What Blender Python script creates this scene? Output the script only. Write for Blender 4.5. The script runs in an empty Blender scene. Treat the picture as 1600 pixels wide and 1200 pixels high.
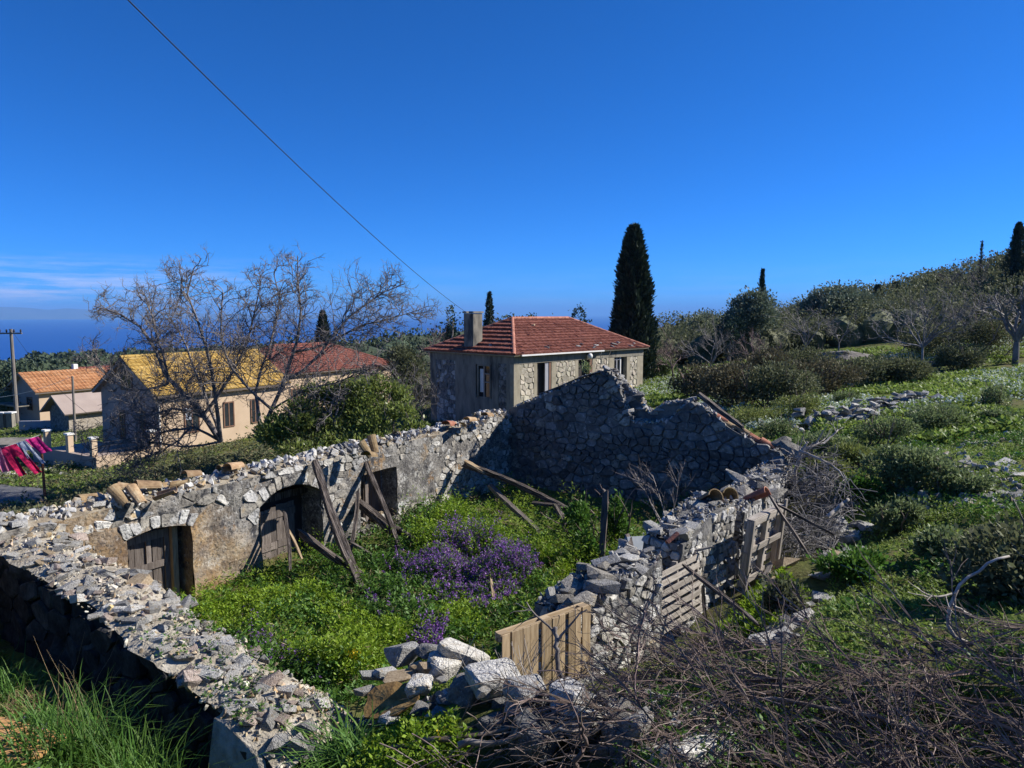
import bpy, bmesh, math, random
import numpy as np
from mathutils import Vector, Matrix, Euler
SC = bpy.context.scene
COL = SC.collection
R = math.radians
# ------------------------------------------------------------------ camera, sky, sun, exposure
F = 1150.0                                   # focal length in pixels of the 1600-wide photograph
HAZE_D = 5.5e-5
PITCH = math.atan(110.0 / F)
EYE = 6.2
cam_d = bpy.data.cameras.new('camera'); cam = bpy.data.objects.new('camera', cam_d); COL.objects.link(cam)
cam.location = (0, 0, EYE); cam.rotation_euler = (R(90) - PITCH, 0, 0)
cam_d.sensor_width = 36.0; cam_d.lens = 36.0 * F / 1600.0
cam_d.clip_start = 0.1; cam_d.clip_end = 200000.0
SC.camera = cam
SUN_L = Vector((-1.20, -0.24, -0.86)).normalized()      # direction the light travels
SUN_EL = math.asin(-SUN_L.z); SUN_AZ = math.atan2(-SUN_L.x, -SUN_L.y)   # azimuth clockwise from +Y
W = bpy.data.worlds.new('World'); SC.world = W; W.use_nodes = True
wn = W.node_tree.nodes; wl = W.node_tree.links; wn.clear()
sky = wn.new('ShaderNodeTexSky'); sky.sky_type = 'NISHITA'; sky.sun_disc = False
sky.sun_elevation = SUN_EL; sky.sun_rotation = SUN_AZ; sky.altitude = 150
sky.air_density = 0.5; sky.dust_density = 0.25; sky.ozone_density = 6.0
hsv = wn.new('ShaderNodeHueSaturation'); hsv.inputs['Saturation'].default_value = 1.03; hsv.inputs['Value'].default_value = 1.0
bg = wn.new('ShaderNodeBackground'); bg.inputs['Strength'].default_value = 0.067
wo = wn.new('ShaderNodeOutputWorld')
# thin streaky clouds low above the sea horizon
tc = wn.new('ShaderNodeTexCoord'); sep = wn.new('ShaderNodeSeparateXYZ'); wl.new(tc.outputs['Generated'], sep.inputs[0])
mp = wn.new('ShaderNodeMapping'); mp.inputs['Scale'].default_value = (5, 5, 60); wl.new(tc.outputs['Generated'], mp.inputs[0])
cn = wn.new('ShaderNodeTexNoise'); cn.inputs['Scale'].default_value = 1.9; cn.inputs['Detail'].default_value = 7; cn.inputs['Roughness'].default_value = 0.62
wl.new(mp.outputs[0], cn.inputs['Vector'])
cr = wn.new('ShaderNodeMapRange'); cr.inputs[1].default_value = 0.41; cr.inputs[2].default_value = 0.70; wl.new(cn.outputs[0], cr.inputs[0])
band = wn.new('ShaderNodeMapRange'); band.inputs[1].default_value = 0.072; band.inputs[2].default_value = 0.03; wl.new(sep.outputs[2], band.inputs[0])
west = wn.new('ShaderNodeMapRange'); west.inputs[1].default_value = -0.26; west.inputs[2].default_value = -0.50; west.inputs[3].default_value = 0.10; wl.new(sep.outputs[0], west.inputs[0])
m1 = wn.new('ShaderNodeMath'); m1.operation = 'MULTIPLY'; wl.new(cr.outputs[0], m1.inputs[0]); wl.new(band.outputs[0], m1.inputs[1])
m2 = wn.new('ShaderNodeMath'); m2.operation = 'MULTIPLY'; wl.new(m1.outputs[0], m2.inputs[0]); wl.new(west.outputs[0], m2.inputs[1])
m3 = wn.new('ShaderNodeMath'); m3.operation = 'MULTIPLY'; m3.inputs[1].default_value = 1.0; wl.new(m2.outputs[0], m3.inputs[0])
cm = wn.new('ShaderNodeMix'); cm.data_type = 'RGBA'; cm.inputs[7].default_value = (7.6, 8.0, 11.0, 1)
tint = wn.new('ShaderNodeMix'); tint.data_type = 'RGBA'; tint.blend_type = 'MULTIPLY'; tint.inputs[0].default_value = 1.0; tint.inputs[7].default_value = (0.40, 1.06, 1.74, 1)
wl.new(sky.outputs[0], tint.inputs[6]); wl.new(tint.outputs[2], hsv.inputs['Color']); wl.new(hsv.outputs[0], cm.inputs[6]); wl.new(m3.outputs[0], cm.inputs[0])
wl.new(cm.outputs[2], bg.inputs['Color']); wl.new(bg.outputs[0], wo.inputs['Surface'])
sun_d = bpy.data.lights.new('sun', 'SUN'); sun_d.energy = 5.0; sun_d.angle = R(0.5); sun_d.color = (1.0, 0.95, 0.86)
sun = bpy.data.objects.new('sun', sun_d); COL.objects.link(sun)
sun.rotation_euler = SUN_L.to_track_quat('-Z', 'Y').to_euler(); sun.location = (30, 0, 40)
SC.view_settings.view_transform = 'Standard'; SC.view_settings.look = 'None'
SC.view_settings.exposure = 0.66; SC.view_settings.gamma = 1.0; SC.view_settings.use_curve_mapping = False
SC.render.engine = 'CYCLES'; SC.cycles.use_denoising = True
SC.cycles.max_bounces = 5; SC.cycles.diffuse_bounces = 3; SC.cycles.glossy_bounces = 2; SC.cycles.transparent_max_bounces = 8
SC.cycles.volume_bounces = 0; SC.cycles.caustics_reflective = False; SC.cycles.caustics_refractive = False
rng = np.random.default_rng(7)
random.seed(7)
# ------------------------------------------------------------------ helpers
def pix(px, py, d):
    """World point seen at that place of the photograph at distance d along the ground (Y)."""
    u = (px - 800) / F; v = -(py - 600) / F
    D = np.array([u, math.cos(PITCH) + v * math.sin(PITCH), -math.sin(PITCH) + v * math.cos(PITCH)])
    return np.array([0, 0, EYE]) + D * (d / D[1])
def vnoise(P, seed=0):
    P = np.asarray(P, float)
    I = np.floor(P).astype(np.int64); f = P - I; f = f * f * (3 - 2 * f)
    def h(i, j, k):
        n = (i * 374761393 + j * 668265263 + k * 2147483647 + seed * 974711) & 0xffffffff
        n = ((n ^ (n >> 13)) * 1274126177) & 0xffffffff
        n = (n ^ (n >> 16)) & 0xffffffff
        return n / 4294967295.0
    r = 0
    for a in (0, 1):
        for b in (0, 1):
            for c in (0, 1):
                w = (f[:, 0] if a else 1 - f[:, 0]) * (f[:, 1] if b else 1 - f[:, 1]) * (f[:, 2] if c else 1 - f[:, 2])
                r = r + w * h(I[:, 0] + a, I[:, 1] + b, I[:, 2] + c)
    return r * 2 - 1
def fbm(P, scale=1.0, octaves=3, seed=0):
    P = np.asarray(P, float) * scale; s = 0; a = 1.0
    for o in range(octaves):
        s = s + a * vnoise(P * (2 ** o) + o * 17.3, seed + o); a *= 0.5
    return s
def mesh(name, V, Fs, mats, fm=None, smooth=False):
    V = np.asarray(V, np.float32)
    me = bpy.data.meshes.new(name)
    if isinstance(Fs, np.ndarray):
        groups = [Fs]
    else:
        by = {}
        order = []
        for i, f in enumerate(Fs): by.setdefault(len(f), []).append(i)
        groups = [np.array([Fs[i] for i in by[k]], np.int64) for k in by]
        if fm is not None: fm = np.concatenate([np.asarray(fm)[by[k]] for k in by])
    nl = sum(g.size for g in groups); nf = sum(len(g) for g in groups)
    me.vertices.add(len(V)); me.vertices.foreach_set('co', V.ravel())
    me.loops.add(nl); me.polygons.add(nf)
    li = np.concatenate([g.ravel() for g in groups]).astype(np.int32)
    tot = np.concatenate([np.full(len(g), g.shape[1], np.int32) for g in groups])
    st = np.concatenate([[0], np.cumsum(tot)[:-1]]).astype(np.int32)
    me.loops.foreach_set('vertex_index', li); me.polygons.foreach_set('loop_start', st); me.polygons.foreach_set('loop_total', tot)
    me.polygons.foreach_set('use_smooth', np.full(nf, bool(smooth)))
    for m in (mats if isinstance(mats, (list, tuple)) else [mats]): me.materials.append(m)
    if fm is not None: me.polygons.foreach_set('material_index', np.asarray(fm, np.int32))
    me.update(calc_edges=True); me.validate()
    return me
def link(name, me, parent=None, loc=(0, 0, 0), rot=(0, 0, 0), scale=(1, 1, 1)):
    o = bpy.data.objects.new(name, me); COL.objects.link(o)
    o.location = loc; o.rotation_euler = rot; o.scale = scale
    if parent is not None: o.parent = parent
    return o
def tag(o, label=None, cat=None, group=None, kind=None):
    if label: o['label'] = label
    if cat: o['category'] = cat
    if group: o['group'] = group
    if kind or cat: o['kind'] = kind or 'thing'
    return o
def thing(name, label, cat, loc=(0, 0, 0), rotz=0.0, group=None):
    o = bpy.data.objects.new(name, None); COL.objects.link(o); o.empty_display_size = 0.3
    o.location = loc; o.rotation_euler = (0, 0, rotz)
    return tag(o, label, cat, group)
def kid(name, V, Fs, mats, root, fm=None, smooth=False, kind=None):
    """Part of an unrotated root, given in world coordinates."""
    V = np.asarray(V, float) - np.array(root.location)[None, :]
    o = link(name, mesh(name, V, Fs, mats, fm, smooth), root)
    if kind: o['kind'] = kind
    return o
def boxVF(x0, x1, y0, y1, z0, z1):
    V = [(x0, y0, z0), (x1, y0, z0), (x1, y1, z0), (x0, y1, z0), (x0, y0, z1), (x1, y0, z1), (x1, y1, z1), (x0, y1, z1)]
    Fq = [(0, 3, 2, 1), (4, 5, 6, 7), (0, 1, 5, 4), (1, 2, 6, 5), (2, 3, 7, 6), (3, 0, 4, 7)]
    return np.array(V, float), np.array(Fq)
def join(parts):
    Vs, Fl, n = [], [], 0
    arr = all(isinstance(p[1], np.ndarray) for p in parts) and len({p[1].shape[1] for p in parts}) == 1
    for V, Fq in parts:
        Vs.append(np.asarray(V, float)); Fl.append(Fq + n if arr else [tuple(int(i) + n for i in f) for f in Fq]); n += len(V)
    Vall = np.concatenate(Vs)
    return (Vall, np.concatenate(Fl)) if arr else (Vall, [f for g in Fl for f in g])
def box(name, b, mats, root=None, bev=0.0):
    V, Fq = boxVF(*b)
    me = mesh(name, V, Fq, mats)
    if bev:
        bm = bmesh.new(); bm.from_mesh(me)
        bmesh.ops.bevel(bm, geom=bm.edges[:], offset=bev, segments=1, affect='EDGES'); bm.to_mesh(me); bm.free()
    return link(name, me, root)
def rotz_np(V, a):
    c, s = math.cos(a), math.sin(a); V = np.asarray(V, float).copy()
    x = V[:, 0] * c - V[:, 1] * s; V[:, 1] = V[:, 0] * s + V[:, 1] * c; V[:, 0] = x
    return V
def unit(v): return v / np.maximum(np.linalg.norm(v, axis=-1, keepdims=True), 1e-9)
def tubes(P, Rd, sides=4, cap=False):
    """P (M,N,3) polylines, Rd (M,N) radii -> one set of tube walls."""
    P = np.asarray(P, float); Rd = np.asarray(Rd, float); M, N, _ = P.shape
    T = np.empty_like(P); T[:, 1:-1] = P[:, 2:] - P[:, :-2]; T[:, 0] = P[:, 1] - P[:, 0]; T[:, -1] = P[:, -1] - P[:, -2]
    T = unit(T); ref = np.tile(np.array([0.31, 0.47, 0.83]), (M, 1)); ref[np.abs((unit(P[:, -1] - P[:, 0]) * ref).sum(1)) > 0.8] = (0.9, -0.4, 0.1)
    A = unit(np.cross(T, ref[:, None, :])); B = np.cross(T, A)
    an = np.arange(sides) * 2 * math.pi / sides
    V = P[:, :, None, :] + Rd[:, :, None, None] * (np.cos(an)[None, None, :, None] * A[:, :, None, :] + np.sin(an)[None, None, :, None] * B[:, :, None, :])
    idx = np.arange(M * N * sides).reshape(M, N, sides)
    a = idx[:, :-1, :]; b = idx[:, 1:, :]
    Fq = np.stack([a, np.roll(a, -1, 2), np.roll(b, -1, 2), b], -1).reshape(-1, 4)
    if cap:
        Fl = [tuple(f) for f in Fq]
        for m in range(M): Fl.append(tuple(idx[m, 0, ::-1])); Fl.append(tuple(idx[m, -1, :]))
        return V.reshape(-1, 3), Fl
    return V.reshape(-1, 3), Fq
def resample(P, n):
    P = np.asarray(P, float); L = np.concatenate([[0], np.cumsum(np.linalg.norm(np.diff(P, axis=0), axis=1))])
    t = np.linspace(0, L[-1], n)
    return np.stack([np.interp(t, L, P[:, k]) for k in range(3)], 1)
# ------------------------------------------------------------------ materials
def ramp(nt, stops):
    r = nt.nodes.new('ShaderNodeValToRGB'); e = r.color_ramp.elements
    while len(e) < len(stops): e.new(0.5)
    for el, (p, c) in zip(e, stops): el.position = p; el.color = (*c, 1)
    return r
def mat(name, stops, scale=3.0, detail=5, rough=0.9, bump=0.3, bscale=None, rnd=0.0, island=0.0, stretch=None, spots=None, transl=0.0, spec=0.2, dist=0.02, world=False, hue=0.0):
    m = bpy.data.materials.new(name); m.use_nodes = True; nt = m.node_tree; N = nt.nodes; L = nt.links
    P = N['Principled BSDF']; P.inputs['Roughness'].default_value = rough
    P.inputs['Specular IOR Level'].default_value = spec
    tc = N.new('ShaderNodeTexCoord'); vec = tc.outputs['Object']
    if world: vec = N.new('ShaderNodeNewGeometry').outputs['Position']
    oi = N.new('ShaderNodeObjectInfo'); geo = N.new('ShaderNodeNewGeometry')
    if rnd or island:
        ad = N.new('ShaderNodeVectorMath'); ad.operation = 'MULTIPLY_ADD'
        s1 = N.new('ShaderNodeMath'); s1.operation = 'ADD'; L.new(oi.outputs['Random'], s1.inputs[0])
        if island: L.new(geo.outputs['Random Per Island'], s1.inputs[1])
        else: s1.inputs[1].default_value = 0
        L.new(s1.outputs[0], ad.inputs[0]); ad.inputs[1].default_value = (37, 53, 71); L.new(vec, ad.inputs[2]); vec = ad.outputs[0]
    if stretch:
        mp = N.new('ShaderNodeMapping'); mp.inputs['Scale'].default_value = stretch; L.new(vec, mp.inputs[0]); vec = mp.outputs[0]
    nz = N.new('ShaderNodeTexNoise'); nz.inputs['Scale'].default_value = scale; nz.inputs['Detail'].default_value = detail; nz.inputs['Roughness'].default_value = 0.62
    L.new(vec, nz.inputs['Vector'])
    rp = ramp(nt, stops); L.new(nz.outputs[0], rp.inputs[0]); col = rp.outputs[0]
    if spots:
        for (c, sc, lo, hi) in spots:
            n2 = N.new('ShaderNodeTexNoise'); n2.inputs['Scale'].default_value = sc; n2.inputs['Detail'].default_value = 6; n2.inputs['Roughness'].default_value = 0.65
            L.new(vec, n2.inputs['Vector'])
            mr = N.new('ShaderNodeMapRange'); mr.inputs[1].default_value = lo; mr.inputs[2].default_value = hi; L.new(n2.outputs[0], mr.inputs[0])
            mx = N.new('ShaderNodeMix'); mx.data_type = 'RGBA'; mx.inputs[7].default_value = (*c, 1)
            L.new(mr.outputs[0], mx.inputs[0]); L.new(col, mx.inputs[6]); col = mx.outputs[2]
    if rnd or island:
        hs = N.new('ShaderNodeHueSaturation'); L.new(col, hs.inputs['Color'])
        src = s1.outputs[0]
        fr = N.new('ShaderNodeMath'); fr.operation = 'FRACT'; L.new(src, fr.inputs[0])
        amt = max(rnd, island)
        mr = N.new('ShaderNodeMapRange'); mr.inputs[3].default_value = 1 - amt; mr.inputs[4].default_value = 1 + amt; L.new(fr.outputs[0], mr.inputs[0])
        L.new(mr.outputs[0], hs.inputs['Value'])
        if hue:
            f2 = N.new('ShaderNodeMath'); f2.operation = 'MULTIPLY'; f2.inputs[1].default_value = 7.31; L.new(src, f2.inputs[0])
            f3 = N.new('ShaderNodeMath'); f3.operation = 'FRACT'; L.new(f2.outputs[0], f3.inputs[0])
            m4 = N.new('ShaderNodeMapRange'); m4.inputs[3].default_value = 0.5 - hue; m4.inputs[4].default_value = 0.5 + hue; L.new(f3.outputs[0], m4.inputs[0])
            L.new(m4.outputs[0], hs.inputs['Hue'])
        col = hs.outputs[0]
    L.new(col, P.inputs['Base Color'])
    if bump:
        nb = N.new('ShaderNodeTexNoise'); nb.inputs['Scale'].default_value = bscale or scale * 4; nb.inputs['Detail'].default_value = 5; L.new(vec, nb.inputs['Vector'])
        bp = N.new('ShaderNodeBump'); bp.inputs['Strength'].default_value = bump; bp.inputs['Distance'].default_value = dist
        L.new(nb.outputs[0], bp.inputs['Height']); L.new(bp.outputs[0], P.inputs['Normal'])
    if transl:
        tr = N.new('ShaderNodeBsdfTranslucent'); ms = N.new('ShaderNodeMixShader'); ms.inputs[0].default_value = transl
        L.new(col, tr.inputs['Color']); L.new(P.outputs[0], ms.inputs[1]); L.new(tr.outputs[0], ms.inputs[2])
        L.new(ms.outputs[0], N['Material Output'].inputs['Surface'])
    return m
def leafmat(name, cols, var=0.35, transl=0.3, rough=0.55, hue=0.012, spec=0.3):
    n = len(cols); st = [(0.25 + 0.5 * i / max(1, n - 1), c) for i, c in enumerate(cols)]
    return mat(name, st, scale=1.3, detail=2, rough=rough, bump=0, island=var, transl=transl, spec=spec, hue=hue)
GREY = [(0.30, (0.17, 0.165, 0.16)), (0.48, (0.34, 0.332, 0.318)), (0.70, (0.52, 0.505, 0.48))]
M = {}
M['stone'] = mat('limestone', GREY, scale=5, detail=9, rough=0.92, bump=1.0, bscale=13, rnd=0.42, island=0.0, spots=[((0.47, 0.46, 0.42), 9, 0.55, 0.62), ((0.09, 0.09, 0.09), 9, 0.59, 0.66), ((0.30, 0.235, 0.13), 3.5, 0.60, 0.70)], dist=0.05, hue=0.012)
M['rubble'] = mat('rubble_stone', GREY, scale=5, detail=8, rough=0.92, bump=0.8, bscale=18, rnd=0.3, island=0.55, spots=[((0.33, 0.25, 0.14), 1.6, 0.52, 0.62), ((0.09, 0.09, 0.09), 9, 0.59, 0.66)], hue=0.014)
M['pale'] = mat('pale_limestone', [(0.3, (0.27, 0.255, 0.23)), (0.5, (0.46, 0.44, 0.40)), (0.7, (0.62, 0.60, 0.55))], scale=5, detail=9, rough=0.92, bump=1.0, bscale=13, rnd=0.34, spots=[((0.38, 0.29, 0.17), 2.6, 0.56, 0.66), ((0.13, 0.125, 0.12), 8, 0.60, 0.67)], dist=0.05)
M['palerub'] = mat('pale_rubble', [(0.3, (0.24, 0.21, 0.165)), (0.5, (0.40, 0.365, 0.305)), (0.7, (0.53, 0.50, 0.43))], scale=5, rough=0.92, bump=0.6, bscale=22, rnd=0.2, island=0.45, spots=[((0.40, 0.28, 0.15), 1.5, 0.50, 0.60), ((0.45, 0.34, 0.27), 2.2, 0.56, 0.64)], hue=0.015)
M['pinkst'] = mat('pinkish_stone', [(0.3, (0.24, 0.18, 0.15)), (0.5, (0.40, 0.32, 0.27)), (0.7, (0.54, 0.46, 0.40))], scale=5, detail=8, rough=0.92, bump=0.9, bscale=14, rnd=0.3, spots=[((0.13, 0.125, 0.12), 8, 0.60, 0.67)], dist=0.04)
M['tan'] = mat('tan_stone', [(0.3, (0.17, 0.125, 0.08)), (0.5, (0.28, 0.215, 0.14)), (0.7, (0.38, 0.31, 0.22))], scale=6, rough=0.9, bump=0.6, rnd=0.25)
M['darkst'] = mat('dark_weathered_and_shade_stone', [(0.3, (0.07, 0.068, 0.068)), (0.5, (0.15, 0.147, 0.145)), (0.72, (0.27, 0.265, 0.255))], scale=5, rough=0.93, bump=0.7, bscale=16, rnd=0.4, spots=[((0.38, 0.37, 0.35), 10, 0.60, 0.66), ((0.16, 0.10, 0.055), 2.5, 0.60, 0.7)], dist=0.03, hue=0.012)  # dark stone, toned down further to carry the gable's shade
M['outcrop'] = mat('pinkish_outcrop', [(0.3, (0.10, 0.092, 0.09)), (0.5, (0.20, 0.182, 0.172)), (0.7, (0.30, 0.275, 0.255))], scale=1.6, detail=9, rough=0.95, bump=1.0, bscale=4, dist=0.15, spots=[((0.06, 0.06, 0.055), 2.2, 0.56, 0.64)])
M['shadest'] = mat('shade_black_stone', [(0.3, (0.010, 0.010, 0.010)), (0.5, (0.028, 0.027, 0.026)), (0.72, (0.07, 0.067, 0.063))], scale=4, rough=0.95, bump=0.8, bscale=14, rnd=0.4, dist=0.04)  # shade of the near wall's outer side painted as near-black stone
M['mortar'] = mat('earth_mortar', [(0.3, (0.14, 0.11, 0.075)), (0.5, (0.26, 0.215, 0.155)), (0.7, (0.38, 0.34, 0.27))], scale=3.2, rough=0.95, bump=0.9, bscale=20, dist=0.03)
M['palemortar'] = mat('pale_lime_mortar', [(0.3, (0.22, 0.185, 0.135)), (0.5, (0.37, 0.325, 0.255)), (0.7, (0.50, 0.46, 0.39))], scale=4.5, detail=9, rough=0.95, bump=1.0, bscale=24, dist=0.03)
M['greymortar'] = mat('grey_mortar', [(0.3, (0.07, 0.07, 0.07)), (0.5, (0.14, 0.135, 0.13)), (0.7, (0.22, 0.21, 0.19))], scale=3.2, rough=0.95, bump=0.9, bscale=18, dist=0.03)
M['oldwood'] = mat('weathered_timber', [(0.36, (0.018, 0.014, 0.012)), (0.5, (0.075, 0.06, 0.052)), (0.66, (0.24, 0.205, 0.18))], scale=4, rough=0.85, bump=0.8, rnd=0.25, stretch=(9, 9, 0.6), dist=0.02)
M['doorwood'] = mat('grey_door_planks', [(0.3, (0.075, 0.06, 0.052)), (0.5, (0.15, 0.125, 0.11)), (0.72, (0.24, 0.205, 0.18))], scale=4, rough=0.85, bump=0.6, rnd=0.25, stretch=(9, 9, 0.7), dist=0.015)
M['pallet'] = mat('pallet_wood', [(0.3, (0.24, 0.17, 0.10)), (0.5, (0.36, 0.265, 0.16)), (0.7, (0.46, 0.36, 0.23))], scale=5, rough=0.8, bump=0.2, rnd=0.22, stretch=(7, 7, 0.6), dist=0.005)
M['greypallet'] = mat('grey_pallet_wood', [(0.3, (0.20, 0.175, 0.145)), (0.5, (0.33, 0.29, 0.25)), (0.7, (0.44, 0.40, 0.35))], scale=5, rough=0.85, bump=0.5, rnd=0.22, stretch=(7, 7, 0.6), dist=0.01)
M['redtile'] = mat('red_roof_tile', [(0.3, (0.10, 0.034, 0.026)), (0.5, (0.20, 0.070, 0.050)), (0.70, (0.31, 0.135, 0.10))], scale=5.5, rough=0.85, bump=0.2, rnd=0.1, island=0.10, spots=[((0.19, 0.08, 0.06), 1.2, 0.58, 0.72)])
M['ridgetile'] = mat('ridge_tile', [(0.3, (0.32, 0.13, 0.09)), (0.6, (0.44, 0.20, 0.14))], scale=3, rough=0.85, bump=0.2, rnd=0.2)
M['yellowtile'] = mat('yellow_roof_tile', [(0.3, (0.31, 0.19, 0.045)), (0.5, (0.41, 0.265, 0.07)), (0.72, (0.48, 0.33, 0.12))], scale=1.2, rough=0.75, bump=0.1, island=0.08)
M['orangetile'] = mat('orange_roof_tile', [(0.3, (0.30, 0.125, 0.055)), (0.5, (0.40, 0.19, 0.085)), (0.72, (0.46, 0.26, 0.14))], scale=1.2, rough=0.8, bump=0.1, island=0.10)
M['oldtile'] = mat('old_clay_tile', [(0.3, (0.16, 0.105, 0.06)), (0.5, (0.29, 0.20, 0.11)), (0.72, (0.40, 0.32, 0.20))], scale=7, rough=0.9, bump=0.4, rnd=0.3, hue=0.01)
M['oldredtile'] = mat('old_red_tile', [(0.3, (0.23, 0.085, 0.055)), (0.5, (0.34, 0.14, 0.09)), (0.72, (0.42, 0.22, 0.15))], scale=5, rough=0.9, bump=0.4, rnd=0.2)
M['cream'] = mat('cream_plaster', [(0.3, (0.45, 0.335, 0.23)), (0.7, (0.55, 0.42, 0.30))], scale=0.8, rough=0.9, bump=0.1, bscale=20)
M['mauve'] = mat('grey_brown_shade_plaster', [(0.3, (0.30, 0.24, 0.21)), (0.7, (0.37, 0.30, 0.26))], scale=0.8, rough=0.9, bump=0.1, bscale=20)  # shaded copy of the cream for house ends; also roof undersides
M['concrete'] = mat('aged_and_shade_concrete', [(0.3, (0.13, 0.12, 0.10)), (0.5, (0.22, 0.20, 0.165)), (0.7, (0.30, 0.275, 0.225))], scale=1.6, rough=0.92, bump=0.3, bscale=25, spots=[((0.07, 0.068, 0.065), 0.55, 0.54, 0.66)], stretch=(1.6, 1.6, 0.5))  # old concrete; its low tone also carries the red house's shaded side
M['warmconcrete'] = mat('warm_concrete', [(0.3, (0.24, 0.21, 0.155)), (0.6, (0.35, 0.31, 0.235))], scale=2, rough=0.92, bump=0.3, bscale=25)
M['white'] = mat('white_paint', [(0.3, (0.66, 0.65, 0.62)), (0.7, (0.78, 0.77, 0.74))], scale=3, rough=0.6, bump=0.05)
M['greypaint'] = mat('grey_paint', [(0.3, (0.30, 0.30, 0.33)), (0.7, (0.38, 0.38, 0.42))], scale=3, rough=0.6, bump=0.05)
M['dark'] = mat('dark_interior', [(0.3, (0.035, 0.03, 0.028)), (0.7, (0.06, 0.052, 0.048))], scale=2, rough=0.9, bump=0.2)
M['brownwood'] = mat('brown_shutter', [(0.3, (0.14, 0.075, 0.05)), (0.7, (0.22, 0.13, 0.09))], scale=3, rough=0.7, bump=0.2, stretch=(6, 6, 0.7))
M['glass'] = mat('window_glass', [(0.3, (0.02, 0.025, 0.03)), (0.7, (0.03, 0.035, 0.04))], rough=0.08, bump=0, spec=0.6)
M['rust'] = mat('rusty_iron', [(0.3, (0.10, 0.04, 0.025)), (0.6, (0.20, 0.085, 0.05))], scale=14, rough=0.85, bump=0.3)
M['pole'] = mat('pole_wood', [(0.3, (0.13, 0.115, 0.10)), (0.7, (0.24, 0.215, 0.19))], scale=4, rough=0.85, bump=0.3, stretch=(6, 6, 0.5))
M['wire'] = mat('black_cable', [(0.3, (0.03, 0.03, 0.035)), (0.7, (0.05, 0.05, 0.055))], rough=0.6, bump=0)
M['asphalt'] = mat('asphalt', [(0.3, (0.10, 0.098, 0.10)), (0.7, (0.17, 0.168, 0.17))], scale=9, rough=0.95, bump=0.5, bscale=60)
M['pink'] = mat('pink_cloth', [(0.3, (0.72, 0.035, 0.27)), (0.7, (0.80, 0.06, 0.34))], rough=0.9, bump=0.1, transl=0.45)
M['lightpink'] = mat('light_pink_cloth', [(0.3, (0.74, 0.22, 0.36)), (0.7, (0.80, 0.30, 0.44))], rough=0.9, bump=0.1, transl=0.45)
M['crimson'] = mat('crimson_cloth', [(0.3, (0.55, 0.015, 0.09)), (0.7, (0.64, 0.03, 0.14))], rough=0.9, bump=0.1, transl=0.45)
M['paleblue'] = mat('pale_blue_cloth', [(0.3, (0.52, 0.57, 0.66)), (0.7, (0.62, 0.66, 0.74))], rough=0.9, bump=0.1, transl=0.45)
M['slab'] = mat('blue_white_slab', [(0.3, (0.20, 0.23, 0.27)), (0.7, (0.30, 0.33, 0.38))], scale=4, rough=0.7, bump=0.1)
M['bark'] = mat('grey_bark', [(0.3, (0.085, 0.075, 0.07)), (0.5, (0.175, 0.155, 0.148)), (0.7, (0.29, 0.265, 0.25))], scale=4, rough=0.9, bump=0.5, island=0.18)
M['figbark'] = mat('pale_fig_bark', [(0.3, (0.12, 0.11, 0.105)), (0.5, (0.20, 0.187, 0.18)), (0.7, (0.29, 0.272, 0.26))], scale=3, rough=0.9, bump=0.3, island=0.3)
M['pinktwig'] = mat('reddish_twig', [(0.3, (0.15, 0.105, 0.10)), (0.7, (0.25, 0.185, 0.175))], scale=3, rough=0.9, bump=0.0, island=0.3)
M['twig'] = mat('cut_twig', [(0.3, (0.085, 0.060, 0.050)), (0.5, (0.165, 0.122, 0.105)), (0.7, (0.29, 0.235, 0.205))], scale=4, rough=0.8, bump=0.2, island=0.5, hue=0.02)
M['deadwood'] = mat('bleached_branch', [(0.3, (0.22, 0.19, 0.165)), (0.5, (0.34, 0.305, 0.27)), (0.7, (0.46, 0.42, 0.38))], scale=4, rough=0.85, bump=0.4, island=0.25, rnd=0.15)
M['drystem'] = leafmat('dry_stem', [(0.18, 0.12, 0.06), (0.32, 0.25, 0.13)], transl=0.1)
M['cypress'] = leafmat('cypress_leaf', [(0.018, 0.032, 0.020), (0.05, 0.074, 0.040)], transl=0.1, rough=0.7)
M['olive'] = leafmat('olive_leaf', [(0.085, 0.12, 0.08), (0.185, 0.22, 0.15)], transl=0.25)
M['pine'] = leafmat('pine_leaf', [(0.04, 0.068, 0.045), (0.09, 0.13, 0.08)], transl=0.1, rough=0.7)
M['laurel'] = leafmat('laurel_leaf', [(0.10, 0.15, 0.03), (0.27, 0.31, 0.085)], transl=0.4, rough=0.4, spec=0.4)
M['scrub'] = leafmat('dark_scrub_leaf', [(0.072, 0.088, 0.042), (0.17, 0.18, 0.09)], transl=0.3, rough=0.7)
M['heath'] = leafmat('brown_green_heath', [(0.085, 0.074, 0.042), (0.165, 0.15, 0.08)], transl=0.2, rough=0.8)
M['shrub'] = leafmat('grey_green_shrub', [(0.11, 0.155, 0.065), (0.23, 0.28, 0.12)], transl=0.35)
M['spurge'] = leafmat('yellow_green_shrub', [(0.13, 0.165, 0.045), (0.27, 0.30, 0.09)], transl=0.3)
M['grass'] = leafmat('green_grass_blade', [(0.12, 0.19, 0.035), (0.27, 0.35, 0.08)], transl=0.4)
M['weed'] = leafmat('bright_weed_leaf', [(0.12, 0.22, 0.012), (0.29, 0.40, 0.035)], transl=0.4)
M['nettle'] = leafmat('green_weed_leaf', [(0.045, 0.12, 0.018), (0.13, 0.24, 0.040)], transl=0.35)
M['purple'] = leafmat('purple_flower', [(0.15, 0.06, 0.30), (0.34, 0.17, 0.48)], transl=0.3, hue=0.02)
M['whiteflower'] = leafmat('white_flower', [(0.52, 0.60, 0.48), (0.74, 0.78, 0.70)], transl=0.2, var=0.15)
M['yellowflower'] = leafmat('yellow_flower', [(0.75, 0.50, 0.02), (0.80, 0.62, 0.03)], transl=0.2, var=0.15)
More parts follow.
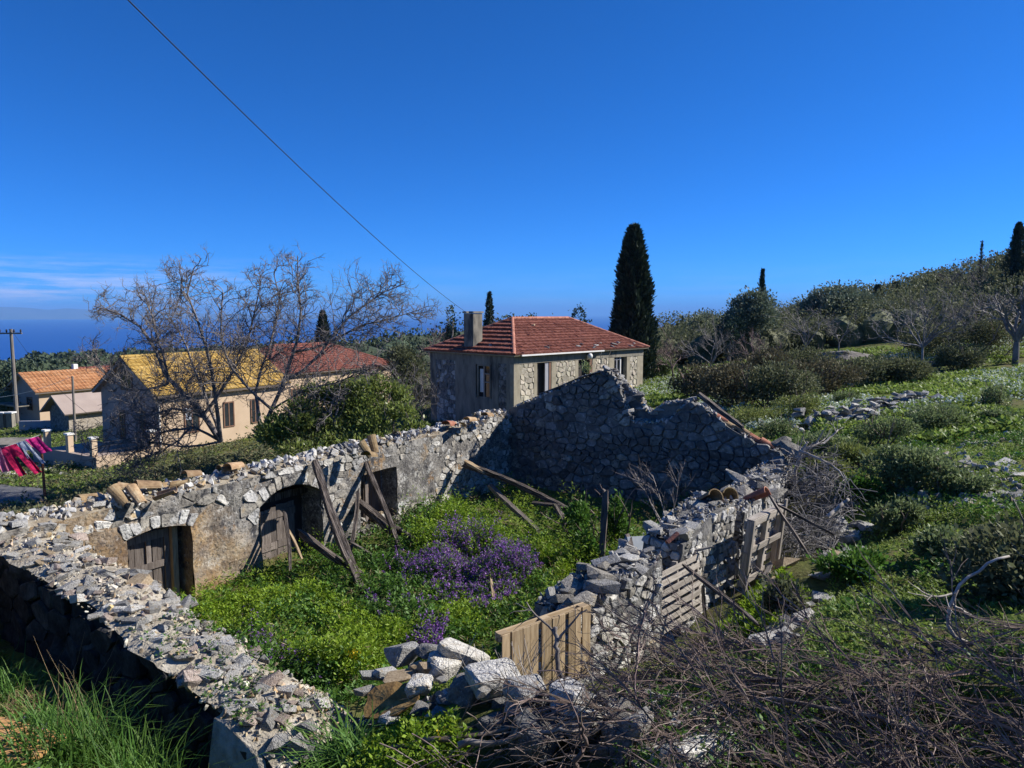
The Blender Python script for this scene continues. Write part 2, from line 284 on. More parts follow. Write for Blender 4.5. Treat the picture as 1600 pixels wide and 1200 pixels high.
M['forest'] = leafmat('far_forest_leaf', [(0.03, 0.052, 0.032), (0.078, 0.10, 0.05)], transl=0.1, rough=0.8)
# ------------------------------------------------------------------ ruin plan (metres, z = 0 is the courtyard floor)
A_DIR = np.array([0.534, 0.845]); N_DIR = np.array([0.845, -0.534])        # along the long wall / into the courtyard
A_DIR /= np.linalg.norm(A_DIR); N_DIR /= np.linalg.norm(N_DIR)
B0 = np.array([0.0, 26.0])                                                # corner long wall / gable
SA = 16.1                                                                  # long wall length to the near corner
def plan(s, n): return B0 - A_DIR * s + N_DIR * n                          # s towards the camera, n into the courtyard
CORN_A = plan(SA, 0); CORN_C = plan(0, 9.6)
# right-hand wall line (outer face), from the gable to the near end
RW = np.array([[7.75, 20.2], [5.25, 15.3], [3.95, 13.2], [3.15, 11.9], [2.15, 10.9], [0.95, 9.45], [-0.35, 8.75]])
# ------------------------------------------------------------------ terrain
TP = []
def tp(px, d, z): TP.append(((px - 800) / F * d, d, z))
for px, d, z in [(-350, 27, -1.3), (0, 22, -0.45), (40, 27, -0.9), (40, 34, -1.5), (250, 24.5, 0.15), (250, 33, -1.0), (345, 29, 0.2), (300, 38, -1.0), (150, 40, -1.6), (30, 61, -3.1),
                 (130, 68, -3.7), (-300, 50, -3.2), (-300, 90, -5.5), (100, 100, -5.5), (450, 55, -1.6), (560, 30, 0.2), (560, 70, -2.2), (672, 42, -0.5), (700, 28, 0.3), (760, 60, -0.6), (800, 90, -1.0),
                 (803, 40, 0.2), (900, 34, 0.9), (1005, 50, 0.9), (1030, 52, 1.0), (1060, 66, 1.4), (1180, 37, 1.5), (1180, 62, 2.2), (1330, 60, 3.0), (1350, 31, 2.15), (1600, 50, 2.75),
                 (1500, 46, 2.35), (1600, 62, 4.8), (1450, 75, 4.8), (1600, 90, 9.6), (1900, 60, 6.5), (1900, 100, 14), (2200, 40, 5.0), (1300, 95, 4.0), (1100, 100, 2.6), (1400, 15.5, 1.4), (1500, 24, 1.9),
                 (1600, 24, 2.1), (1300, 24, 1.75), (1450, 11.5, 1.65), (1700, 12, 2.3), (1900, 22, 2.9), (1230, 29, 1.6), (1320, 13.6, 1.55), (1340, 17, 1.6), (1260, 10.2, 1.75), (1180, 14.6, 0.9), (1245, 15.5, 0.85), (1135, 12.2, 1.0), (1140, 10.8, 1.15),
                 (1000, 9.8, 1.25), (870, 8.7, 1.38), (1200, 8.6, 1.95), (1250, 7.3, 2.15), (800, 7.4, 2.0), (830, 6.3, 1.6), (700, 6.5, 1.5), (1000, 7.0, 2.0), (1000, 6.3, 1.85), (600, 7.8, 1.55), (400, 7.5, 0.8), (430, 6.2, 1.6), (150, 8.5, 0.85), (170, 6.5, 1.5), (30, 11.6, 0.72), (-80, 10, 0.9), (-200, 16, 0.4), (1500, 7.2, 2.2), (1750, 7, 2.8)]:
    tp(px, d, z)
TP += [(0, 5.6, 1.95), (1.8, 5.6, 2.0), (4, 5.6, 2.05), (-1.8, 5.6, 1.8), (0, 4.2, 2.6), (3, 4.2, 2.6), (-3, 4.2, 2.3), (0, 2, 3.9), (4, 2, 4.0), (-4, 2, 3.7), (0, -6, 5.4), (-15, 0, 3.0), (12, -2, 5.2), (-30, 5, 0.5), (25, -8, 7), (0, -40, 10), (60, -20, 14), (-60, -20, 2), (120, 20, 20), (-120, 20, -4), (-110, 90, -7), (110, 90, 17)]
TP = np.array(TP)
def kern(d): return np.sqrt(d * d + 2.2 ** 2)
_K = kern(np.linalg.norm(TP[:, None, :2] - TP[None, :, :2], axis=-1)); n_ = len(TP)
_Am = np.zeros((n_ + 1, n_ + 1)); _Am[:n_, :n_] = _K - 0.02 * np.eye(n_); _Am[:n_, n_] = 1; _Am[n_, :n_] = 1
_w = np.linalg.solve(_Am, np.concatenate([TP[:, 2], [0]]))
def smooth(t): t = np.clip(t, 0, 1); return t * t * (3 - 2 * t)
COURT = np.array([plan(SA - 0.3, -0.4), plan(-0.3, -0.4), plan(-0.3, 9.7), [7.5, 19.6], [4.9, 15.3], [3.6, 13.3], [2.8, 12.0], [1.8, 11.0], [0.55, 9.9], [-0.6, 9.2], [-1.6, 9.4], [-2.6, 10.0], plan(SA - 0.7, 6.0), plan(SA - 0.5, 3.0)])
def in_poly(x, y, poly):
    x = np.asarray(x, float); y = np.asarray(y, float); c = np.zeros(x.shape, bool); n = len(poly)
    for i in range(n):
        x1, y1 = poly[i]; x2, y2 = poly[(i + 1) % n]
        if y1 == y2: continue
        c ^= ((y1 > y) != (y2 > y)) & (x < (x2 - x1) * (y - y1) / (y2 - y1) + x1)
    return c
def Zbase(x, y):
    x = np.asarray(x, float).ravel(); y = np.asarray(y, float).ravel(); P = np.stack([x, y], 1)
    z = np.empty(len(P))
    for i in range(0, len(P), 20000):
        z[i:i + 20000] = kern(np.linalg.norm(P[i:i + 20000, None, :] - TP[None, :, :2], axis=-1)) @ _w[:n_] + _w[n_]
    r = np.hypot(x, y); u = np.where(y > 1, x / np.maximum(y, 1), np.where(x > 0, 2, -2.0))
    zr = np.interp(r, [0, 100, 200, 400, 560, 800, 1500, 3500, 1e5], [-4, -5.5, -12, -21, -26, -62, -120, -190, -300])
    off = np.interp(u, [-1, -0.35, -0.1, 0.1, 0.2, 0.35, 0.7, 1.2], [0, 2, 4, 6.5, 7.5, 10, 16.5, 22]) * np.clip(1 - (r - 350) / 500, 0, 1)
    zf = zr + off + 2.5 * fbm(np.stack([x, y, 0 * x], 1), 0.008, 2, 5) * np.clip(r / 200, 0, 1)
    t = smooth((r - 85) / 70.0)
    return z * (1 - t) + zf * t
def Zg(x, y):
    x = np.asarray(x, float).ravel(); y = np.asarray(y, float).ravel()
    z = Zbase(x, y); P = np.stack([x, y, 0 * x], 1)
    r = np.hypot(x, y)
    z = z + 0.05 * fbm(P, 1.3, 3, 3) * np.clip(r / 8, 0, 1) + 0.10 * fbm(P, 0.3, 2, 9) * np.clip((r - 8) / 20, 0, 1)
    ins = in_poly(x, y, COURT)
    zc = 0.12 + 0.07 * fbm(P, 0.8, 2, 11) + 0.55 * smooth((11.5 - np.hypot(x + 1.5, y)) / 2.5)
    return np.where(ins, zc, z)
def Z1(x, y): return float(Zg([x], [y])[0])
def gpt(px, py, dmin=4.0, dmax=150.0):
    """Where the line of sight through that place of the photograph meets the ground."""
    ds = np.geomspace(dmin, dmax, 400); P = np.array([pix(px, py, d) for d in ds])
    h = P[:, 2] - Zg(P[:, 0], P[:, 1]); k = np.where(h < 0)[0]
    return P[k[0]] if len(k) else P[-1]
th = np.concatenate([np.linspace(-180, -62, 40)[:-1], np.linspace(-62, 62, 420), np.linspace(62, 180, 40)[1:-1]])
rr = np.concatenate([np.linspace(0.5, 4, 8)[:-1], np.geomspace(4, 60, 230)[:-1], np.geomspace(60, 4000, 110)])
TH, RR = np.meshgrid(np.radians(th), rr); gx = (np.sin(TH) * RR).ravel(); gy = (np.cos(TH) * RR).ravel()
gz = Zg(gx, gy); nt_, nr_ = len(th), len(rr)
gi = np.arange(nt_ * nr_).reshape(nr_, nt_); gn = np.roll(gi, -1, 1)
GF = np.stack([gi[:-1], gn[:-1], gn[1:], gi[1:]], -1).reshape(-1, 4)
GV = np.stack([gx, gy, gz], 1); GV = np.concatenate([GV, [[0, 0, float(Zg([0], [0])[0])]]])
tri0 = np.stack([gi[0], gn[0], np.full(nt_, len(GV) - 1)], -1)[:, ::-1]
GFl = [tuple(f) for f in GF] ; GF_all = GF[:, ::-1]
mg = bpy.data.materials.new('ground_soil_and_moss'); mg.use_nodes = True; nt = mg.node_tree; N = nt.nodes; L = nt.links
Pb = N['Principled BSDF']; Pb.inputs['Roughness'].default_value = 0.95; Pb.inputs['Specular IOR Level'].default_value = 0.1
gpos = N.new('ShaderNodeNewGeometry')
def gnoise(sc, det=5):
    n = N.new('ShaderNodeTexNoise'); n.inputs['Scale'].default_value = sc; n.inputs['Detail'].default_value = det; n.inputs['Roughness'].default_value = 0.6; L.new(gpos.outputs['Position'], n.inputs['Vector']); return n
n1 = gnoise(0.8); n2 = gnoise(9.0, 8); n3 = gnoise(0.25, 4)
ra = ramp(nt, [(0.35, (0.10, 0.075, 0.045)), (0.47, (0.105, 0.13, 0.03)), (0.62, (0.13, 0.20, 0.03))]); L.new(n1.outputs[0], ra.inputs[0])
rb = ramp(nt, [(0.3, (0.05, 0.04, 0.028)), (0.5, (0.11, 0.105, 0.035)), (0.7, (0.16, 0.14, 0.075))]); L.new(n2.outputs[0], rb.inputs[0])
mx = N.new('ShaderNodeMix'); mx.data_type = 'RGBA'; mr = N.new('ShaderNodeMapRange'); mr.inputs[1].default_value = 0.4; mr.inputs[2].default_value = 0.62; L.new(n3.outputs[0], mr.inputs[0])
mr.inputs[3].default_value = 0.25; mr.inputs[4].default_value = 0.75
L.new(mr.outputs[0], mx.inputs[0]); L.new(ra.outputs[0], mx.inputs[6]); L.new(rb.outputs[0], mx.inputs[7])
L.new(mx.outputs[2], Pb.inputs['Base Color'])
bp = N.new('ShaderNodeBump'); bp.inputs['Strength'].default_value = 0.8; bp.inputs['Distance'].default_value = 0.06; L.new(n2.outputs[0], bp.inputs['Height']); L.new(bp.outputs[0], Pb.inputs['Normal'])
ground = tag(link('ground', mesh('ground', GV, [tuple(f) for f in GF_all] + [tuple(f) for f in tri0], mg, smooth=True)), kind='structure')
# sea
ms = bpy.data.materials.new('sea_water'); ms.use_nodes = True; nt = ms.node_tree; Pb = nt.nodes['Principled BSDF']
Pb.inputs['Base Color'].default_value = (0.004, 0.06, 0.27, 1); Pb.inputs['Roughness'].default_value = 0.55; Pb.inputs['Specular IOR Level'].default_value = 0.12
SEA_Z = -165.0
an = np.linspace(0, 2 * math.pi, 97)[:-1]; rs = np.array([300, 2000, 8000, 30000, 75000.0])
SV = np.stack([np.outer(rs, np.cos(an)).ravel(), np.outer(rs, np.sin(an)).ravel(), np.full(96 * 5, SEA_Z)], 1)
ii = np.arange(96 * 5).reshape(5, 96); SF = np.stack([ii[:-1], ii[1:], np.roll(ii[1:], -1, 1), np.roll(ii[:-1], -1, 1)], -1).reshape(-1, 4)
tag(link('sea', mesh('sea', SV, SF, ms)), kind='structure')
# far coast with low mountains across the strait
mm = mat('far_coast_hills', [(0.3, (0.07, 0.085, 0.06)), (0.7, (0.13, 0.12, 0.09))], scale=0.002, rough=0.95, bump=0)
az = np.radians(np.linspace(-58, -5, 160)); rows = []
for k, dr in enumerate(np.linspace(0, 1, 9)):
    rad = 26000 + 5200 * dr
    x = rad * np.sin(az); y = rad * np.cos(az); p = np.stack([x, y, 0 * x], 1)
    prof = (230 + 150 * fbm(p, 1 / 5200, 4, 21)) * np.interp(np.degrees(az), [-58, -45, -24, -12, -5], [1, 1.1, 0.85, 0.35, 0.0])
    h = SEA_Z - 8 + np.maximum(prof, 0) * np.sin(dr * math.pi) ** 0.8 * (1 + 0.25 * fbm(p, 1 / 1300, 3, 5))
    rows.append(np.stack([x, y, h], 1))
MV = np.concatenate(rows); ii = np.arange(9 * 160).reshape(9, 160)
MFq = np.stack([ii[:-1, :-1], ii[:-1, 1:], ii[1:, 1:], ii[1:, :-1]], -1).reshape(-1, 4)[:, ::-1]
tag(link('hills', mesh('hills', MV, MFq, mm, smooth=True)), kind='structure')
# lane at the left behind the ruin
ln = [gpt(px, py) for px, py in [(-160, 800), (-160, 752), (-40, 755), (60, 757), (78, 766), (72, 790), (60, 812)]]
ln = np.array(ln); c = ln.mean(0)
gxr = []
nu = 14
lane_u = np.linspace(0, 1, 26)
top = resample(ln[1:5], 26); bot = resample(np.array([ln[0], ln[6], ln[5]]), 26)
LV = np.concatenate([top * (1 - t) + bot * t for t in np.linspace(0, 1, nu)]); LV[:, 2] = Zg(LV[:, 0], LV[:, 1]) + 0.05
LV[:, 2] = np.maximum(LV[:, 2], 0.0 + LV[:, 2])
ii = np.arange(nu * 26).reshape(nu, 26); LF = np.stack([ii[:-1, :-1], ii[1:, :-1], ii[1:, 1:], ii[:-1, 1:]], -1).reshape(-1, 4)
tag(link('road', mesh('road', LV, LF, M['asphalt'], smooth=True)), kind='structure')
# ------------------------------------------------------------------ stones
def rock_np(seed, sub=2, cuts=7, rough=0.10, squash=(1, 1, 1)):
    r = np.random.default_rng(seed)
    bm = bmesh.new(); bmesh.ops.create_icosphere(bm, subdivisions=sub, radius=1.0)
    V = np.array([v.co[:] for v in bm.verts]); Fq = np.array([[v.index for v in f.verts] for f in bm.faces]); bm.free()
    q0 = np.array(Euler(r.uniform(0, 6.28, 3)).to_matrix()); V = V @ q0.T
    V = np.sign(V) * np.abs(V) ** 0.62 * 0.8
    for k in range(cuts):
        n = unit(r.normal(size=(1, 3)))[0]; h = r.uniform(0.50, 0.86)
        dd = V @ n; V = V - np.maximum(dd - h, 0)[:, None] * n
    V = V @ np.array(Euler(r.normal(0, 0.25, 3)).to_matrix()).T
    V = V * (1 + rough * fbm(V, 2.6, 3, seed))[:, None]
    V *= np.array(squash); V /= np.abs(V).max()
    return V, Fq
def hull_np(seed, npt, box_, jit=0.25, subdiv=0, rough=0.0):
    """Angular broken stone: hull of points near the faces of a block."""
    r = np.random.default_rng(seed); Cn = np.array([(x, y, z) for x in (-1, 1) for y in (-1, 1) for z in (-1, 1)], float)
    P = np.concatenate([Cn * r.uniform(1 - jit * 1.5, 1, (8, 3)), r.uniform(-1, 1, (npt - 8, 3))])
    for q in range(2):                       # knock off two corners
        i = int(r.integers(8)); P[i] *= r.uniform(0.35, 0.7)
    P[8:] *= 1.02 / np.maximum(np.abs(P[8:]).max(1, keepdims=True), 1e-6); P = P @ np.array(Euler(r.normal(0, 0.25, 3)).to_matrix()); P *= np.array(box_)
    bm = bmesh.new(); vs_ = [bm.verts.new(p) for p in P]; res = bmesh.ops.convex_hull(bm, input=vs_)
    bmesh.ops.delete(bm, geom=list({e for e in res['geom_interior'] + res['geom_unused'] if isinstance(e, bmesh.types.BMVert)}), context='VERTS')
    if subdiv:
        bmesh.ops.bevel(bm, geom=bm.edges[:], offset=0.09, segments=1, affect='EDGES'); bmesh.ops.triangulate(bm, faces=bm.faces[:])
        for q in range(subdiv): bmesh.ops.subdivide_edges(bm, edges=bm.edges[:], cuts=1, use_grid_fill=True)
        bmesh.ops.triangulate(bm, faces=bm.faces[:])
    bmesh.ops.recalc_face_normals(bm, faces=bm.faces[:])
    bm.verts.index_update(); V = np.array([v.co[:] for v in bm.verts]); Fq = np.array([[v.index for v in f.verts] for f in bm.faces]); bm.free()
    if rough: V = V * (1 + rough * fbm(V, 3.2, 4, seed))[:, None]
    V /= np.abs(V).max(); return V, Fq
SMALL = [hull_np(100 + i, 11, (1, 0.74, 0.52), 0.32) for i in range(20)]
MED = [hull_np(200 + i, 13, (1, 0.76, 0.56), 0.32) for i in range(20)]
BIG = [hull_np(300 + i, 13, (1, 0.85, 0.75), 0.34, 2, 0.03) for i in range(9)]
ROCK_ME = {}
def rock_me(kind, i, m):
    k = (kind, i, m)
    if k not in ROCK_ME:
        V, Fq = {'s': SMALL, 'm': MED, 'b': BIG}[kind][i]
        ROCK_ME[k] = mesh('stone', V, Fq, M[m], smooth=False)
    return ROCK_ME[k]
def stone(root, p, size, m='stone', kind='m', name='stone', flat=1.0, rot=None):
    lst = {'s': SMALL, 'm': MED, 'b': BIG}[kind]
    i = int(rng.integers(len(lst)))
    loc = np.array(p) - (np.array(root.location) if root is not None else 0)
    rt = rot if rot is not None else (rng.uniform(-0.4, 0.4), rng.uniform(-0.4, 0.4), rng.uniform(0, 6.28))
    sc = (size / 2, size / 2, size * flat / 2) if np.isscalar(size) else tuple(np.array(size) / 2)
    return link(name, rock_me(kind, i, m), root, loc, rt, sc)
def rubble(root, P, sizes, m, name='rubble'):
    """Too many to pick apart: all small stones of one wall as one mesh."""
    Vs, Fs, n = [], [], 0
    for p, s in zip(P, sizes):
        V, Fq = SMALL[int(rng.integers(len(SMALL)))]
        E = np.array(Euler(rng.uniform(0, 6.28, 3)).to_matrix())
        Vs.append((V * s / 2 * np.array([1, 1, rng.uniform(0.7, 1.1)])) @ E.T + p); Fs.append(Fq + n); n += len(V)
    return kid(name, np.concatenate(Vs), np.concatenate(Fs), M[m], root, kind='stuff')
def cells2d(seeds, aspect, maxr):
    """Irregular masonry pattern: convex cells round the seed points."""
    S = seeds * np.array([1, aspect]); out = []
    for i, p in enumerate(S):
        poly = [p + np.array(q) * maxr for q in ((-1, -1), (1, -1), (1, 1), (-1, 1))]
        d = np.linalg.norm(S - p, axis=1); nb = np.argsort(d)[1:22]
        for j in nb:
            if d[j] > 2.9 * maxr: break
            mid = (p + S[j]) / 2; nrm = S[j] - p; q = []
            for k in range(len(poly)):
                a, b = poly[k], poly[(k + 1) % len(poly)]
                da = (a - mid) @ nrm; db = (b - mid) @ nrm
                if da <= 0: q.append(a)
                if (da < 0) != (db < 0) and abs(da - db) > 1e-12: q.append(a + (b - a) * da / (da - db))
            poly = q
            if len(poly) < 3: break
        out.append(np.array(poly) / np.array([1, aspect]) if len(poly) >= 3 else None)
    return out
def clip_half(poly, o, n):
    q = []
    for k in range(len(poly)):
        a, b = poly[k], poly[(k + 1) % len(poly)]; da = (a - o) @ n; db = (b - o) @ n
        if da <= 0: q.append(a)
        if (da < 0) != (db < 0) and abs(da - db) > 1e-12: q.append(a + (b - a) * da / (da - db))
    return np.array(q)
def poly_area(p): return 0.5 * abs(np.sum(p[:, 0] * np.roll(p[:, 1], -1) - p[:, 1] * np.roll(p[:, 0], -1)))
def chaikin(p): n = np.roll(p, -1, 0); return np.stack([p * 0.86 + n * 0.14, p * 0.14 + n * 0.86], 1).reshape(-1, 2)
def face_stone(poly, joint, depth, sink=0.06):
    """Stone in local (along, depth, up) with its base sunk behind the face."""
    c = poly.mean(0); d = np.linalg.norm(poly - c, axis=1, keepdims=True)
    p = c + (poly - c) * np.maximum(0.25, 1 - joint / np.maximum(d, 1e-6)); p = chaikin(p); n = len(p)
    p = p + rng.normal(size=p.shape) * 0.010
    q = c + (p - c) * rng.uniform(0.82, 0.93)
    dp = depth * (0.55 + 0.45 * rng.random(n)); tilt = rng.normal(size=2) * 0.10; dq = depth + (q - c) @ tilt
    V = np.concatenate([np.stack([p[:, 0], np.full(n, -sink), p[:, 1]], 1), np.stack([p[:, 0], dp * 0.75, p[:, 1]], 1), np.stack([q[:, 0], dq, q[:, 1]], 1), [[c[0], depth * rng.uniform(0.95, 1.15), c[1]]]])
    i = np.arange(n); j = (i + 1) % n
    Fl = [(a, b, n + b, n + a) for a, b in zip(i, j)] + [(n + a, n + b, 2 * n + b, 2 * n + a) for a, b in zip(i, j)] + [(2 * n + a, 2 * n + b, 3 * n) for a, b in zip(i, j)]
    return V, Fl, c
def facing(root, o, ux, nrm, poly_list, joint, dr, mats, limit=300, name='stone', keep=None):
    """Every cell becomes one stone object on the wall face; past the limit one joined part."""
    ux = np.array([*ux, 0.0]); nrm = np.array([*nrm, 0.0]); uz = np.array([0, 0, 1.0]); o = np.array(o, float)
    area = [poly_area(p) for p in poly_list]; order = np.argsort(area)[::-1]; cnt = 0; Vs, Fs, n = [], [], 0
    for k in order:
        p = poly_list[k]
        if area[k] < 0.004: continue
        if keep is not None and not keep(p.mean(0)): continue
        V, Fl, c = face_stone(p, joint, rng.uniform(*dr))
        Wc = o + c[0] * ux + c[1] * uz
        Vw = o + V[:, :1] * ux + V[:, 1:2] * nrm + V[:, 2:3] * uz
        if np.cross(ux, nrm)[2] > 0: Fl = [f[::-1] for f in Fl]
        if cnt < limit:
            me = mesh(name, Vw - Wc, Fl, M[mats[int(rng.integers(len(mats)))]])
            link(name, me, root, Wc - np.array(root.location)); cnt += 1
        else:
            Vs.append(Vw); Fs += [tuple(np.array(f) + n) for f in Fl]; n += len(Vw)
    if Vs: kid('small_stones', np.concatenate(Vs), Fs, M[mats[0]], root, kind='stuff')
def seeds_rows(L, H, w, h, jit=0.42, bias=0.0):
    S = []; z = 0.0; row = 0
    while z < H + h:
        hh = h * rng.uniform(0.6, 1.45); x = -rng.uniform(0, w)
        while x < L + w:
            ww = w * rng.uniform(0.4, 1.7); S.append((x + ww / 2 + rng.normal() * jit * w * 0.25, z + hh / 2 + rng.normal() * jit * hh * 0.5)); x += ww
        z += hh; row += 1
    return np.array(S)
def wall_core(name, root, o, ux, nrm, L, zb, ztop, thick, m, openings=(), step=0.2, amp=0.03, ends=True, mound=0.0, seed=1, mtop=None, depth=None):
    """Rough wall body: front face on the line, back face 'thick' behind it, arched openings cut right through its front to 'depth'."""
    ux3 = np.array([*ux, 0.0]); n3 = np.array([*nrm, 0.0]); o = np.array(o, float)
    br = sorted(set([0.0, L] + [float(b) for op in openings for b in (op['a'], op['b'])]))
    cols = []
    for a, b in zip(br[:-1], br[1:]):
        k = max(1, int(math.ceil((b - a) / step))); cols += [(a + (b - a) * i / k, a + (b - a) * (i + 1) / k) for i in range(k)]
    V, Fl, fm = [], [], []
    def add(P):
        V.append(P); return len(V) - 1
    def dsp(s, z, kk): return amp * fbm(np.array([[s, kk * 9.1, z]]), 2.2, 3, seed)[0]
    cache = {}
    def pt(s, z, dep, kk=0, w=1.0):
        key = (round(s, 4), round(z, 4), round(dep, 4), kk)
        if key not in cache:
            d = dsp(s, z, kk) * w
            cache[key] = add(o + s * ux3 + (d - dep) * n3 + np.array([0, 0, z]))
        return cache[key]
    def inop(s):
        for op in openings:
            if op['a'] - 1e-6 < s < op['b'] + 1e-6: return op
        return None
    def arch(op, s):
        t = (s - op['a']) / (op['b'] - op['a']) * 2 - 1
        return op['z1'] + op.get('rise', 0) * (1 - t * t) + op.get('slope', 0) * t
    for (a, b) in cols:
        op = inop((a + b) / 2)
        za, zb_ = (arch(op, a), arch(op, b)) if op else (zb(a), zb(b))
        segs = [(za, zb_, ztop(a), ztop(b))]
        if op and op.get('sill') is not None: segs.append((zb(a), zb(b), op['sill'], op['sill']))
        for (l0, l1, t0, t1) in segs:
            nz = max(1, int(math.ceil((max(t0 - l0, t1 - l1)) / step)))
            for k in range(nz):
                q = [pt(a, l0 + (t0 - l0) * k / nz, 0), pt(b, l1 + (t1 - l1) * k / nz, 0), pt(b, l1 + (t1 - l1) * (k + 1) / nz, 0), pt(a, l0 + (t0 - l0) * (k + 1) / nz, 0)]
                Fl.append(tuple(q)); fm.append(0)
        dep = depth or thick
        if op:
            f0, f1 = pt(a, za, 0), pt(b, zb_, 0); b0, b1 = pt(a, za, dep, 0, 0.3), pt(b, zb_, dep, 0, 0.3)
            Fl.append((f1, f0, b0, b1)); fm.append(0)
            if op.get('sill') is not None:
                s0, s1 = pt(a, op['sill'], 0), pt(b, op['sill'], 0); c0, c1 = pt(a, op['sill'], dep, 0, 0.3), pt(b, op['sill'], dep, 0, 0.3)
                Fl.append((s0, s1, c1, c0)); fm.append(0)
        nk = max(2, int(thick / 0.2)); row = []
        for k in range(nk + 1):
            t = k / nk; hump = mound * math.sin(math.pi * t)
            za_ = ztop(a) + (0 if k == 0 else hump + (0.04 * fbm(np.array([[a, t * thick, 3.3]]), 2.5, 2, seed)[0] if k < nk else 0)); zz_ = ztop(b) + (0 if k == 0 else hump + (0.04 * fbm(np.array([[b, t * thick, 3.3]]), 2.5, 2, seed)[0] if k < nk else 0))
            row.append((pt(a, za_, t * thick, 0, 1 if k == 0 else (1 if k < nk else 0.99)), pt(b, zz_, t * thick, 0, 1 if k == 0 else (1 if k < nk else 0.99))))
        for k in range(nk): Fl.append((row[k][0], row[k][1], row[k + 1][1], row[k + 1][0])); fm.append(1)
        nz = max(1, int(math.ceil((max(ztop(a) - zb(a), ztop(b) - zb(b))) / (step * 1.6))))
        for k in range(nz):
            g = lambda s, q: pt(s, zb(s) + (ztop(s) - zb(s)) * q / nz, thick, 0, 0.99)
            if not (op and depth is None and (zb(a) + (ztop(a) - zb(a)) * (k + 0.5) / nz) < max(za, zb_)):
                Fl.append((g(b, k), g(a, k), g(a, k + 1), g(b, k + 1))); fm.append(0)
    for op in openings:
        lo = op.get('sill') if op.get('sill') is not None else None
        for s, flip in ((op['a'], False), (op['b'], True)):
            z0 = lo if lo is not None else zb(s); z1 = arch(op, s); nz = max(2, int((z1 - z0) / step)); dep = depth or thick
            for k in range(nz):
                ha, hb = z0 + (z1 - z0) * k / nz, z0 + (z1 - z0) * (k + 1) / nz
                q = (pt(s, ha, 0, 5), pt(s, ha, dep, 5, 0.3), pt(s, hb, dep, 5, 0.3), pt(s, hb, 0, 5))
                Fl.append(q if flip else q[::-1]); fm.append(0)
    if ends:
        for s, flip in ((0.0, True), (L, False)):
            z0, z1 = zb(s), ztop(s); nz = max(2, int((z1 - z0) / step)); nk = max(2, int(thick / 0.2))
            for k in range(nz):
                for j in range(nk):
                    g = lambda q, w: pt(s, z0 + (z1 - z0) * q / nz, thick * w / nk, 7 if 0 < w < nk else 0, 1 if w < nk else 0.99)
                    q = (g(k, j), g(k, j + 1), g(k + 1, j + 1), g(k + 1, j)); Fl.append(q if not flip else q[::-1]); fm.append(0)
    if np.cross(ux3, n3)[2] > 0: Fl = [f[::-1] for f in Fl]
    return kid(name, np.array(V), Fl, [m, mtop or m], root, fm=fm)
# ------------------------------------------------------------------ the ruin
def ray_plane(px, py, o, n):
    E = np.array([0, 0, EYE]); D = pix(px, py, 10.0) - E; n = np.array(n, float)
    return E + D * (((np.array(o, float) - E) @ n) / (D @ n))
def ray_z(px, py, z): return ray_plane(px, py, (0, 0, z), (0, 0, 1))
def P3(p, z=0.0): return np.array([p[0], p[1], z])
M['oldplaster'] = mat('weathered_lime_plaster', [(0.30, (0.05, 0.047, 0.046)), (0.45, (0.135, 0.126, 0.116)), (0.58, (0.235, 0.220, 0.198)), (0.72, (0.38, 0.36, 0.325))], scale=2.2, detail=8, rough=0.95, bump=0.9, bscale=14, dist=0.04, world=True,
    spots=[((0.30, 0.20, 0.10), 0.75, 0.56, 0.66), ((0.27, 0.15, 0.06), 1.5, 0.61, 0.70), ((0.40, 0.385, 0.355), 2.6, 0.58, 0.64), ((0.40, 0.39, 0.37), 16, 0.56, 0.64), ((0.045, 0.045, 0.05), 3.6, 0.55, 0.64), ((0.035, 0.035, 0.037), 22, 0.55, 0.62), ((0.10, 0.08, 0.065), 1.1, 0.60, 0.70)])
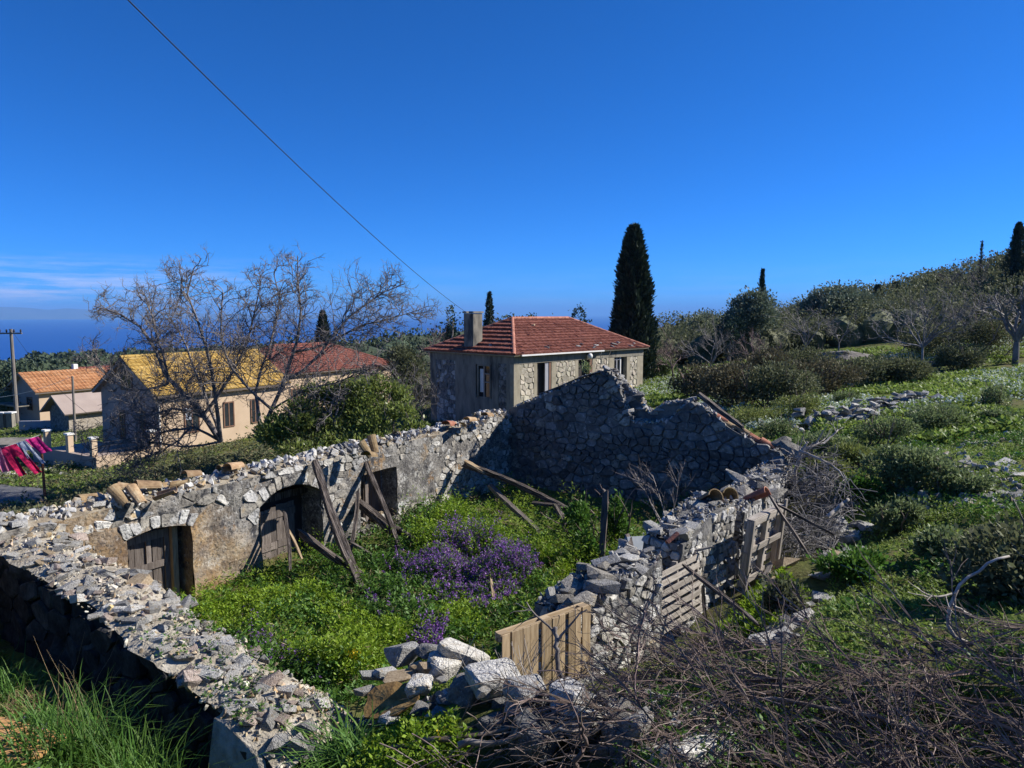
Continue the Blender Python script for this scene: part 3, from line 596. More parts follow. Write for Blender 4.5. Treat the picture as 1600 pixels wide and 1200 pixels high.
# the left, sheltered end keeps its ochre earth render: blend the two looks along the wall, ragged by noise
def blend_ochre(m):
    nt = m.node_tree; N = nt.nodes; L = nt.links; P = N['Principled BSDF']; old = P.inputs['Base Color'].links[0].from_socket
    g = N.new('ShaderNodeNewGeometry'); sp_ = N.new('ShaderNodeSeparateXYZ'); L.new(g.outputs['Position'], sp_.inputs[0])
    def nz_(sc, d=7):
        n = N.new('ShaderNodeTexNoise'); n.inputs['Scale'].default_value = sc; n.inputs['Detail'].default_value = d; n.inputs['Roughness'].default_value = 0.65; L.new(g.outputs['Position'], n.inputs['Vector']); return n.outputs[0]
    def mul_add(a, k, b):
        q = N.new('ShaderNodeMath'); q.operation = 'MULTIPLY_ADD'; L.new(a, q.inputs[0]); q.inputs[1].default_value = k; L.new(b, q.inputs[2]) if not isinstance(b, float) else setattr(q.inputs[2], 'default_value', b); return q.outputs[0]
    t = mul_add(nz_(0.9), 9.0, sp_.outputs[1]); t = mul_add(sp_.outputs[2], 1.6, t)
    mr = N.new('ShaderNodeMapRange'); mr.inputs[1].default_value = 23.4; mr.inputs[2].default_value = 19.6; L.new(t, mr.inputs[0])
    oc = ramp(nt, [(0.30, (0.13, 0.075, 0.038)), (0.43, (0.25, 0.15, 0.065)), (0.54, (0.36, 0.245, 0.125)), (0.62, (0.42, 0.34, 0.23)), (0.70, (0.46, 0.44, 0.395))]); L.new(nz_(1.9, 9), oc.inputs[0])
    mx = N.new('ShaderNodeMix'); mx.data_type = 'RGBA'; L.new(mr.outputs[0], mx.inputs[0]); L.new(old, mx.inputs[6]); L.new(oc.outputs[0], mx.inputs[7])
    sp2 = N.new('ShaderNodeMapRange'); sp2.inputs[1].default_value = 0.54; sp2.inputs[2].default_value = 0.66; L.new(nz_(11.0, 5), sp2.inputs[0])
    m2 = N.new('ShaderNodeMix'); m2.data_type = 'RGBA'; m2.inputs[7].default_value = (0.07, 0.066, 0.064, 1); f_ = mul_add(sp2.outputs[0], 0.75, 0.0); L.new(f_, m2.inputs[0]); L.new(mx.outputs[2], m2.inputs[6])
    L.new(m2.outputs[2], P.inputs['Base Color'])
blend_ochre(M['oldplaster'])
M['wallst'] = mat('plaster_stained_stone', [(0.3, (0.11, 0.10, 0.09)), (0.48, (0.25, 0.23, 0.20)), (0.70, (0.43, 0.40, 0.34))], scale=5, rough=0.95, bump=0.8, bscale=16, rnd=0.3, spots=[((0.05, 0.048, 0.046), 12, 0.54, 0.62), ((0.34, 0.25, 0.14), 2.5, 0.60, 0.70)], dist=0.03)
# --- long wall with the two arched doors and the niche
UXA = -A_DIR
wallA = thing('stone_wall', 'long sunlit plastered stone wall with two arched doorways and a niche', 'wall', (*plan(8, 0), 0))
OPS = [dict(a=6.19, b=7.66, z1=1.84, rise=0.03, sill=0.30), dict(a=9.05, b=10.96, z1=1.72, rise=0.34), dict(a=12.72, b=14.12, z1=1.74, rise=0.12, slope=0.03)]
LA = 18.6
def topA(s): return 2.48 + 0.06 * fbm(np.array([[s, 0, 0]]), 0.9, 3, 2)[0] + (0.16 if s < 1.6 else 0) - max(0, s - 15.5) * 0.05
def zbA(s): return -0.6
def arch_z(op, s):
    t = (s - op['a']) / (op['b'] - op['a']) * 2 - 1
    return op['z1'] + op.get('rise', 0) * (1 - t * t) + op.get('slope', 0) * t
def split_core(a, b, m, nm):
    ops = [dict(op, a=op['a'] - a, b=op['b'] - a) for op in OPS if a <= op['a'] < b]
    return wall_core(nm, wallA, P3(plan(a, 0)), UXA, N_DIR, b - a, lambda s: -0.6, lambda s: topA(s + a), 0.8, m, ops, 0.19, 0.05, ends=(b - a) > 0, mound=0.10, seed=4, mtop=M['mortar'], depth=None)
split_core(0, LA, M['oldplaster'], 'plastered_masonry')
def clipops(poly, grow=0.02, up=0.30):
    for op in OPS:
        a, b = op['a'] - grow, op['b'] + grow; zt = max(arch_z(op, a), arch_z(op, b), arch_z(op, (a + b) / 2)) + up
        c = poly.mean(0)
        if poly[:, 0].max() < a or poly[:, 0].min() > b or poly[:, 1].min() > zt: continue
        lo = op.get('sill', None)
        if lo is not None and poly[:, 1].max() < lo: continue
        if a < c[0] < b and c[1] < zt and not (lo is not None and c[1] < lo): return None
        if c[0] <= a: poly = clip_half(poly, np.array([a, 0]), np.array([1, 0]))
        elif c[0] >= b: poly = clip_half(poly, np.array([b, 0]), np.array([-1, 0]))
        elif c[1] >= zt: poly = clip_half(poly, np.array([0, zt]), np.array([0, -1]))
        if len(poly) < 3: return None
    return poly
S = np.concatenate([q_[(q_[:, 0] >= a_) & (q_[:, 0] < b_)] for q_, a_, b_ in ((seeds_rows(LA, 2.7, 0.27, 0.17, 0.5), -1, 8.6), (seeds_rows(LA, 2.7, 0.40, 0.24), 8.6, 30))])
cells = []
for c in cells2d(S, 1.6, 0.42):
    if c is None: continue
    m_ = c.mean(0)
    if m_[0] < 0.05 or m_[0] > LA - 0.1 or m_[1] > topA(m_[0]) - 0.02 or m_[1] < 0: continue
    c = clipops(c)
    if c is None or len(c) < 3: continue
    c[:, 1] = np.minimum(c[:, 1], topA(m_[0]) + 0.03); cells.append(c)
def keepA(c):
    s, z = c; q = fbm(np.array([[s, z, 0]]), 0.55, 3, 31)[0]
    if z > topA(s) - 0.42: return True
    if s < 1.9: return True
    if s > 11.85: return q > 0.32
    return q > (-0.22 if s < 8.6 else 0.12)
facing(wallA, P3(plan(0, 0)), UXA, N_DIR, cells, 0.016, (0.004, 0.024), ['stone', 'pale', 'wallst', 'wallst'], limit=270, keep=keepA)
# arch stones
vs = []
for op in OPS[1:]:
    k = 11 if op is OPS[1] else 8
    for i in range(k):
        s0 = op['a'] - 0.05 + (op['b'] - op['a'] + 0.1) * i / k; s1 = op['a'] - 0.05 + (op['b'] - op['a'] + 0.1) * (i + 1) / k
        h = rng.uniform(0.26, 0.36); mid = (op['a'] + op['b']) / 2; f = 0.22
        vs.append(np.array([(s0, arch_z(op, s0) + 0.01), (s1, arch_z(op, s1) + 0.01), (s1 + (s1 - mid) * f, arch_z(op, s1) + h), (s0 + (s0 - mid) * f, arch_z(op, s0) + h)]))
facing(wallA, P3(plan(0, 0)), UXA, N_DIR, vs, 0.018, (0.012, 0.035), ['wallst', 'stone'], name='arch_stone')
# loose stones along the top
for k in range(44):
    s = rng.uniform(0.2, LA); n = -rng.uniform(0.05, 0.78)
    if rng.random() < 0.5: n = -rng.uniform(0.02, 0.25)
    p = plan(s, n); sz = rng.uniform(0.16, 0.34)
    stone(wallA, (p[0], p[1], topA(s) + 0.05 + 0.10 * math.sin(math.pi * -n / 0.8)), sz, ['stone', 'pale'][k % 2], 's', 'top_stone', 0.7)
Pp, sz = [], []
for k in range(1300):
    s = rng.uniform(0.1, LA); n = -rng.uniform(0.0, 0.82); p = plan(s, n)
    Pp.append((p[0], p[1], topA(s) + 0.005 + 0.11 * math.sin(math.pi * min(1, -n / 0.82)) + rng.uniform(0, 0.03))); sz.append(0.05 + 0.24 * rng.random() ** 2.4)
rubble(wallA, Pp, sz, 'rubble')
def pl_box(s0, s1, n0, n1, z0, z1):
    V, Fq = boxVF(0, 1, 0, 1, 0, 1); out = []
    for v in V:
        p = plan(s0 + (s1 - s0) * v[0], n0 + (n1 - n0) * v[1]); out.append((p[0], p[1], z0 + (z1 - z0) * v[2]))
    return np.array(out), Fq[:, ::-1]
def sub(name, VF, m, parent, root, rec=True):
    V = np.asarray(VF[0], float) - np.array(root.location)
    if parent is not root and parent.parent is root: V = V - np.array(parent.location)
    me = mesh(name, V, VF[1], m)
    bm = bmesh.new(); bm.from_mesh(me); bmesh.ops.recalc_face_normals(bm, faces=bm.faces[:]); bm.to_mesh(me); bm.free()
    return link(name, me, parent)
# door 2 (two old plank leaves with rails, open above)
def door(): o = bpy.data.objects.new('door', None); COL.objects.link(o); o.parent = wallA; return o
d2 = door()
for z0, z1 in ((1.18, 1.36), (0.42, 0.60)): sub('rail', pl_box(10.93, 10.08, -0.52, -0.49, z0, z1), M['doorwood'], d2, wallA)
for k in range(5):
    s0 = 10.94 - k * 0.175; sub('plank', pl_box(s0, s0 - 0.168, -0.56, -0.525 + rng.uniform(-.006, .006), -0.1, 1.42 + rng.uniform(-0.06, 0.05)), M['doorwood'], d2, wallA)
d2b = door()
for z0, z1 in ((1.16, 1.34), (0.40, 0.58)): sub('rail', pl_box(9.99, 9.42, -0.60, -0.575, z0, z1), M['doorwood'], d2b, wallA)
for k in range(3):
    s0 = 9.99 - k * 0.19; sub('plank', pl_box(s0, s0 - 0.182, -0.64, -0.605, -0.1, 1.45 + rng.uniform(-0.05, 0.05)), M['doorwood'], d2b, wallA)
sub('lintel', pl_box(11.1, 8.95, -0.78, -0.50, 1.62, 1.80), M['oldwood'], wallA, wallA)
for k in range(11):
    s0 = 10.98 - k * 0.18; sub('dark_void_board', pl_box(s0, s0 - 0.186, -0.80, -0.76 + 0.008 * (k % 2), -0.2, 2.07), M['dark'], wallA, wallA)  # added dark boards standing in for the black void behind the leaves
# door 1 (closed panelled leaf, pale post at its hinge side)
d1 = door()
for a_, b_, z0, z1 in ((13.98, 13.1, 1.52, 1.70), (13.98, 13.1, 0.9, 1.04), (14.1, 13.985, -0.1, 1.8), (13.50, 13.40, 1.045, 1.515), (13.095, 12.985, -0.1, 1.7)): sub('rail', pl_box(a_, b_, -0.44, -0.40, z0, z1), M['doorwood'], d1, wallA)
for k in range(6):
    s0 = 14.12 - k * 0.195; sub('plank', pl_box(s0, s0 - (0.188 if k != 3 else 0.172), -0.50, -0.45 + 0.006 * (k % 3), -0.2, 1.86), M['doorwood'], d1, wallA)
sub('door_post', pl_box(12.98, 12.86, -0.48, -0.30, -0.2, 1.88), M['pallet'], wallA, wallA)
sub('door_post', pl_box(12.86, 12.76, -0.62, -0.44, -0.2, 1.90), M['oldwood'], wallA, wallA)
# niche: old shutter boards at its back
for k in range(7):
    s0 = 7.66 - k * 0.205; sub('niche_board', pl_box(s0, s0 - 0.20, -0.62, -0.58 + 0.012 * (k % 2), 0.28, 1.95), M['oldwood'] if k < 4 else M['brownwood'], wallA, wallA)
sub('niche_board', pl_box(7.02, 6.90, -0.50, -0.44, 0.3, 1.5), M['doorwood'], wallA, wallA)
for k in range(7):
    p = plan(rng.uniform(6.3, 7.6), -rng.uniform(0.1, 0.45)); stone(wallA, (p[0], p[1], 0.36 + 0.03 * k), rng.uniform(0.2, 0.34), 'tan' if k % 2 else 'pale', 's', 'sill_stone')
# --- gable wall (shaded side towards the camera, broken top)
wallG = thing('gable_wall', 'tall shaded gable wall of grey rubble stone with a broken dip in its top', 'wall', (*plan(0, 4.8), 0))
GO = P3(plan(0, -0.14)); GN = np.array([*(-A_DIR), 0])
def gprof(L, dep=0.0):
    out = []
    for px, py in L:
        q = ray_plane(px, py, GO - GN * dep, GN); out.append(((q[:2] - GO[:2]) @ N_DIR, q[2]))
    return np.array(sorted(out))
GP1 = gprof([(796, 641), (830, 627), (870, 610), (905, 594), (940, 584), (957, 586), (966, 604), (978, 640), (990, 664), (1008, 664), (1045, 658), (1060, 643), (1080, 627), (1107, 643), (1135, 666), (1180, 690), (1214, 708), (1236, 732), (1252, 775)])
GP2 = gprof([(796, 640), (830, 626), (870, 608), (905, 592), (935, 583), (958, 582), (972, 597), (996, 620), (1008, 642), (1020, 648), (1035, 632), (1080, 626), (1107, 642), (1135, 665), (1180, 688), (1214, 706), (1236, 732), (1252, 775)], 0.35)
LG = 10.2
def topG(s): return float(np.interp(s, GP1[:, 0], GP1[:, 1])) + 0.03 * fbm(np.array([[s, 1, 0]]), 2, 2, 6)[0]
def topG2(s): return float(np.interp(s, GP2[:, 0], GP2[:, 1])) + 0.03 * fbm(np.array([[s, 1, 0]]), 2, 2, 8)[0]
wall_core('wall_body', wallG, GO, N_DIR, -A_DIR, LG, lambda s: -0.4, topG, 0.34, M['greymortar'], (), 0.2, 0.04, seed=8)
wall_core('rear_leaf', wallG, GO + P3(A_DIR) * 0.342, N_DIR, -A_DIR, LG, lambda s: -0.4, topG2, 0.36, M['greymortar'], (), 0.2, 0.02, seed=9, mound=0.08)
S = seeds_rows(LG, 5.0, 0.32, 0.23, 0.55); cells = []
for c in cells2d(S, 1.4, 0.5):
    if c is None: continue
    m_ = c.mean(0)
    if m_[0] < 0.1 or m_[0] > LG - 0.05 or m_[1] > topG(m_[0]) - 0.05 or m_[1] < -0.1: continue
    c[:, 1] = np.minimum(c[:, 1], topG(m_[0]) + 0.06); c[:, 0] = np.clip(c[:, 0], 0.02, LG); cells.append(c)
facing(wallG, GO, N_DIR, -A_DIR, cells, 0.018, (0.02, 0.10), ['darkst', 'darkst', 'darkst', 'darkst', 'wallst'], limit=230)  # gable's shade put into darker stones
for k in range(62):
    s = rng.uniform(0.15, LG - 0.2); dep = rng.uniform(0.02, 0.66)
    if k < 30: s = rng.uniform(3.2, 6.2)
    z = (topG(s) if dep < 0.34 else topG2(s)); p = GO[:2] + N_DIR * s + A_DIR * dep
    big = (3.6 < s < 5.6)
    stone(wallG, (p[0], p[1], z + 0.01), rng.uniform(0.3, 0.55) if big and rng.random() < 0.5 else rng.uniform(0.18, 0.36), ['stone', 'darkst', 'pale'][k % 3], 'm', 'top_stone', 0.75)
Pp, sz = [], []
for k in range(900):
    s = rng.uniform(0.1, LG) if k > 420 else rng.uniform(4.3, 6.4); dep = rng.uniform(0.0, 0.68); p = GO[:2] + N_DIR * s + A_DIR * dep
    Pp.append((p[0], p[1], (topG(s) if dep < 0.34 else topG2(s)) + rng.uniform(0, 0.06))); sz.append(rng.uniform(0.06, 0.19))
rubble(wallG, Pp, sz, 'rubble')
# big stones that lean on the broken top
for px, py, sz_ in [(962, 590, 0.62), (978, 612, 0.5), (990, 622, 0.55), (1000, 640, 0.4), (1052, 632, 0.45), (1030, 640, 0.4), (1080, 624, 0.42), (1096, 634, 0.4), (948, 577, 0.36), (915, 588, 0.35)]:
    q = ray_plane(px, py, GO - GN * 0.45, GN); stone(wallG, q, sz_, 'stone', 'm', 'top_stone', 0.75)
# --- near wall (its rubble-covered top runs towards the camera, outer side in shade)
wallN = thing('rubble_wall', 'thick near wall with pale loose rubble on top and a black shaded outer side', 'wall', (-5.2, 10.0, 0.8))
NO = np.array([-8.72, 12.06, 0.0]); NU = np.array([0.818, -0.575]); NU /= np.linalg.norm(NU); NN = np.array([-NU[1] * -1, -NU[0]]); NN = np.array([NU[1], -NU[0]])
LN_ = 7.6; TN = 1.0
def topN(s): return float(np.interp(s, [0, 1.2, 3.6, 5.2, 6.6, 7.6], [2.32, 2.18, 1.86, 1.64, 1.42, 1.12])) + 0.05 * fbm(np.array([[s, 2, 0]]), 1.6, 3, 12)[0]
wall_core('wall_body', wallN, NO, NU, NN, LN_, lambda s: 0.2, topN, TN, M['shadest'], (), 0.14, 0.13, mound=0.10, seed=15, mtop=M['palemortar'])
S = seeds_rows(LN_, 2.4, 0.55, 0.36, 0.5); cells = []
for c in cells2d(S, 1.4, 0.6):
    if c is None: continue
    m_ = c.mean(0)
    if m_[0] < 0.1 or m_[0] > LN_ - 0.1 or m_[1] > topN(m_[0]) - 0.12 or m_[1] < 0.4: continue
    cells.append(c)
facing(wallN, NO, NU, NN, cells, 0.016, (0.02, 0.07), ['shadest'], limit=80)  # facing stones coloured black as the shade on this side
def onN(s, t): p = NO[:2] + NU * s - NN * t; return p
# large flat stones of the top, placed as seen
for px, py, w, fl in [(85, 870, 0.7, 0.35), (150, 893, 0.85, 0.32), (205, 885, 0.6, 0.6), (165, 942, 0.8, 0.38), (255, 930, 0.42, 0.6), (265, 900, 0.5, 0.7), (220, 912, 0.45, 0.5), (190, 925, 0.42, 0.5), (195, 962, 0.36, 0.6), (120, 918, 0.5, 0.4), (280, 945, 0.34, 0.7),
                      (320, 1000, 0.85, 0.6), (240, 985, 0.5, 0.5), (205, 1000, 0.45, 0.5), (170, 985, 0.4, 0.5), (290, 975, 0.36, 0.6), (250, 1030, 0.4, 0.55), (270, 1060, 0.5, 0.5), (310, 1045, 0.34, 0.6), (345, 1075, 0.5, 0.4), (360, 1035, 0.34, 0.6), (230, 1010, 0.36, 0.5), (352, 1022, 0.3, 0.7),
                      (405, 1050, 0.36, 0.8), (408, 1063, 0.26, 0.8), (445, 1078, 0.36, 0.7), (415, 1105, 0.24, 0.7), (380, 1090, 0.22, 0.7), (330, 1120, 0.4, 0.5), (300, 1085, 0.4, 0.4), (395, 1120, 0.2, 0.6), (475, 1090, 0.22, 0.6)]:
    s = 0
    for _ in range(3): q = ray_z(px, py, topN(s) + 0.08); s = float(np.clip((q[:2] - NO[:2]) @ NU, 0, LN_))
    fl = max(fl, 0.5); s = float(np.clip((q[:2] - NO[:2]) @ NU, 0.2, LN_)); t = float(np.clip(-(q[:2] - NO[:2]) @ NN, 0.10 + 0.36 * w, TN)); q[:2] = onN(s, t); q[2] = topN(s) + 0.10 + 0.08 * math.sin(math.pi * t / TN); stone(wallN, q - np.array([0, 0, 0.05 + 0.12 * w]), (w * 1.05, w * rng.uniform(0.65, 0.9), w * fl), 'pale' if rng.random() < 0.6 else 'stone', 'm', 'top_stone', rot=(rng.uniform(-.15, .15), rng.uniform(-.15, .15), rng.uniform(-0.6, 0.3)))
for k in range(215):
    s = LN_ * rng.random() ** 0.9; t = rng.uniform(0.0, TN + 0.1); p = onN(s, t)
    stone(wallN, (p[0], p[1], topN(s) + 0.02 + 0.10 * math.sin(math.pi * min(1, t / TN))), 0.09 + 0.30 * rng.random() ** 1.8, ['pale', 'stone', 'pinkst', 'tan'][int(rng.choice(4, p=[.56, .16, .20, .08]))], 's' if k % 2 else 'm', 'loose_stone', 0.8)
Pp, sz = [], []
for k in range(1000):
    s = LN_ * rng.random(); t = rng.uniform(-0.03, TN + 0.12); p = onN(s, t)
    Pp.append((p[0], p[1], topN(s) + 0.0 + 0.11 * math.sin(math.pi * np.clip(t / TN, 0, 1)) + rng.uniform(0, 0.03))); sz.append(0.02 + 0.11 * rng.random() ** 2.2)
for k in range(1500):      # spill of small stones at the near end, into the ruin
    s = 6.3 + 2.2 * rng.random(); t = rng.uniform(0.02, 1.5); p = onN(s, t); d = max(0, s - 7.2)
    z = max(Z1(p[0], p[1]), (topN(min(s, LN_)) - d * 0.45 - max(0, t - TN) * 0.8)) + rng.uniform(0, 0.04)
    Pp.append((p[0], p[1], z)); sz.append(rng.uniform(0.02, 0.085))
rubble(wallN, Pp, sz, 'palerub')
for k in range(34):      # stones showing in the broken near end
    t = rng.uniform(0.0, TN); z = rng.uniform(0.55, topN(LN_) - 0.05); p = onN(LN_ + 0.02, t)
    stone(wallN, (p[0], p[1], z), rng.uniform(0.18, 0.42), ['stone', 'wallst', 'darkst'][k % 3], 'm', 'end_stone', 0.75)
# spill body under the loose stones
sv = []; ns_, nt2 = 14, 12
for i in range(ns_):
    for j in range(nt2):
        s = 6.4 + 2.1 * i / (ns_ - 1); t = -0.25 + 1.8 * j / (nt2 - 1); p = onN(s, t); d = max(0, s - 7.2)
        z = (topN(min(s, LN_)) - d * 0.45 - max(0, t - TN) * 0.8); edge = (j in (0, nt2 - 1)) or i == ns_ - 1
        sv.append((p[0], p[1], max(z, Z1(p[0], p[1]) - 0.04) if not edge else Z1(p[0], p[1]) - 0.1))
ii = np.arange(ns_ * nt2).reshape(ns_, nt2)
kid('earth_spill', np.array(sv), np.stack([ii[:-1, :-1], ii[1:, :-1], ii[1:, 1:], ii[:-1, 1:]], -1).reshape(-1, 4), M['palemortar'], wallN, smooth=True)
# --- the low right-hand wall, three remaining lengths
def low_wall(label, p0, p1, h0, h1, zb, thick, nst, ntop, mats, seed, limit=150, bigs=0.4):
    p0, p1 = np.array(p0, float), np.array(p1, float); L = np.linalg.norm(p1 - p0); u = (p1 - p0) / L; n = np.array([u[1], -u[0]])
    r = thing('stone_wall', label, 'wall', (*((p0 + p1) / 2), zb), 0)
    top = lambda s: h0 + (h1 - h0) * s / L + 0.07 * fbm(np.array([[s, seed, 0]]), 1.8, 2, seed)[0]
    wall_core('wall_body', r, P3(p0), u, n, L, lambda s: zb - 0.3, top, thick, M['greymortar'], (), 0.16, 0.06, mound=0.06, seed=seed)
    for (oo, uu, nn, LL, tp_) in ((P3(p0), u, n, L, top), (P3(p0 - n * thick), n, -u, thick, lambda s: h0)):
        S = seeds_rows(LL, 3.2, nst, nst * 0.68, 0.5); cells = []
        for c in cells2d(S, 1.4, nst * 1.1):
            if c is None: continue
            m_ = c.mean(0)
            if m_[0] < 0.03 or m_[0] > LL - 0.02 or m_[1] > tp_(m_[0]) - 0.03 or m_[1] < zb - 0.2: continue
            c[:, 1] = np.minimum(c[:, 1], tp_(m_[0]) + 0.04); c[:, 0] = np.clip(c[:, 0], 0.0, LL); cells.append(c)
        facing(r, oo, uu, nn, cells, 0.014, (0.02, 0.075), mats, limit=limit)
    for k in range(ntop):
        s = rng.uniform(0.05, L); t = rng.uniform(0, thick); q = p0 + u * s - n * t
        stone(r, (*q, top(s) + rng.uniform(0.02, 0.14)), rng.uniform(0.22, 0.52) if rng.random() < bigs else rng.uniform(0.12, 0.26), mats[k % len(mats)], 'm', 'top_stone', 0.7)
    Pp, sz = [], []
    for k in range(int(260 * L)):
        s = rng.uniform(0, L); t = rng.uniform(0, thick); q = p0 + u * s - n * t; Pp.append((*q, top(s) + rng.uniform(0, 0.08))); sz.append(rng.uniform(0.03, 0.12))
    rubble(r, Pp, sz, 'rubble')
    return r
low_wall('low grey stone wall with big blocks on top between the two nearer pallets', (0.85, 9.85), (2.35, 11.25), 1.98, 2.38, 0.9, 0.75, 0.22, 36, ['stone', 'wallst', 'stone', 'pale'], 41, bigs=0.55)
low_wall('mossy stone wall end with tile shards on top between the two grey pallets', (2.85, 12.15), (4.25, 13.75), 2.36, 2.66, 0.5, 0.75, 0.20, 24, ['stone', 'wallst', 'stone', 'pale'], 52)
low_wall('collapsed far stretch of stone wall running up to the gable behind the broken pallet', (4.55, 14.2), (7.75, 20.0), 2.30, 2.0, 0.3, 0.8, 0.28, 46, ['stone', 'darkst', 'wallst'], 63, limit=80)
# --- loose roof tiles lying on the walls
def tile_mesh(r0=0.135, r1=0.105, L=0.42, seed=0, arc=1.0):
    k, n = 9, 5; V = []
    for lay, th in ((0, 0), (1, 0.017)):
        for j in range(n):
            r = (r0 + (r1 - r0) * j / (n - 1)) - th; x = L * (j / (n - 1) - 0.5)
            for i in range(k):
                a = math.pi * (0.5 - arc / 2 + arc * i / (k - 1)); V.append((x, r * math.cos(a), r * math.sin(a)))
    q = lambda l, j, i: l * n * k + j * k + i; Fl = []
    for j in range(n - 1):
        for i in range(k - 1):
            Fl.append((q(0, j, i), q(0, j + 1, i), q(0, j + 1, i + 1), q(0, j, i + 1))); Fl.append((q(1, j, i), q(1, j, i + 1), q(1, j + 1, i + 1), q(1, j + 1, i)))
        Fl.append((q(0, j, 0), q(1, j, 0), q(1, j + 1, 0), q(0, j + 1, 0))); Fl.append((q(0, j, k - 1), q(0, j + 1, k - 1), q(1, j + 1, k - 1), q(1, j, k - 1)))
    for i in range(k - 1):
        Fl.append((q(0, 0, i), q(0, 0, i + 1), q(1, 0, i + 1), q(1, 0, i))); Fl.append((q(0, n - 1, i), q(1, n - 1, i), q(1, n - 1, i + 1), q(0, n - 1, i + 1)))
    return np.array(V), Fl
TV, TF = tile_mesh(); tile_me = mesh('roof_tile', TV, TF, M['oldtile']); tile_red = mesh('roof_tile', TV, TF, M['oldredtile'])
wa = math.atan2(A_DIR[1], A_DIR[0])
for px, py, z, rot, red, lab, sc in [
    (140, 777, 2.62, (0.1, 0.05, wa), 0, 'narrow ochre roof tile lying along the wall top, nearest to the lane', 1.25), (186, 772, 2.72, (0.2, 0.75, wa - 1.2), 0, 'pale curved roof tile tipped up at the left of the wall top tiles', 1.25),
    (212, 772, 2.70, (-0.2, 0.7, wa - 1.5), 0, 'upright barrel tile second in the tipped tiles on the wall top', 1.25), (198, 759, 2.72, (0.1, 0.2, wa - 0.5), 0, 'roof tile lying behind the two tipped tiles on the wall', 1.0),
    (231, 757, 2.72, (0.1, 0.15, wa - 0.25), 0, 'round backed barrel tile lying uphill of the tipped tiles', 1.35), (257, 765, 2.70, (3.3, -0.3, wa - 0.9), 0, 'hollow roof tile holding a white stone on the wall top', 1.2),
    (272, 749, 2.72, (3.0, 0.1, wa + 0.2), 0, 'upturned roof tile casting a dark hollow on the wall top', 1.5), (300, 739, 2.70, (0.2, 0.1, wa), 0, 'broken ochre tile with a pale stone on it on the wall top', 1.1),
    (357, 731, 2.72, (0.1, 0.05, wa - 0.1), 0, 'lower tile of the stacked pair on the wall above the left door', 1.35), (366, 727, 2.80, (0.15, 0.05, wa + 0.15), 0, 'upper tile of the stacked pair on the wall above the left door', 1.2),
    (570, 700, 2.78, (0.3, 1.0, wa - 1.0), 0, 'leaning clay tile at the left of the group above the niche', 1.3), (582, 692, 2.85, (-0.2, 1.2, wa - 1.7), 0, 'tall tile standing up above the niche', 1.35),
    (578, 710, 2.70, (0.1, 0.2, wa + 0.3), 0, 'flat clay tile under the standing tiles above the niche', 1.3), (620, 677, 2.70, (0.1, 0.1, wa + 0.6), 0, 'thin clay tile lying across the wall right of the niche', 1.2),
    (702, 662, 2.74, (0.1, 0.1, wa + 0.2), 1, 'reddish roof tile on the wall near the gable corner', 1.5), (720, 664, 2.72, (0.2, 0.15, wa + 0.8), 0, 'brown broken tile beside the reddish tile near the gable corner', 1.3),
    (735, 655, 2.84, (0.1, 0.1, wa), 0, 'flat dark tile on the raised corner of the wall', 1.3), (762, 648, 2.88, (0.1, 0.1, wa + 0.1), 0, 'flat tile nearest to the foot of the gable slope', 1.3)]:
    q = ray_z(px, py, z); tag(link('roof_tile', tile_red if red else tile_me, None, q - np.array([0, 0, 0.04]), rot, (sc * .85, sc * .85, sc * .75)), lab, 'roof tile', 'loose roof tiles on the long wall')
for px, py, red, lab, rz in [(1126, 657, 1, 'square red tile piece high on the right gable slope', 0.2), (1140, 668, 0, 'ochre tile piece below the square red one on the gable slope', 0), (1160, 676, 0, 'yellowish tile half way down the right gable slope', -0.1),
                         (1182, 690, 1, 'rounded red tile lowest of the upper row on the gable slope', 0), (1200, 697, 1, 'long red tile at the foot of the gable slope', 0.1), (1196, 708, 0, 'brown tile slipped over the edge of the gable slope', 0.2)]:
    q = ray_plane(px, py, GO - GN * 0.2, GN); q[2] += 0.06
    tag(link('roof_tile', tile_red if red else tile_me, None, q, (0.1, 0.42, math.atan2(N_DIR[1], N_DIR[0]) + rz), (1.1, 1.1, 0.8)), lab, 'roof tile', 'roof tiles left on the gable slope')
for px, py, d, red, lab in [(1107, 782, 13.6, 0, 'ochre tile shard on the wall end left of the broken pallet'), (1132, 779, 13.9, 0, 'upright tan tile shard on the wall end left of the broken pallet'), (1183, 778, 15.0, 1, 'flat red tile behind the broken pallet'), (1052, 843, 12.2, 1, 'small red tile shard on the white topped block')]:
    tag(link('roof_tile', tile_red if red else tile_me, None, pix(px, py, d), (0.4, 0.5, 0.8 + px), (1.2 if px > 1060 else 0.6,) * 3), lab, 'roof tile')
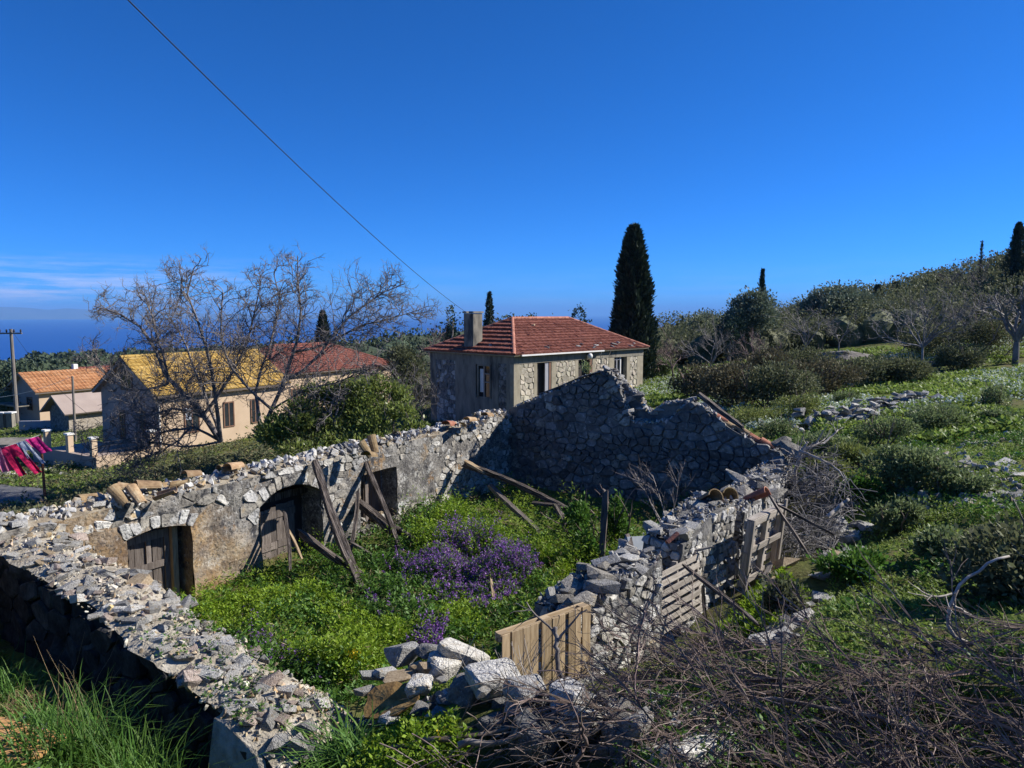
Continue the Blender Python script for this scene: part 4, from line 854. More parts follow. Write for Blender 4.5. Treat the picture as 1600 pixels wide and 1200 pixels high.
# --- fallen roof timbers
def beam_mesh(p0, p1, w, h, seed, taper=0.8):
    r = np.random.default_rng(seed); p0, p1 = np.array(p0), np.array(p1); L = np.linalg.norm(p1 - p0); t = (p1 - p0) / L
    side = unit(np.cross(t, [0, 0, 1.0])[None])[0]; up = np.cross(side, t); n = max(6, int(L / 0.25)); V = []
    base = [(-1, -1), (-0.2, -1.05), (1, -0.9), (1.05, 0.1), (0.9, 1), (0.1, 0.85), (-0.9, 1), (-1, 0.1)]
    for i in range(n + 1):
        k = i / n; tw = 1 - (1 - taper) * k
        if i in (0, n): tw *= 0.8
        off = 0.035 * np.sin(np.array([k * 5 + seed, k * 4 + 2 * seed])) * L / 3
        for j, (a, b) in enumerate(base):
            jj = r.normal(0, 0.08, 2); V.append(p0 + t * (L * k + r.normal(0, 0.05 if i in (0, n) else 0.01)) + side * ((a + jj[0]) * w / 2 * tw + off[0]) + up * ((b + jj[1]) * h / 2 * tw + off[1]))
    m_ = len(base); Fl = []
    for i in range(n):
        for j in range(m_): Fl.append((i * m_ + j, i * m_ + (j + 1) % m_, (i + 1) * m_ + (j + 1) % m_, (i + 1) * m_ + j))
    Fl += [tuple(range(m_))[::-1], tuple(n * m_ + j for j in range(m_))]
    return np.array(V), Fl
def timber(name, a, b, w, h, m, label, cat='beam', group=None):
    p0, p1 = pix(*a), pix(*b); V, Fl = beam_mesh(p0, p1, w, h, int(a[0] + a[1])); c = (p0 + p1) / 2
    # object axis along the timber so that the grain runs along it
    q = Vector(p1 - p0).to_track_quat('Z', 'Y'); Rm = np.array(q.to_matrix())
    o = link(name, mesh(name, (V - c) @ Rm, Fl, M[m]), None, c); o.rotation_mode = 'QUATERNION'; o.rotation_quaternion = q
    return tag(o, label, cat, group)
G_ = 'fallen roof timbers in the ruin'
timber('roof_beam', (489, 722, 17.95), (568, 930, 15.3), 0.17, 0.16, 'oldwood', 'heavy grey beam leaning on the wall right of the arched double door', 'beam', G_)
timber('roof_beam', (497, 735, 17.9), (560, 905, 15.7), 0.10, 0.13, 'oldwood', 'split side of the heavy leaning beam right of the arched door', 'beam', G_)
timber('roof_beam', (574, 722, 19.75), (632, 882, 17.3), 0.13, 0.12, 'oldwood', 'slim dark beam leaning across the niche', 'beam', G_)
timber('roof_beam', (562, 785, 19.4), (613, 832, 18.2), 0.22, 0.2, 'oldwood', 'thick worn beam end sticking out of the niche', 'beam', G_)
timber('roof_beam', (592, 812, 18.8), (702, 882, 17.3), 0.16, 0.15, 'oldwood', 'dark beam running from the niche down into the purple flowers', 'beam', G_)
timber('roof_beam', (470, 832, 16.9), (532, 880, 16.6), 0.17, 0.15, 'oldwood', 'thick weathered beam lying from the arched door behind the leaning beam', 'beam', G_)
timber('roof_beam', (528, 872, 16.5), (574, 905, 16.3), 0.14, 0.14, 'oldwood', 'short beam end past the foot of the heavy leaning beam', 'beam', G_)
timber('roof_batten', (560, 768, 18.9), (547, 872, 17.6), 0.10, 0.10, 'oldwood', 'upright dark batten left of the niche', 'batten', G_)
timber('roof_batten', (546, 845, 17.9), (600, 882, 17.2), 0.07, 0.07, 'doorwood', 'thin sloping batten under the niche', 'batten', G_)
timber('roof_batten', (448, 824, 16.8), (472, 872, 16.2), 0.06, 0.06, 'pallet', 'thin pale stick leaning against the double door', 'stick', G_)
timber('roof_batten', (446, 800, 16.9), (454, 890, 16.0), 0.09, 0.07, 'oldwood', 'dark post leaning between the two door leaves', 'post', G_)
timber('roof_beam', (724, 724, 23.0), (893, 797, 20.4), 0.19, 0.17, 'oldwood', 'long dark beam propped on the wall beside the shaded gable', 'beam', G_)
timber('roof_batten', (731, 722, 22.9), (757, 738, 22.4), 0.22, 0.08, 'pallet', 'short pale plank on the upper end of the long dark beam', 'plank', G_)
timber('roof_beam', (768, 760, 22.2), (841, 831, 19.3), 0.16, 0.14, 'doorwood', 'pale brown beam hanging down below the long dark beam', 'beam', G_)
timber('roof_batten', (832, 785, 20.7), (878, 792, 20.3), 0.22, 0.08, 'oldwood', 'flat board end under the lower end of the long dark beam', 'plank', G_)
timber('roof_beam', (866, 790, 20.3), (905, 860, 18.2), 0.16, 0.16, 'oldwood', 'brown post supporting the lower end of the long dark beam', 'post', G_)
timber('roof_batten', (768, 829, 19.2), (790, 862, 17.9), 0.09, 0.06, 'deadwood', 'bleached stick on the right standing in the flowers', 'stick', G_)
timber('roof_batten', (743, 836, 18.9), (763, 858, 18.1), 0.07, 0.06, 'deadwood', 'bleached stick on the left standing in the flowers', 'stick', G_)
timber('roof_beam', (762, 848, 18.4), (840, 888, 17.0), 0.14, 0.14, 'oldwood', 'half buried beam behind the bleached sticks', 'beam', G_)
timber('wooden_post', (945, 768, 17.0), (942, 872, 16.6), 0.16, 0.16, 'doorwood', 'weathered upright post in front of the shaded gable', 'post')
timber('wooden_post', (981, 838, 14.2), (987, 862, 14.0), 0.12, 0.10, 'doorwood', 'short pale post stump beside the blue white slab', 'post')
timber('wooden_board', (352, 1001, 13.1), (384, 982, 13.7), 0.12, 0.08, 'pallet', 'short pale round timber behind the near wall rubble', 'board')
timber('wooden_board', (350, 1009, 12.9), (438, 984, 13.6), 0.24, 0.05, 'greypallet', 'broad grey board lying in the weeds behind the near wall', 'board')
timber('wooden_stick', (768, 905, 15.2), (771, 945, 14.6), 0.06, 0.06, 'pallet', 'thin tan stick standing in the green weeds near the big loose blocks', 'stick')
timber('rafter', (1093, 617, 21.2), (1161, 668, 20.0), 0.14, 0.14, 'oldwood', 'dark rafter lying along the right gable slope', 'rafter')
timber('rafter', (842, 617, 25.6), (905, 591, 24.9), 0.12, 0.08, 'oldwood', 'thin dark batten along the left gable slope', 'rafter')
timber('wooden_board', (905, 590, 24.6), (960, 577, 23.9), 0.3, 0.05, 'oldwood', 'thin board lying across the gable peak', 'board')
# --- pallets
def frame_box(o, u, n, up, b):
    V, Fq = boxVF(*b); return o + V[:, :1] * u + V[:, 1:2] * n + V[:, 2:3] * up
def pallet(label, p0, p1, z0, z1, lean, pieces, m, twist=0.0):
    p0, p1 = np.array(p0, float), np.array(p1, float); L = np.linalg.norm(p1 - p0); u = np.array([*((p1 - p0) / L), 0]); n = np.array([u[1], -u[0], 0.0])
    up = np.array([0, 0, 1.0]) * math.cos(lean) + n * math.sin(lean); n2 = n * math.cos(lean) - np.array([0, 0, 1.0]) * math.sin(lean)
    r = thing('pallet', label, 'pallet', (p0[0], p0[1], z0)); o = np.array([p0[0], p0[1], z0])
    for nm, b, mm_ in pieces(L, z1 - z0):
        jit = rng.normal(0, 0.004, 6); V = frame_box(o, u, n2, up, np.array(b) + jit); c = V.mean(0); ax = np.argmax([b[1] - b[0], b[3] - b[2], b[5] - b[4]])
        e = [u, n2, up][ax]; q = Vector(e).to_track_quat('Z', 'Y'); Rm = np.array(q.to_matrix())
        me = mesh(nm, (V - c) @ Rm, boxVF(0, 1, 0, 1, 0, 1)[1], M[mm_])
        bm = bmesh.new(); bm.from_mesh(me); bmesh.ops.recalc_face_normals(bm, faces=bm.faces[:]); bmesh.ops.bevel(bm, geom=bm.edges[:], offset=0.0022, segments=1, affect='EDGES'); bm.to_mesh(me); bm.free()
        k = link(nm, me, r, c - np.array(r.location)); k.rotation_mode = 'QUATERNION'; k.rotation_quaternion = q
    return r, o, u, n2, up
def pieces0(L, H):
    out = []; x = 0.0; ws = [0.105, 0.145, 0.10, 0.105, 0.135, 0.10, 0.075, 0.10, 0.085, 0.125]; gaps = [0.02, 0.003, 0.003, 0.05, 0.003, 0.008, 0.055, 0.006, 0.016, 0]
    sc = L / (sum(ws) + sum(gaps))
    for w, g in zip(ws, gaps): out.append(('slat', (x, x + w * sc, -0.02, 0.0, 0.0, H - (0 if len(out) != 3 else 0.0)), 'pallet')); x += (w + g) * sc
    for z in (0.0, H / 2 - 0.05, H - 0.10):
        out.append(('stringer', (0, L, -0.042, -0.021, z, z + 0.10), 'pallet')); out.append(('stringer', (0, L, -0.145, -0.124, z, z + 0.10), 'pallet'))
        for xx in (0.0, L / 2 - 0.07, L - 0.14): out.append(('block', (xx, xx + 0.14, -0.123, -0.043, z + 0.002, z + 0.098), 'pallet'))
    return out
pr = pallet('new tan wooden pallet standing upright among the near boulders', (-0.12, 8.58), (1.05, 9.52), 1.34, 2.32, 0.0, pieces0, 'pallet')
# stamped letters on the end block
tcu = bpy.data.curves.new('stamp', 'FONT'); tcu.body = 'EUR'; tcu.size = 0.085; tcu.extrude = 0.0008; tcu.align_x = 'CENTER'; tcu.align_y = 'CENTER'
to = bpy.data.objects.new('stamp', tcu); COL.objects.link(to); bpy.context.view_layer.update()
tme = bpy.data.meshes.new_from_object(to.evaluated_get(bpy.context.evaluated_depsgraph_get())); bpy.data.objects.remove(to)
tme.materials.clear(); tme.materials.append(M['dark'])
r0, o0, u0, n0, up0 = pr
st = link('stamp', tme, r0)
X = up0; Yv = n0; Zv = -u0         # letters run up the block
st.matrix_local = Matrix(((X[0], -Yv[0], Zv[0], 0), (X[1], -Yv[1], Zv[1], 0), (X[2], -Yv[2], Zv[2], 0), (0, 0, 0, 1)))
pos = n0 * -0.084 + up0 * (1.34 - 1.34 + 0.98 - 0.11) - u0 * 0.012
st.location = pos; st.scale = (0.75, 0.75, 0.75)
def pieces1(L, H):
    out = []
    for xx, w in ((0.0, 0.11), (L * 0.47, 0.06), (L - 0.06, 0.06)): out.append(('post', (xx, xx + w, -0.11, -0.022, 0.0, H + (0.06 if xx == 0 else 0)), 'greypallet'))
    for k in range(7): out.append(('slat', (0.02, L, -0.02, 0.0, H * (k + 0.15) / 7, H * (k + 0.15) / 7 + 0.095), 'greypallet'))
    for k in range(3): out.append(('slat', (0.0, L, -0.132, -0.112, H * (k * 2 + 0.6) / 7, H * (k * 2 + 0.6) / 7 + 0.10), 'greypallet'))
    out.append(('post', (0.16, 0.27, -0.22, -0.135, 0.3, H + 0.16), 'greypallet'))
    return out
pallet('grey pallet with level slats closing the gap in the low wall', (2.38, 11.3), (3.32, 12.35), 1.05, 2.10, -0.10, pieces1, 'greypallet')
def pieces2(L, H):
    out = [('post', (0.0, 0.075, 0.0, 0.05, -0.25, H), 'greypallet'), ('post', (L - 0.07, L, 0.0, 0.05, 0.25, H + 0.12), 'greypallet')]
    for z in (H - 0.13, H * 0.52, 0.12): out.append(('rail', (0.08, L if z > 0.2 else L * 0.55, 0.002, 0.03, z, z + 0.115), 'greypallet'))
    for xx in (0.02, L * 0.48, L - 0.12): out.append(('post', (xx, xx + 0.09, -0.10, -0.004, 0.05, H - 0.03), 'greypallet'))
    for k in range(6): out.append(('slat', (0.0, L, -0.125, -0.103, H * (k + 0.1) / 6, H * (k + 0.1) / 6 + 0.125), 'greypallet'))
    for z in (H - 0.02, H * 0.52): out.append(('slat', (0.0, L, -0.12, 0.0, z, z + 0.022), 'white' if 0 else 'greypallet'))
    return out
pallet('broken bleached pallet frame leaning beside the dead branches', (4.22, 13.05), (5.22, 14.15), 1.15, 2.50, 0.10, pieces2, 'greypallet')
timber('broken_slat', (1180, 935, 13.0), (1196, 905, 13.3), 0.10, 0.03, 'greypallet', 'broken slat sticking up at the foot of the broken pallet', 'slat')
timber('broken_slat', (1192, 905, 13.2), (1205, 880, 13.5), 0.10, 0.03, 'greypallet', 'broken slat resting on the tan stone by the broken pallet', 'slat')
timber('wooden_pole', (1205, 776, 13.6), (1266, 873, 13.0), 0.055, 0.055, 'oldwood', 'dark pole leaning across the right end of the broken pallet', 'pole')
timber('wooden_pole', (1072, 884, 11.2), (1186, 978, 10.0), 0.06, 0.06, 'oldwood', 'long dark pole sloping down from the grey slatted pallet', 'pole')
timber('wooden_pole', (1098, 912, 11.6), (1104, 985, 11.3), 0.055, 0.055, 'oldwood', 'thin upright stake in front of the grey slatted pallet', 'stake')
timber('wooden_pole', (1020, 873, 12.6), (1112, 856, 12.4), 0.06, 0.05, 'deadwood', 'bleached crooked pole laid across the gap above the grey pallet', 'pole')
timber('wooden_pole', (1215, 790, 13.8), (1302, 834, 13.6), 0.05, 0.05, 'oldwood', 'thin pole lying over the dead branches right of the broken pallet', 'pole')
# slab and blocks in the gap
V, Fl = boxVF(-0.34, 0.34, -0.05, 0.05, -0.25, 0.25)
sl = tag(link('stone_slab', mesh('stone_slab', V, Fl, M['slab']), None, pix(1003, 858, 14.2), (-0.5, 0.1, 0.5)), 'smooth blue white slab tilted in the shade behind the big loose blocks', 'slab')
tag(stone(None, pix(1060, 852, 12.6), (0.95, 0.7, 0.5), 'darkst', 'm', 'boulder', rot=(0, 0, 0.6)), 'grey shaded block in the wall gap above the slatted pallet', 'stone')
tag(stone(None, pix(1037, 833, 12.9), (0.34, 0.3, 0.14), 'pale', 'm', 'boulder', rot=(0.1, 0, 0.6)), 'flat white topped stone capping the block in the wall gap', 'stone')
tag(stone(None, pix(1202, 908, 13.1), (0.62, 0.5, 0.5), 'tan', 'm', 'boulder', rot=(0.5, 0.2, 0.6)), 'pointed tan stone against the foot of the broken pallet', 'stone')
tag(stone(None, pix(1222, 884, 13.6), (0.62, 0.5, 0.46), 'tan', 'm', 'boulder', rot=(0.1, 0.6, 1.9)), 'reddish brown stone behind the pointed tan stone by the broken pallet', 'stone')
tag(stone(None, pix(1128, 993, 10.9), (0.5, 0.4, 0.35), 'pale', 'm', 'boulder', rot=(0.1, 0.1, 0.4)), 'pale stone at the foot of the slatted pallet', 'stone')
# --- near boulders
for px, py, d, sx, sy, sz_, m_, rot, lab in [
    (631, 1021, 9.6, 0.36, 0.34, 0.34, 'stone', (0.2, 0.3, 0.5), 'dark grey cube shaped boulder at the edge of the green weeds'),
    (675, 1022, 9.5, 0.40, 0.30, 0.26, 'stone', (0, 0.3, 0.4), 'grey stone right of the cube shaped boulder'),
    (700, 1048, 9.2, 0.55, 0.45, 0.45, 'pale', (0.3, 0.2, 0.9), 'large pale boulder behind the dead stems'),
    (722, 1030, 9.3, 0.60, 0.40, 0.30, 'pale', (0.1, 0.5, 0.2), 'long white boulder sloping down towards the tan pallet'),
    (650, 1046, 9.1, 0.17, 0.16, 0.2, 'tan', (0.1, 0, 0.2), 'small tan block below the cube shaped boulder'),
    (664, 1050, 9.0, 0.15, 0.16, 0.2, 'tan', (0, 0.1, 0.5), 'small tan block with a cracked top, right of its twin'),
    (625, 1064, 8.9, 0.34, 0.30, 0.10, 'oldredtile', (0.1, 0, 0.3), 'flat reddish stone above the curved ochre slab'),
    (661, 1076, 8.6, 0.52, 0.42, 0.36, 'pale', (0.2, 0.2, 1.2), 'lichen covered boulder right of the curved ochre slab'),
    (582, 1058, 9.1, 0.28, 0.22, 0.18, 'stone', (0, 0.2, 0.4), 'small grey stone left of the white one'),
    (603, 1054, 9.1, 0.26, 0.20, 0.16, 'pale', (0, 0.2, 0.4), 'small white stone above the curved ochre slab'),
    (572, 1085, 8.8, 0.24, 0.2, 0.14, 'pale', (0, 0.1, 0.4), 'white stone at the left tip of the curved ochre slab'),
    (610, 1128, 8.2, 0.42, 0.34, 0.28, 'stone', (0, 0.2, 0.4), 'grey stone under the curved ochre slab beside the strap leaves'),
    (634, 1152, 7.9, 0.30, 0.25, 0.22, 'pale', (0.3, 0.2, 1.4), 'pale pitted stone above the cut log ends'),
    (655, 1112, 8.1, 0.26, 0.24, 0.24, 'stone', (0.3, 0.2, 1.4), 'small grey stone between the ochre slab and the shade'),
    (658, 1138, 7.9, 0.12, 0.10, 0.16, 'pale', (0.3, 0.2, 1.4), 'tiny white stone standing in the shade of the boulders'),
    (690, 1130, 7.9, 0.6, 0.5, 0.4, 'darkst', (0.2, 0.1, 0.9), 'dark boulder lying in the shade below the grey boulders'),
    (674, 1122, 7.8, 0.13, 0.1, 0.06, 'pale', (0.0, 0.1, 0.9), 'small flat pale stone lit on top of the shaded boulder'),
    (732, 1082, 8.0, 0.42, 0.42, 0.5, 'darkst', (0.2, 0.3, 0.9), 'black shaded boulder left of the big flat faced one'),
    (774, 1066, 8.0, 0.72, 0.42, 0.52, 'stone', (0.3, 0.2, 0.5), 'big flat faced grey boulder in front of the tan pallet'),
    (752, 1084, 7.6, 0.16, 0.14, 0.16, 'pale', (0.3, 0.2, 0.5), 'small pale stone lit between two dark boulders'),
    (828, 1090, 7.6, 0.56, 0.50, 0.52, 'stone', (0.4, 0.3, 0.2), 'round blue grey boulder right of the flat faced one'),
    (892, 1098, 7.4, 0.50, 0.42, 0.42, 'stone', (0.1, 0.3, 1.2), 'grey boulder partly under the twigs by the tan pallet'),
    (905, 1128, 7.1, 0.50, 0.44, 0.40, 'pale', (0.2, 0.1, 2.2), 'speckled grey boulder below the tan pallet twigs'),
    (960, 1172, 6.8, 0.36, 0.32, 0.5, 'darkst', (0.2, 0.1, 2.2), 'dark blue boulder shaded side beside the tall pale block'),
    (998, 1150, 6.8, 0.40, 0.36, 0.66, 'pale', (0.2, 0.2, 0.3), 'tall pale pointed block at the bottom of the brushwood'),
    (1085, 1180, 6.7, 0.85, 0.6, 0.5, 'pale', (0.1, 0.1, 0.3), 'wide pale boulder at the bottom edge under the brushwood'),
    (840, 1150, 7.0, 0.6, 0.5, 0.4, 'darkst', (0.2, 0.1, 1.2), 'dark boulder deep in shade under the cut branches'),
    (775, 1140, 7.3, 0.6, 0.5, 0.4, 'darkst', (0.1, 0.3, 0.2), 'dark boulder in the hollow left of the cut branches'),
    (1390, 1190, 6.6, 0.4, 0.3, 0.3, 'pale', (0.1, 0.3, 0.2), 'pale stone at the bottom edge under the right side twigs')]:
    if m_ == 'oldredtile': m_ = 'tan'
    o = stone(None, pix(px, py, d) + np.array([0, 0, 0.03]), (sx, sy, sz_), m_, 'b' if max(sx, sz_) > 0.3 else 'm', 'boulder', rot=rot); o.scale = (sx * 0.66, sy * 0.66, sz_ * 0.66)
    tag(o, lab, 'boulder')
# broken curved slab of ochre clay
V = []; n1_, n2_ = 15, 5
for lay, zz in ((0, 0.0), (1, -0.035)):
    for j in range(n2_):
        for i in range(n1_):
            a = 2 * math.pi * i / n1_; r_ = (j / (n2_ - 1)); w = 1 + 0.10 * math.sin(3 * a + 1) + 0.06 * math.sin(5 * a)
            V.append((0.31 * r_ * w * math.cos(a), 0.235 * r_ * w * math.sin(a), zz + 0.09 * r_ ** 2 * math.cos(a + 0.8)))
V = np.array(V); V[:, 2] += 0.012 * fbm(V, 6, 2, 3); Fl = []
for lay in (0, 1):
    for j in range(n2_ - 1):
        for i in range(n1_):
            q = [lay * n1_ * n2_ + j * n1_ + i, lay * n1_ * n2_ + j * n1_ + (i + 1) % n1_, lay * n1_ * n2_ + (j + 1) * n1_ + (i + 1) % n1_, lay * n1_ * n2_ + (j + 1) * n1_ + i]
            Fl.append(tuple(q[::-1]) if lay == 0 else tuple(q))
for i in range(n1_):
    a_ = (n2_ - 1) * n1_ + i; b_ = (n2_ - 1) * n1_ + (i + 1) % n1_; Fl.append((a_, b_, b_ + n1_ * n2_, a_ + n1_ * n2_))
tag(link('clay_slab', mesh('clay_slab', V, Fl, mat('ochre_clay', [(0.3, (0.13, 0.075, 0.03)), (0.5, (0.22, 0.135, 0.05)), (0.7, (0.31, 0.21, 0.09))], scale=7, bump=0.5)), None, pix(608, 1093, 8.45), (0.60, 0.0, -0.35), (1.15, 1.15, 1.15)), 'curved ochre clay slab lying among the near boulders', 'slab')
# rubble heap under the near boulders
heap = thing('rubble_heap', 'heap of grey broken stones under and between the near boulders', 'rubble heap', (0.2, 8.3, 1.4))
Pp, sz = [], []
for k in range(900):
    px = rng.uniform(560, 1130); py = 1040 + (px - 560) * 0.2 + rng.uniform(-25, 60); q = pix(px, py, 9.3 - (px - 560) * 0.0042 + rng.uniform(-0.3, 0.3))
    q[2] = Z1(q[0], q[1]) + rng.uniform(0, 0.08); Pp.append(q); sz.append(rng.uniform(0.05, 0.2))
rubble(heap, Pp, sz, 'rubble', 'small_stones')
for k in range(60):
    px = rng.uniform(665, 1010) if k % 5 else rng.uniform(570, 640); py = 1050 + (px - 585) * 0.20 + rng.uniform(-30, 75); q = pix(px, py, 9.2 - (px - 585) * 0.0048 - (py - 1050) * 0.004 + rng.uniform(-0.15, 0.15)); q[2] = max(Z1(q[0], q[1]) + 0.05, min(q[2], Z1(q[0], q[1]) + 0.28))
    stone(heap, q, rng.uniform(0.12, 0.34), ['stone', 'darkst', 'wallst', 'stone'][k % 4], 'm', 'stone', 0.8)
# orange clay paving slab at the bottom left corner
q = gpt(18, 1178); V, Fl = boxVF(-0.55, 0.45, -0.35, 0.32, -0.03, 0.03)
tag(link('clay_tile', mesh('clay_tile', V, Fl, mat('orange_clay', [(0.3, (0.40, 0.20, 0.07)), (0.6, (0.52, 0.29, 0.12)), (0.75, (0.60, 0.42, 0.24))], scale=4, bump=0.2)), None, (q[0], q[1], Z1(q[0], q[1]) + 0.08), (0.10, 0.05, -0.3)), 'flat orange clay slab in the grass at the lower left', 'slab')
tag(stone(None, (q[0] + 0.28, q[1] + 0.42, Z1(q[0] + .28, q[1] + .42) + 0.15), (0.2, 0.14, 0.1), 'pale', 'm', 'boulder'), 'small white stone behind the flat orange clay slab', 'stone')
# ------------------------------------------------------------------ houses
def tile_rows(P0, P1, Q0, Q1, rows, tw, lift=0.05, corr=0.03, base=0.03):
    P0, P1, Q0, Q1 = [np.array(p, float) for p in (P0, P1, Q0, Q1)]
    nrm = unit(np.cross(P1 - P0, Q0 - P0)[None])[0]
    if nrm[2] < 0: nrm = -nrm
    Lx = np.linalg.norm(P1 - P0); ux = (P1 - P0) / Lx; Vs, Fs, n = [], [], 0
    for k in range(rows):
        t0, t1 = k / rows, min(1.0, (k + 1.25) / rows)
        a0, a1 = (P0 + (Q0 - P0) * t0), (P1 + (Q1 - P1) * t0); b0, b1 = (P0 + (Q0 - P0) * t1), (P1 + (Q1 - P1) * t1)
        xa0, xa1 = (a0 - P0) @ ux, (a1 - P0) @ ux; xb0, xb1 = (b0 - P0) @ ux, (b1 - P0) @ ux
        if xa1 - xa0 < tw * 0.6: continue
        m_ = max(4, int(round((xa1 - xa0) / tw * 4))) + 1
        xs = np.linspace(xa0, xa1, m_); ph = np.abs(np.sin(xs / tw * math.pi)) * corr
        xb = np.clip(xs, xb0, xb1) if xb1 > xb0 else np.full(m_, (xb0 + xb1) / 2)
        up0 = a0 - ux * xa0; up1 = b0 - ux * xb0; jj = 0.012 * rng.normal(size=m_)
        r0 = up0 + xs[:, None] * ux + nrm * base
        r1 = up0 + xs[:, None] * ux + nrm * (base + lift + ph + jj)[:, None]
        r2 = up1 + xb[:, None] * ux + nrm * (base + ph * 0.9)[:, None]
        V = np.concatenate([r0, r1, r2]); i = np.arange(m_ - 1)
        Fs.append(np.concatenate([np.stack([i, i + 1, m_ + i + 1, m_ + i], 1), np.stack([m_ + i, m_ + i + 1, 2 * m_ + i + 1, 2 * m_ + i], 1)]) + n); Vs.append(V); n += len(V)
    return np.concatenate(Vs), np.concatenate(Fs)
def sheet(Pq, th=0.06):
    P = np.array(Pq, float); n = len(P); nr = unit(np.cross(P[1] - P[0], P[2] - P[0])[None])[0]; nr = nr if nr[2] > 0 else -nr
    V = np.concatenate([P, P - nr * th]); Fl = [tuple(range(n)), tuple(range(2 * n - 1, n - 1, -1))] + [(i, (i + 1) % n, n + (i + 1) % n, n + i) for i in range(n)]
    return V, Fl
CAPV, CAPF = tile_mesh(0.13, 0.11, 0.44); cap_me = {}
def caps(root, a, b, m, step=0.36):
    a, b = np.array(a, float), np.array(b, float); L = np.linalg.norm(b - a); k = max(1, int(L / step)); d = Vector(b - a)
    if m not in cap_me: cap_me[m] = mesh('ridge_tile', CAPV, CAPF, M[m])
    yaw = math.atan2(d.y, d.x); pit = -math.atan2(d.z, math.hypot(d.x, d.y))
    for i in range(k):
        p = a + (b - a) * (i + 0.5) / k
        link('ridge_tile', cap_me[m], root, p + np.array([0, 0, -0.02]), (rng.normal(0, 0.03), pit - 0.05 + rng.normal(0, 0.02), yaw), (L / k / 0.40, 1.0, 1.0))
def stone_panel(root, x0, x1, z0, z1, yface, axis, size, mats, mort):
    """Squared rubble between concrete frames; axis 'x' = face looks to -Y, 'y' = face looks to -X (local)."""
    W_, H_ = x1 - x0, z1 - z0
    S = seeds_rows(W_, H_, size * 1.35, size, 0.35) ; out = []
    for c in cells2d(S, 1.3, size * 1.5):
        if c is None: continue
        for o_, n_ in (((0, 0), (-1, 0)), ((W_, 0), (1, 0)), ((0, 0), (0, -1)), ((0, H_), (0, 1))):
            if len(c) >= 3: c = clip_half(c, np.array(o_, float), np.array(n_, float))
        if len(c) >= 3 and poly_area(c) > 0.006: out.append(c)
    Vs, Fs, fm, n = [], [], [], 0
    for c in out:
        V, Fl, _ = face_stone(c, 0.022, rng.uniform(0.012, 0.035), 0.02)
        G = np.stack([x0 + V[:, 0], yface - V[:, 1], z0 + V[:, 2]], 1) if axis == 'x' else np.stack([yface - V[:, 1], x0 + V[:, 0], z0 + V[:, 2]], 1)
        if axis == 'y': Fl = [f[::-1] for f in Fl]
        Vs.append(G); Fs += [tuple(np.array(f) + n) for f in Fl]; fm += [int(rng.integers(len(mats)))] * len(Fl); n += len(G)
    b = (x0, x1, yface + 0.002, yface + 0.12, z0, z1) if axis == 'x' else (yface + 0.002, yface + 0.12, x0, x1, z0, z1)
    p = box('stone_panel', b, M[mort], root)
    o = link('stones', mesh('stones', np.concatenate(Vs), Fs, [M[m] for m in mats], fm), p); o['kind'] = 'stuff'
M['creamstone'] = mat('cream_squared_stone', [(0.3, (0.32, 0.28, 0.21)), (0.5, (0.44, 0.39, 0.31)), (0.7, (0.54, 0.49, 0.41))], scale=5, rough=0.9, bump=0.5, rnd=0.2, island=0.25, hue=0.015)
M['panelmortar'] = mat('panel_mortar', [(0.3, (0.22, 0.195, 0.145)), (0.6, (0.32, 0.285, 0.22))], scale=3, rough=0.95, bump=0.5)
th = R(46.0); c_, s_ = math.cos(th), math.sin(th); D0 = 42.0; X0 = 0.11
def fxr(px): u = (px - 800) / F; return (u * D0 - X0) / (c_ - u * s_)
def fyl(px): u = (px - 800) / F; return (X0 - D0 * u) / (s_ + u * c_)
H = 3.82; L_, W_ = fxr(1005), fyl(672)
hr = thing('stone_house', 'stone house with red hipped tile roof, square chimney and empty window openings', 'house', (X0, D0, 0), th)
zb_ = -1.6
box('wall', (0.30, L_ - 0.02, 0.30, W_ - 0.02, zb_, H - 0.02), M['dark'], hr)
box('eaves_shade_beam', (-0.015, L_ + 0.01, -0.015, 0.298, H - 0.52, H), M['concrete'], hr)  # beam in darker concrete that paints the shade band below the eaves
box('eaves_shade_beam', (-0.015, 0.298, 0.30, W_ + 0.01, H - 0.50, H), M['concrete'], hr)
box('rear_wall', (0.30, L_ + 0.01, W_ - 0.018, W_ + 0.01, zb_, H), M['concrete'], hr); box('side_wall', (L_ - 0.018, L_ + 0.01, 0.30, W_ - 0.02, zb_, H), M['concrete'], hr)
def px_seg(a, b): return fxr(a), fxr(b)
def col_x(a, b, m, z0=zb_, z1=H - 0.52, proud=0.0, name='pillar', depth=0.298): x0, x1 = px_seg(a, b); return box(name, (x0, x1, -proud, depth, z0, z1), M[m], hr)
col_x(803, 813, 'warmconcrete'); col_x(834.5, 839.5, 'warmconcrete'); col_x(862, 869, 'warmconcrete'); col_x(899, 904, 'warmconcrete'); col_x(926, 931, 'warmconcrete'); col_x(952, 960, 'warmconcrete'); col_x(980, 985, 'warmconcrete'); col_x(996, 1005, 'warmconcrete')
for a, b in ((813, 834.5), (869, 899), (931, 952), (985, 996)):
    x0, x1 = px_seg(a, b); stone_panel(hr, x0, x1, zb_, H - 0.52, 0.03, 'x', 0.30, ['creamstone'], 'panelmortar'); box('wall_backing', (x0, x1, 0.16, 0.298, zb_, H - 0.52), M['concrete'], hr)
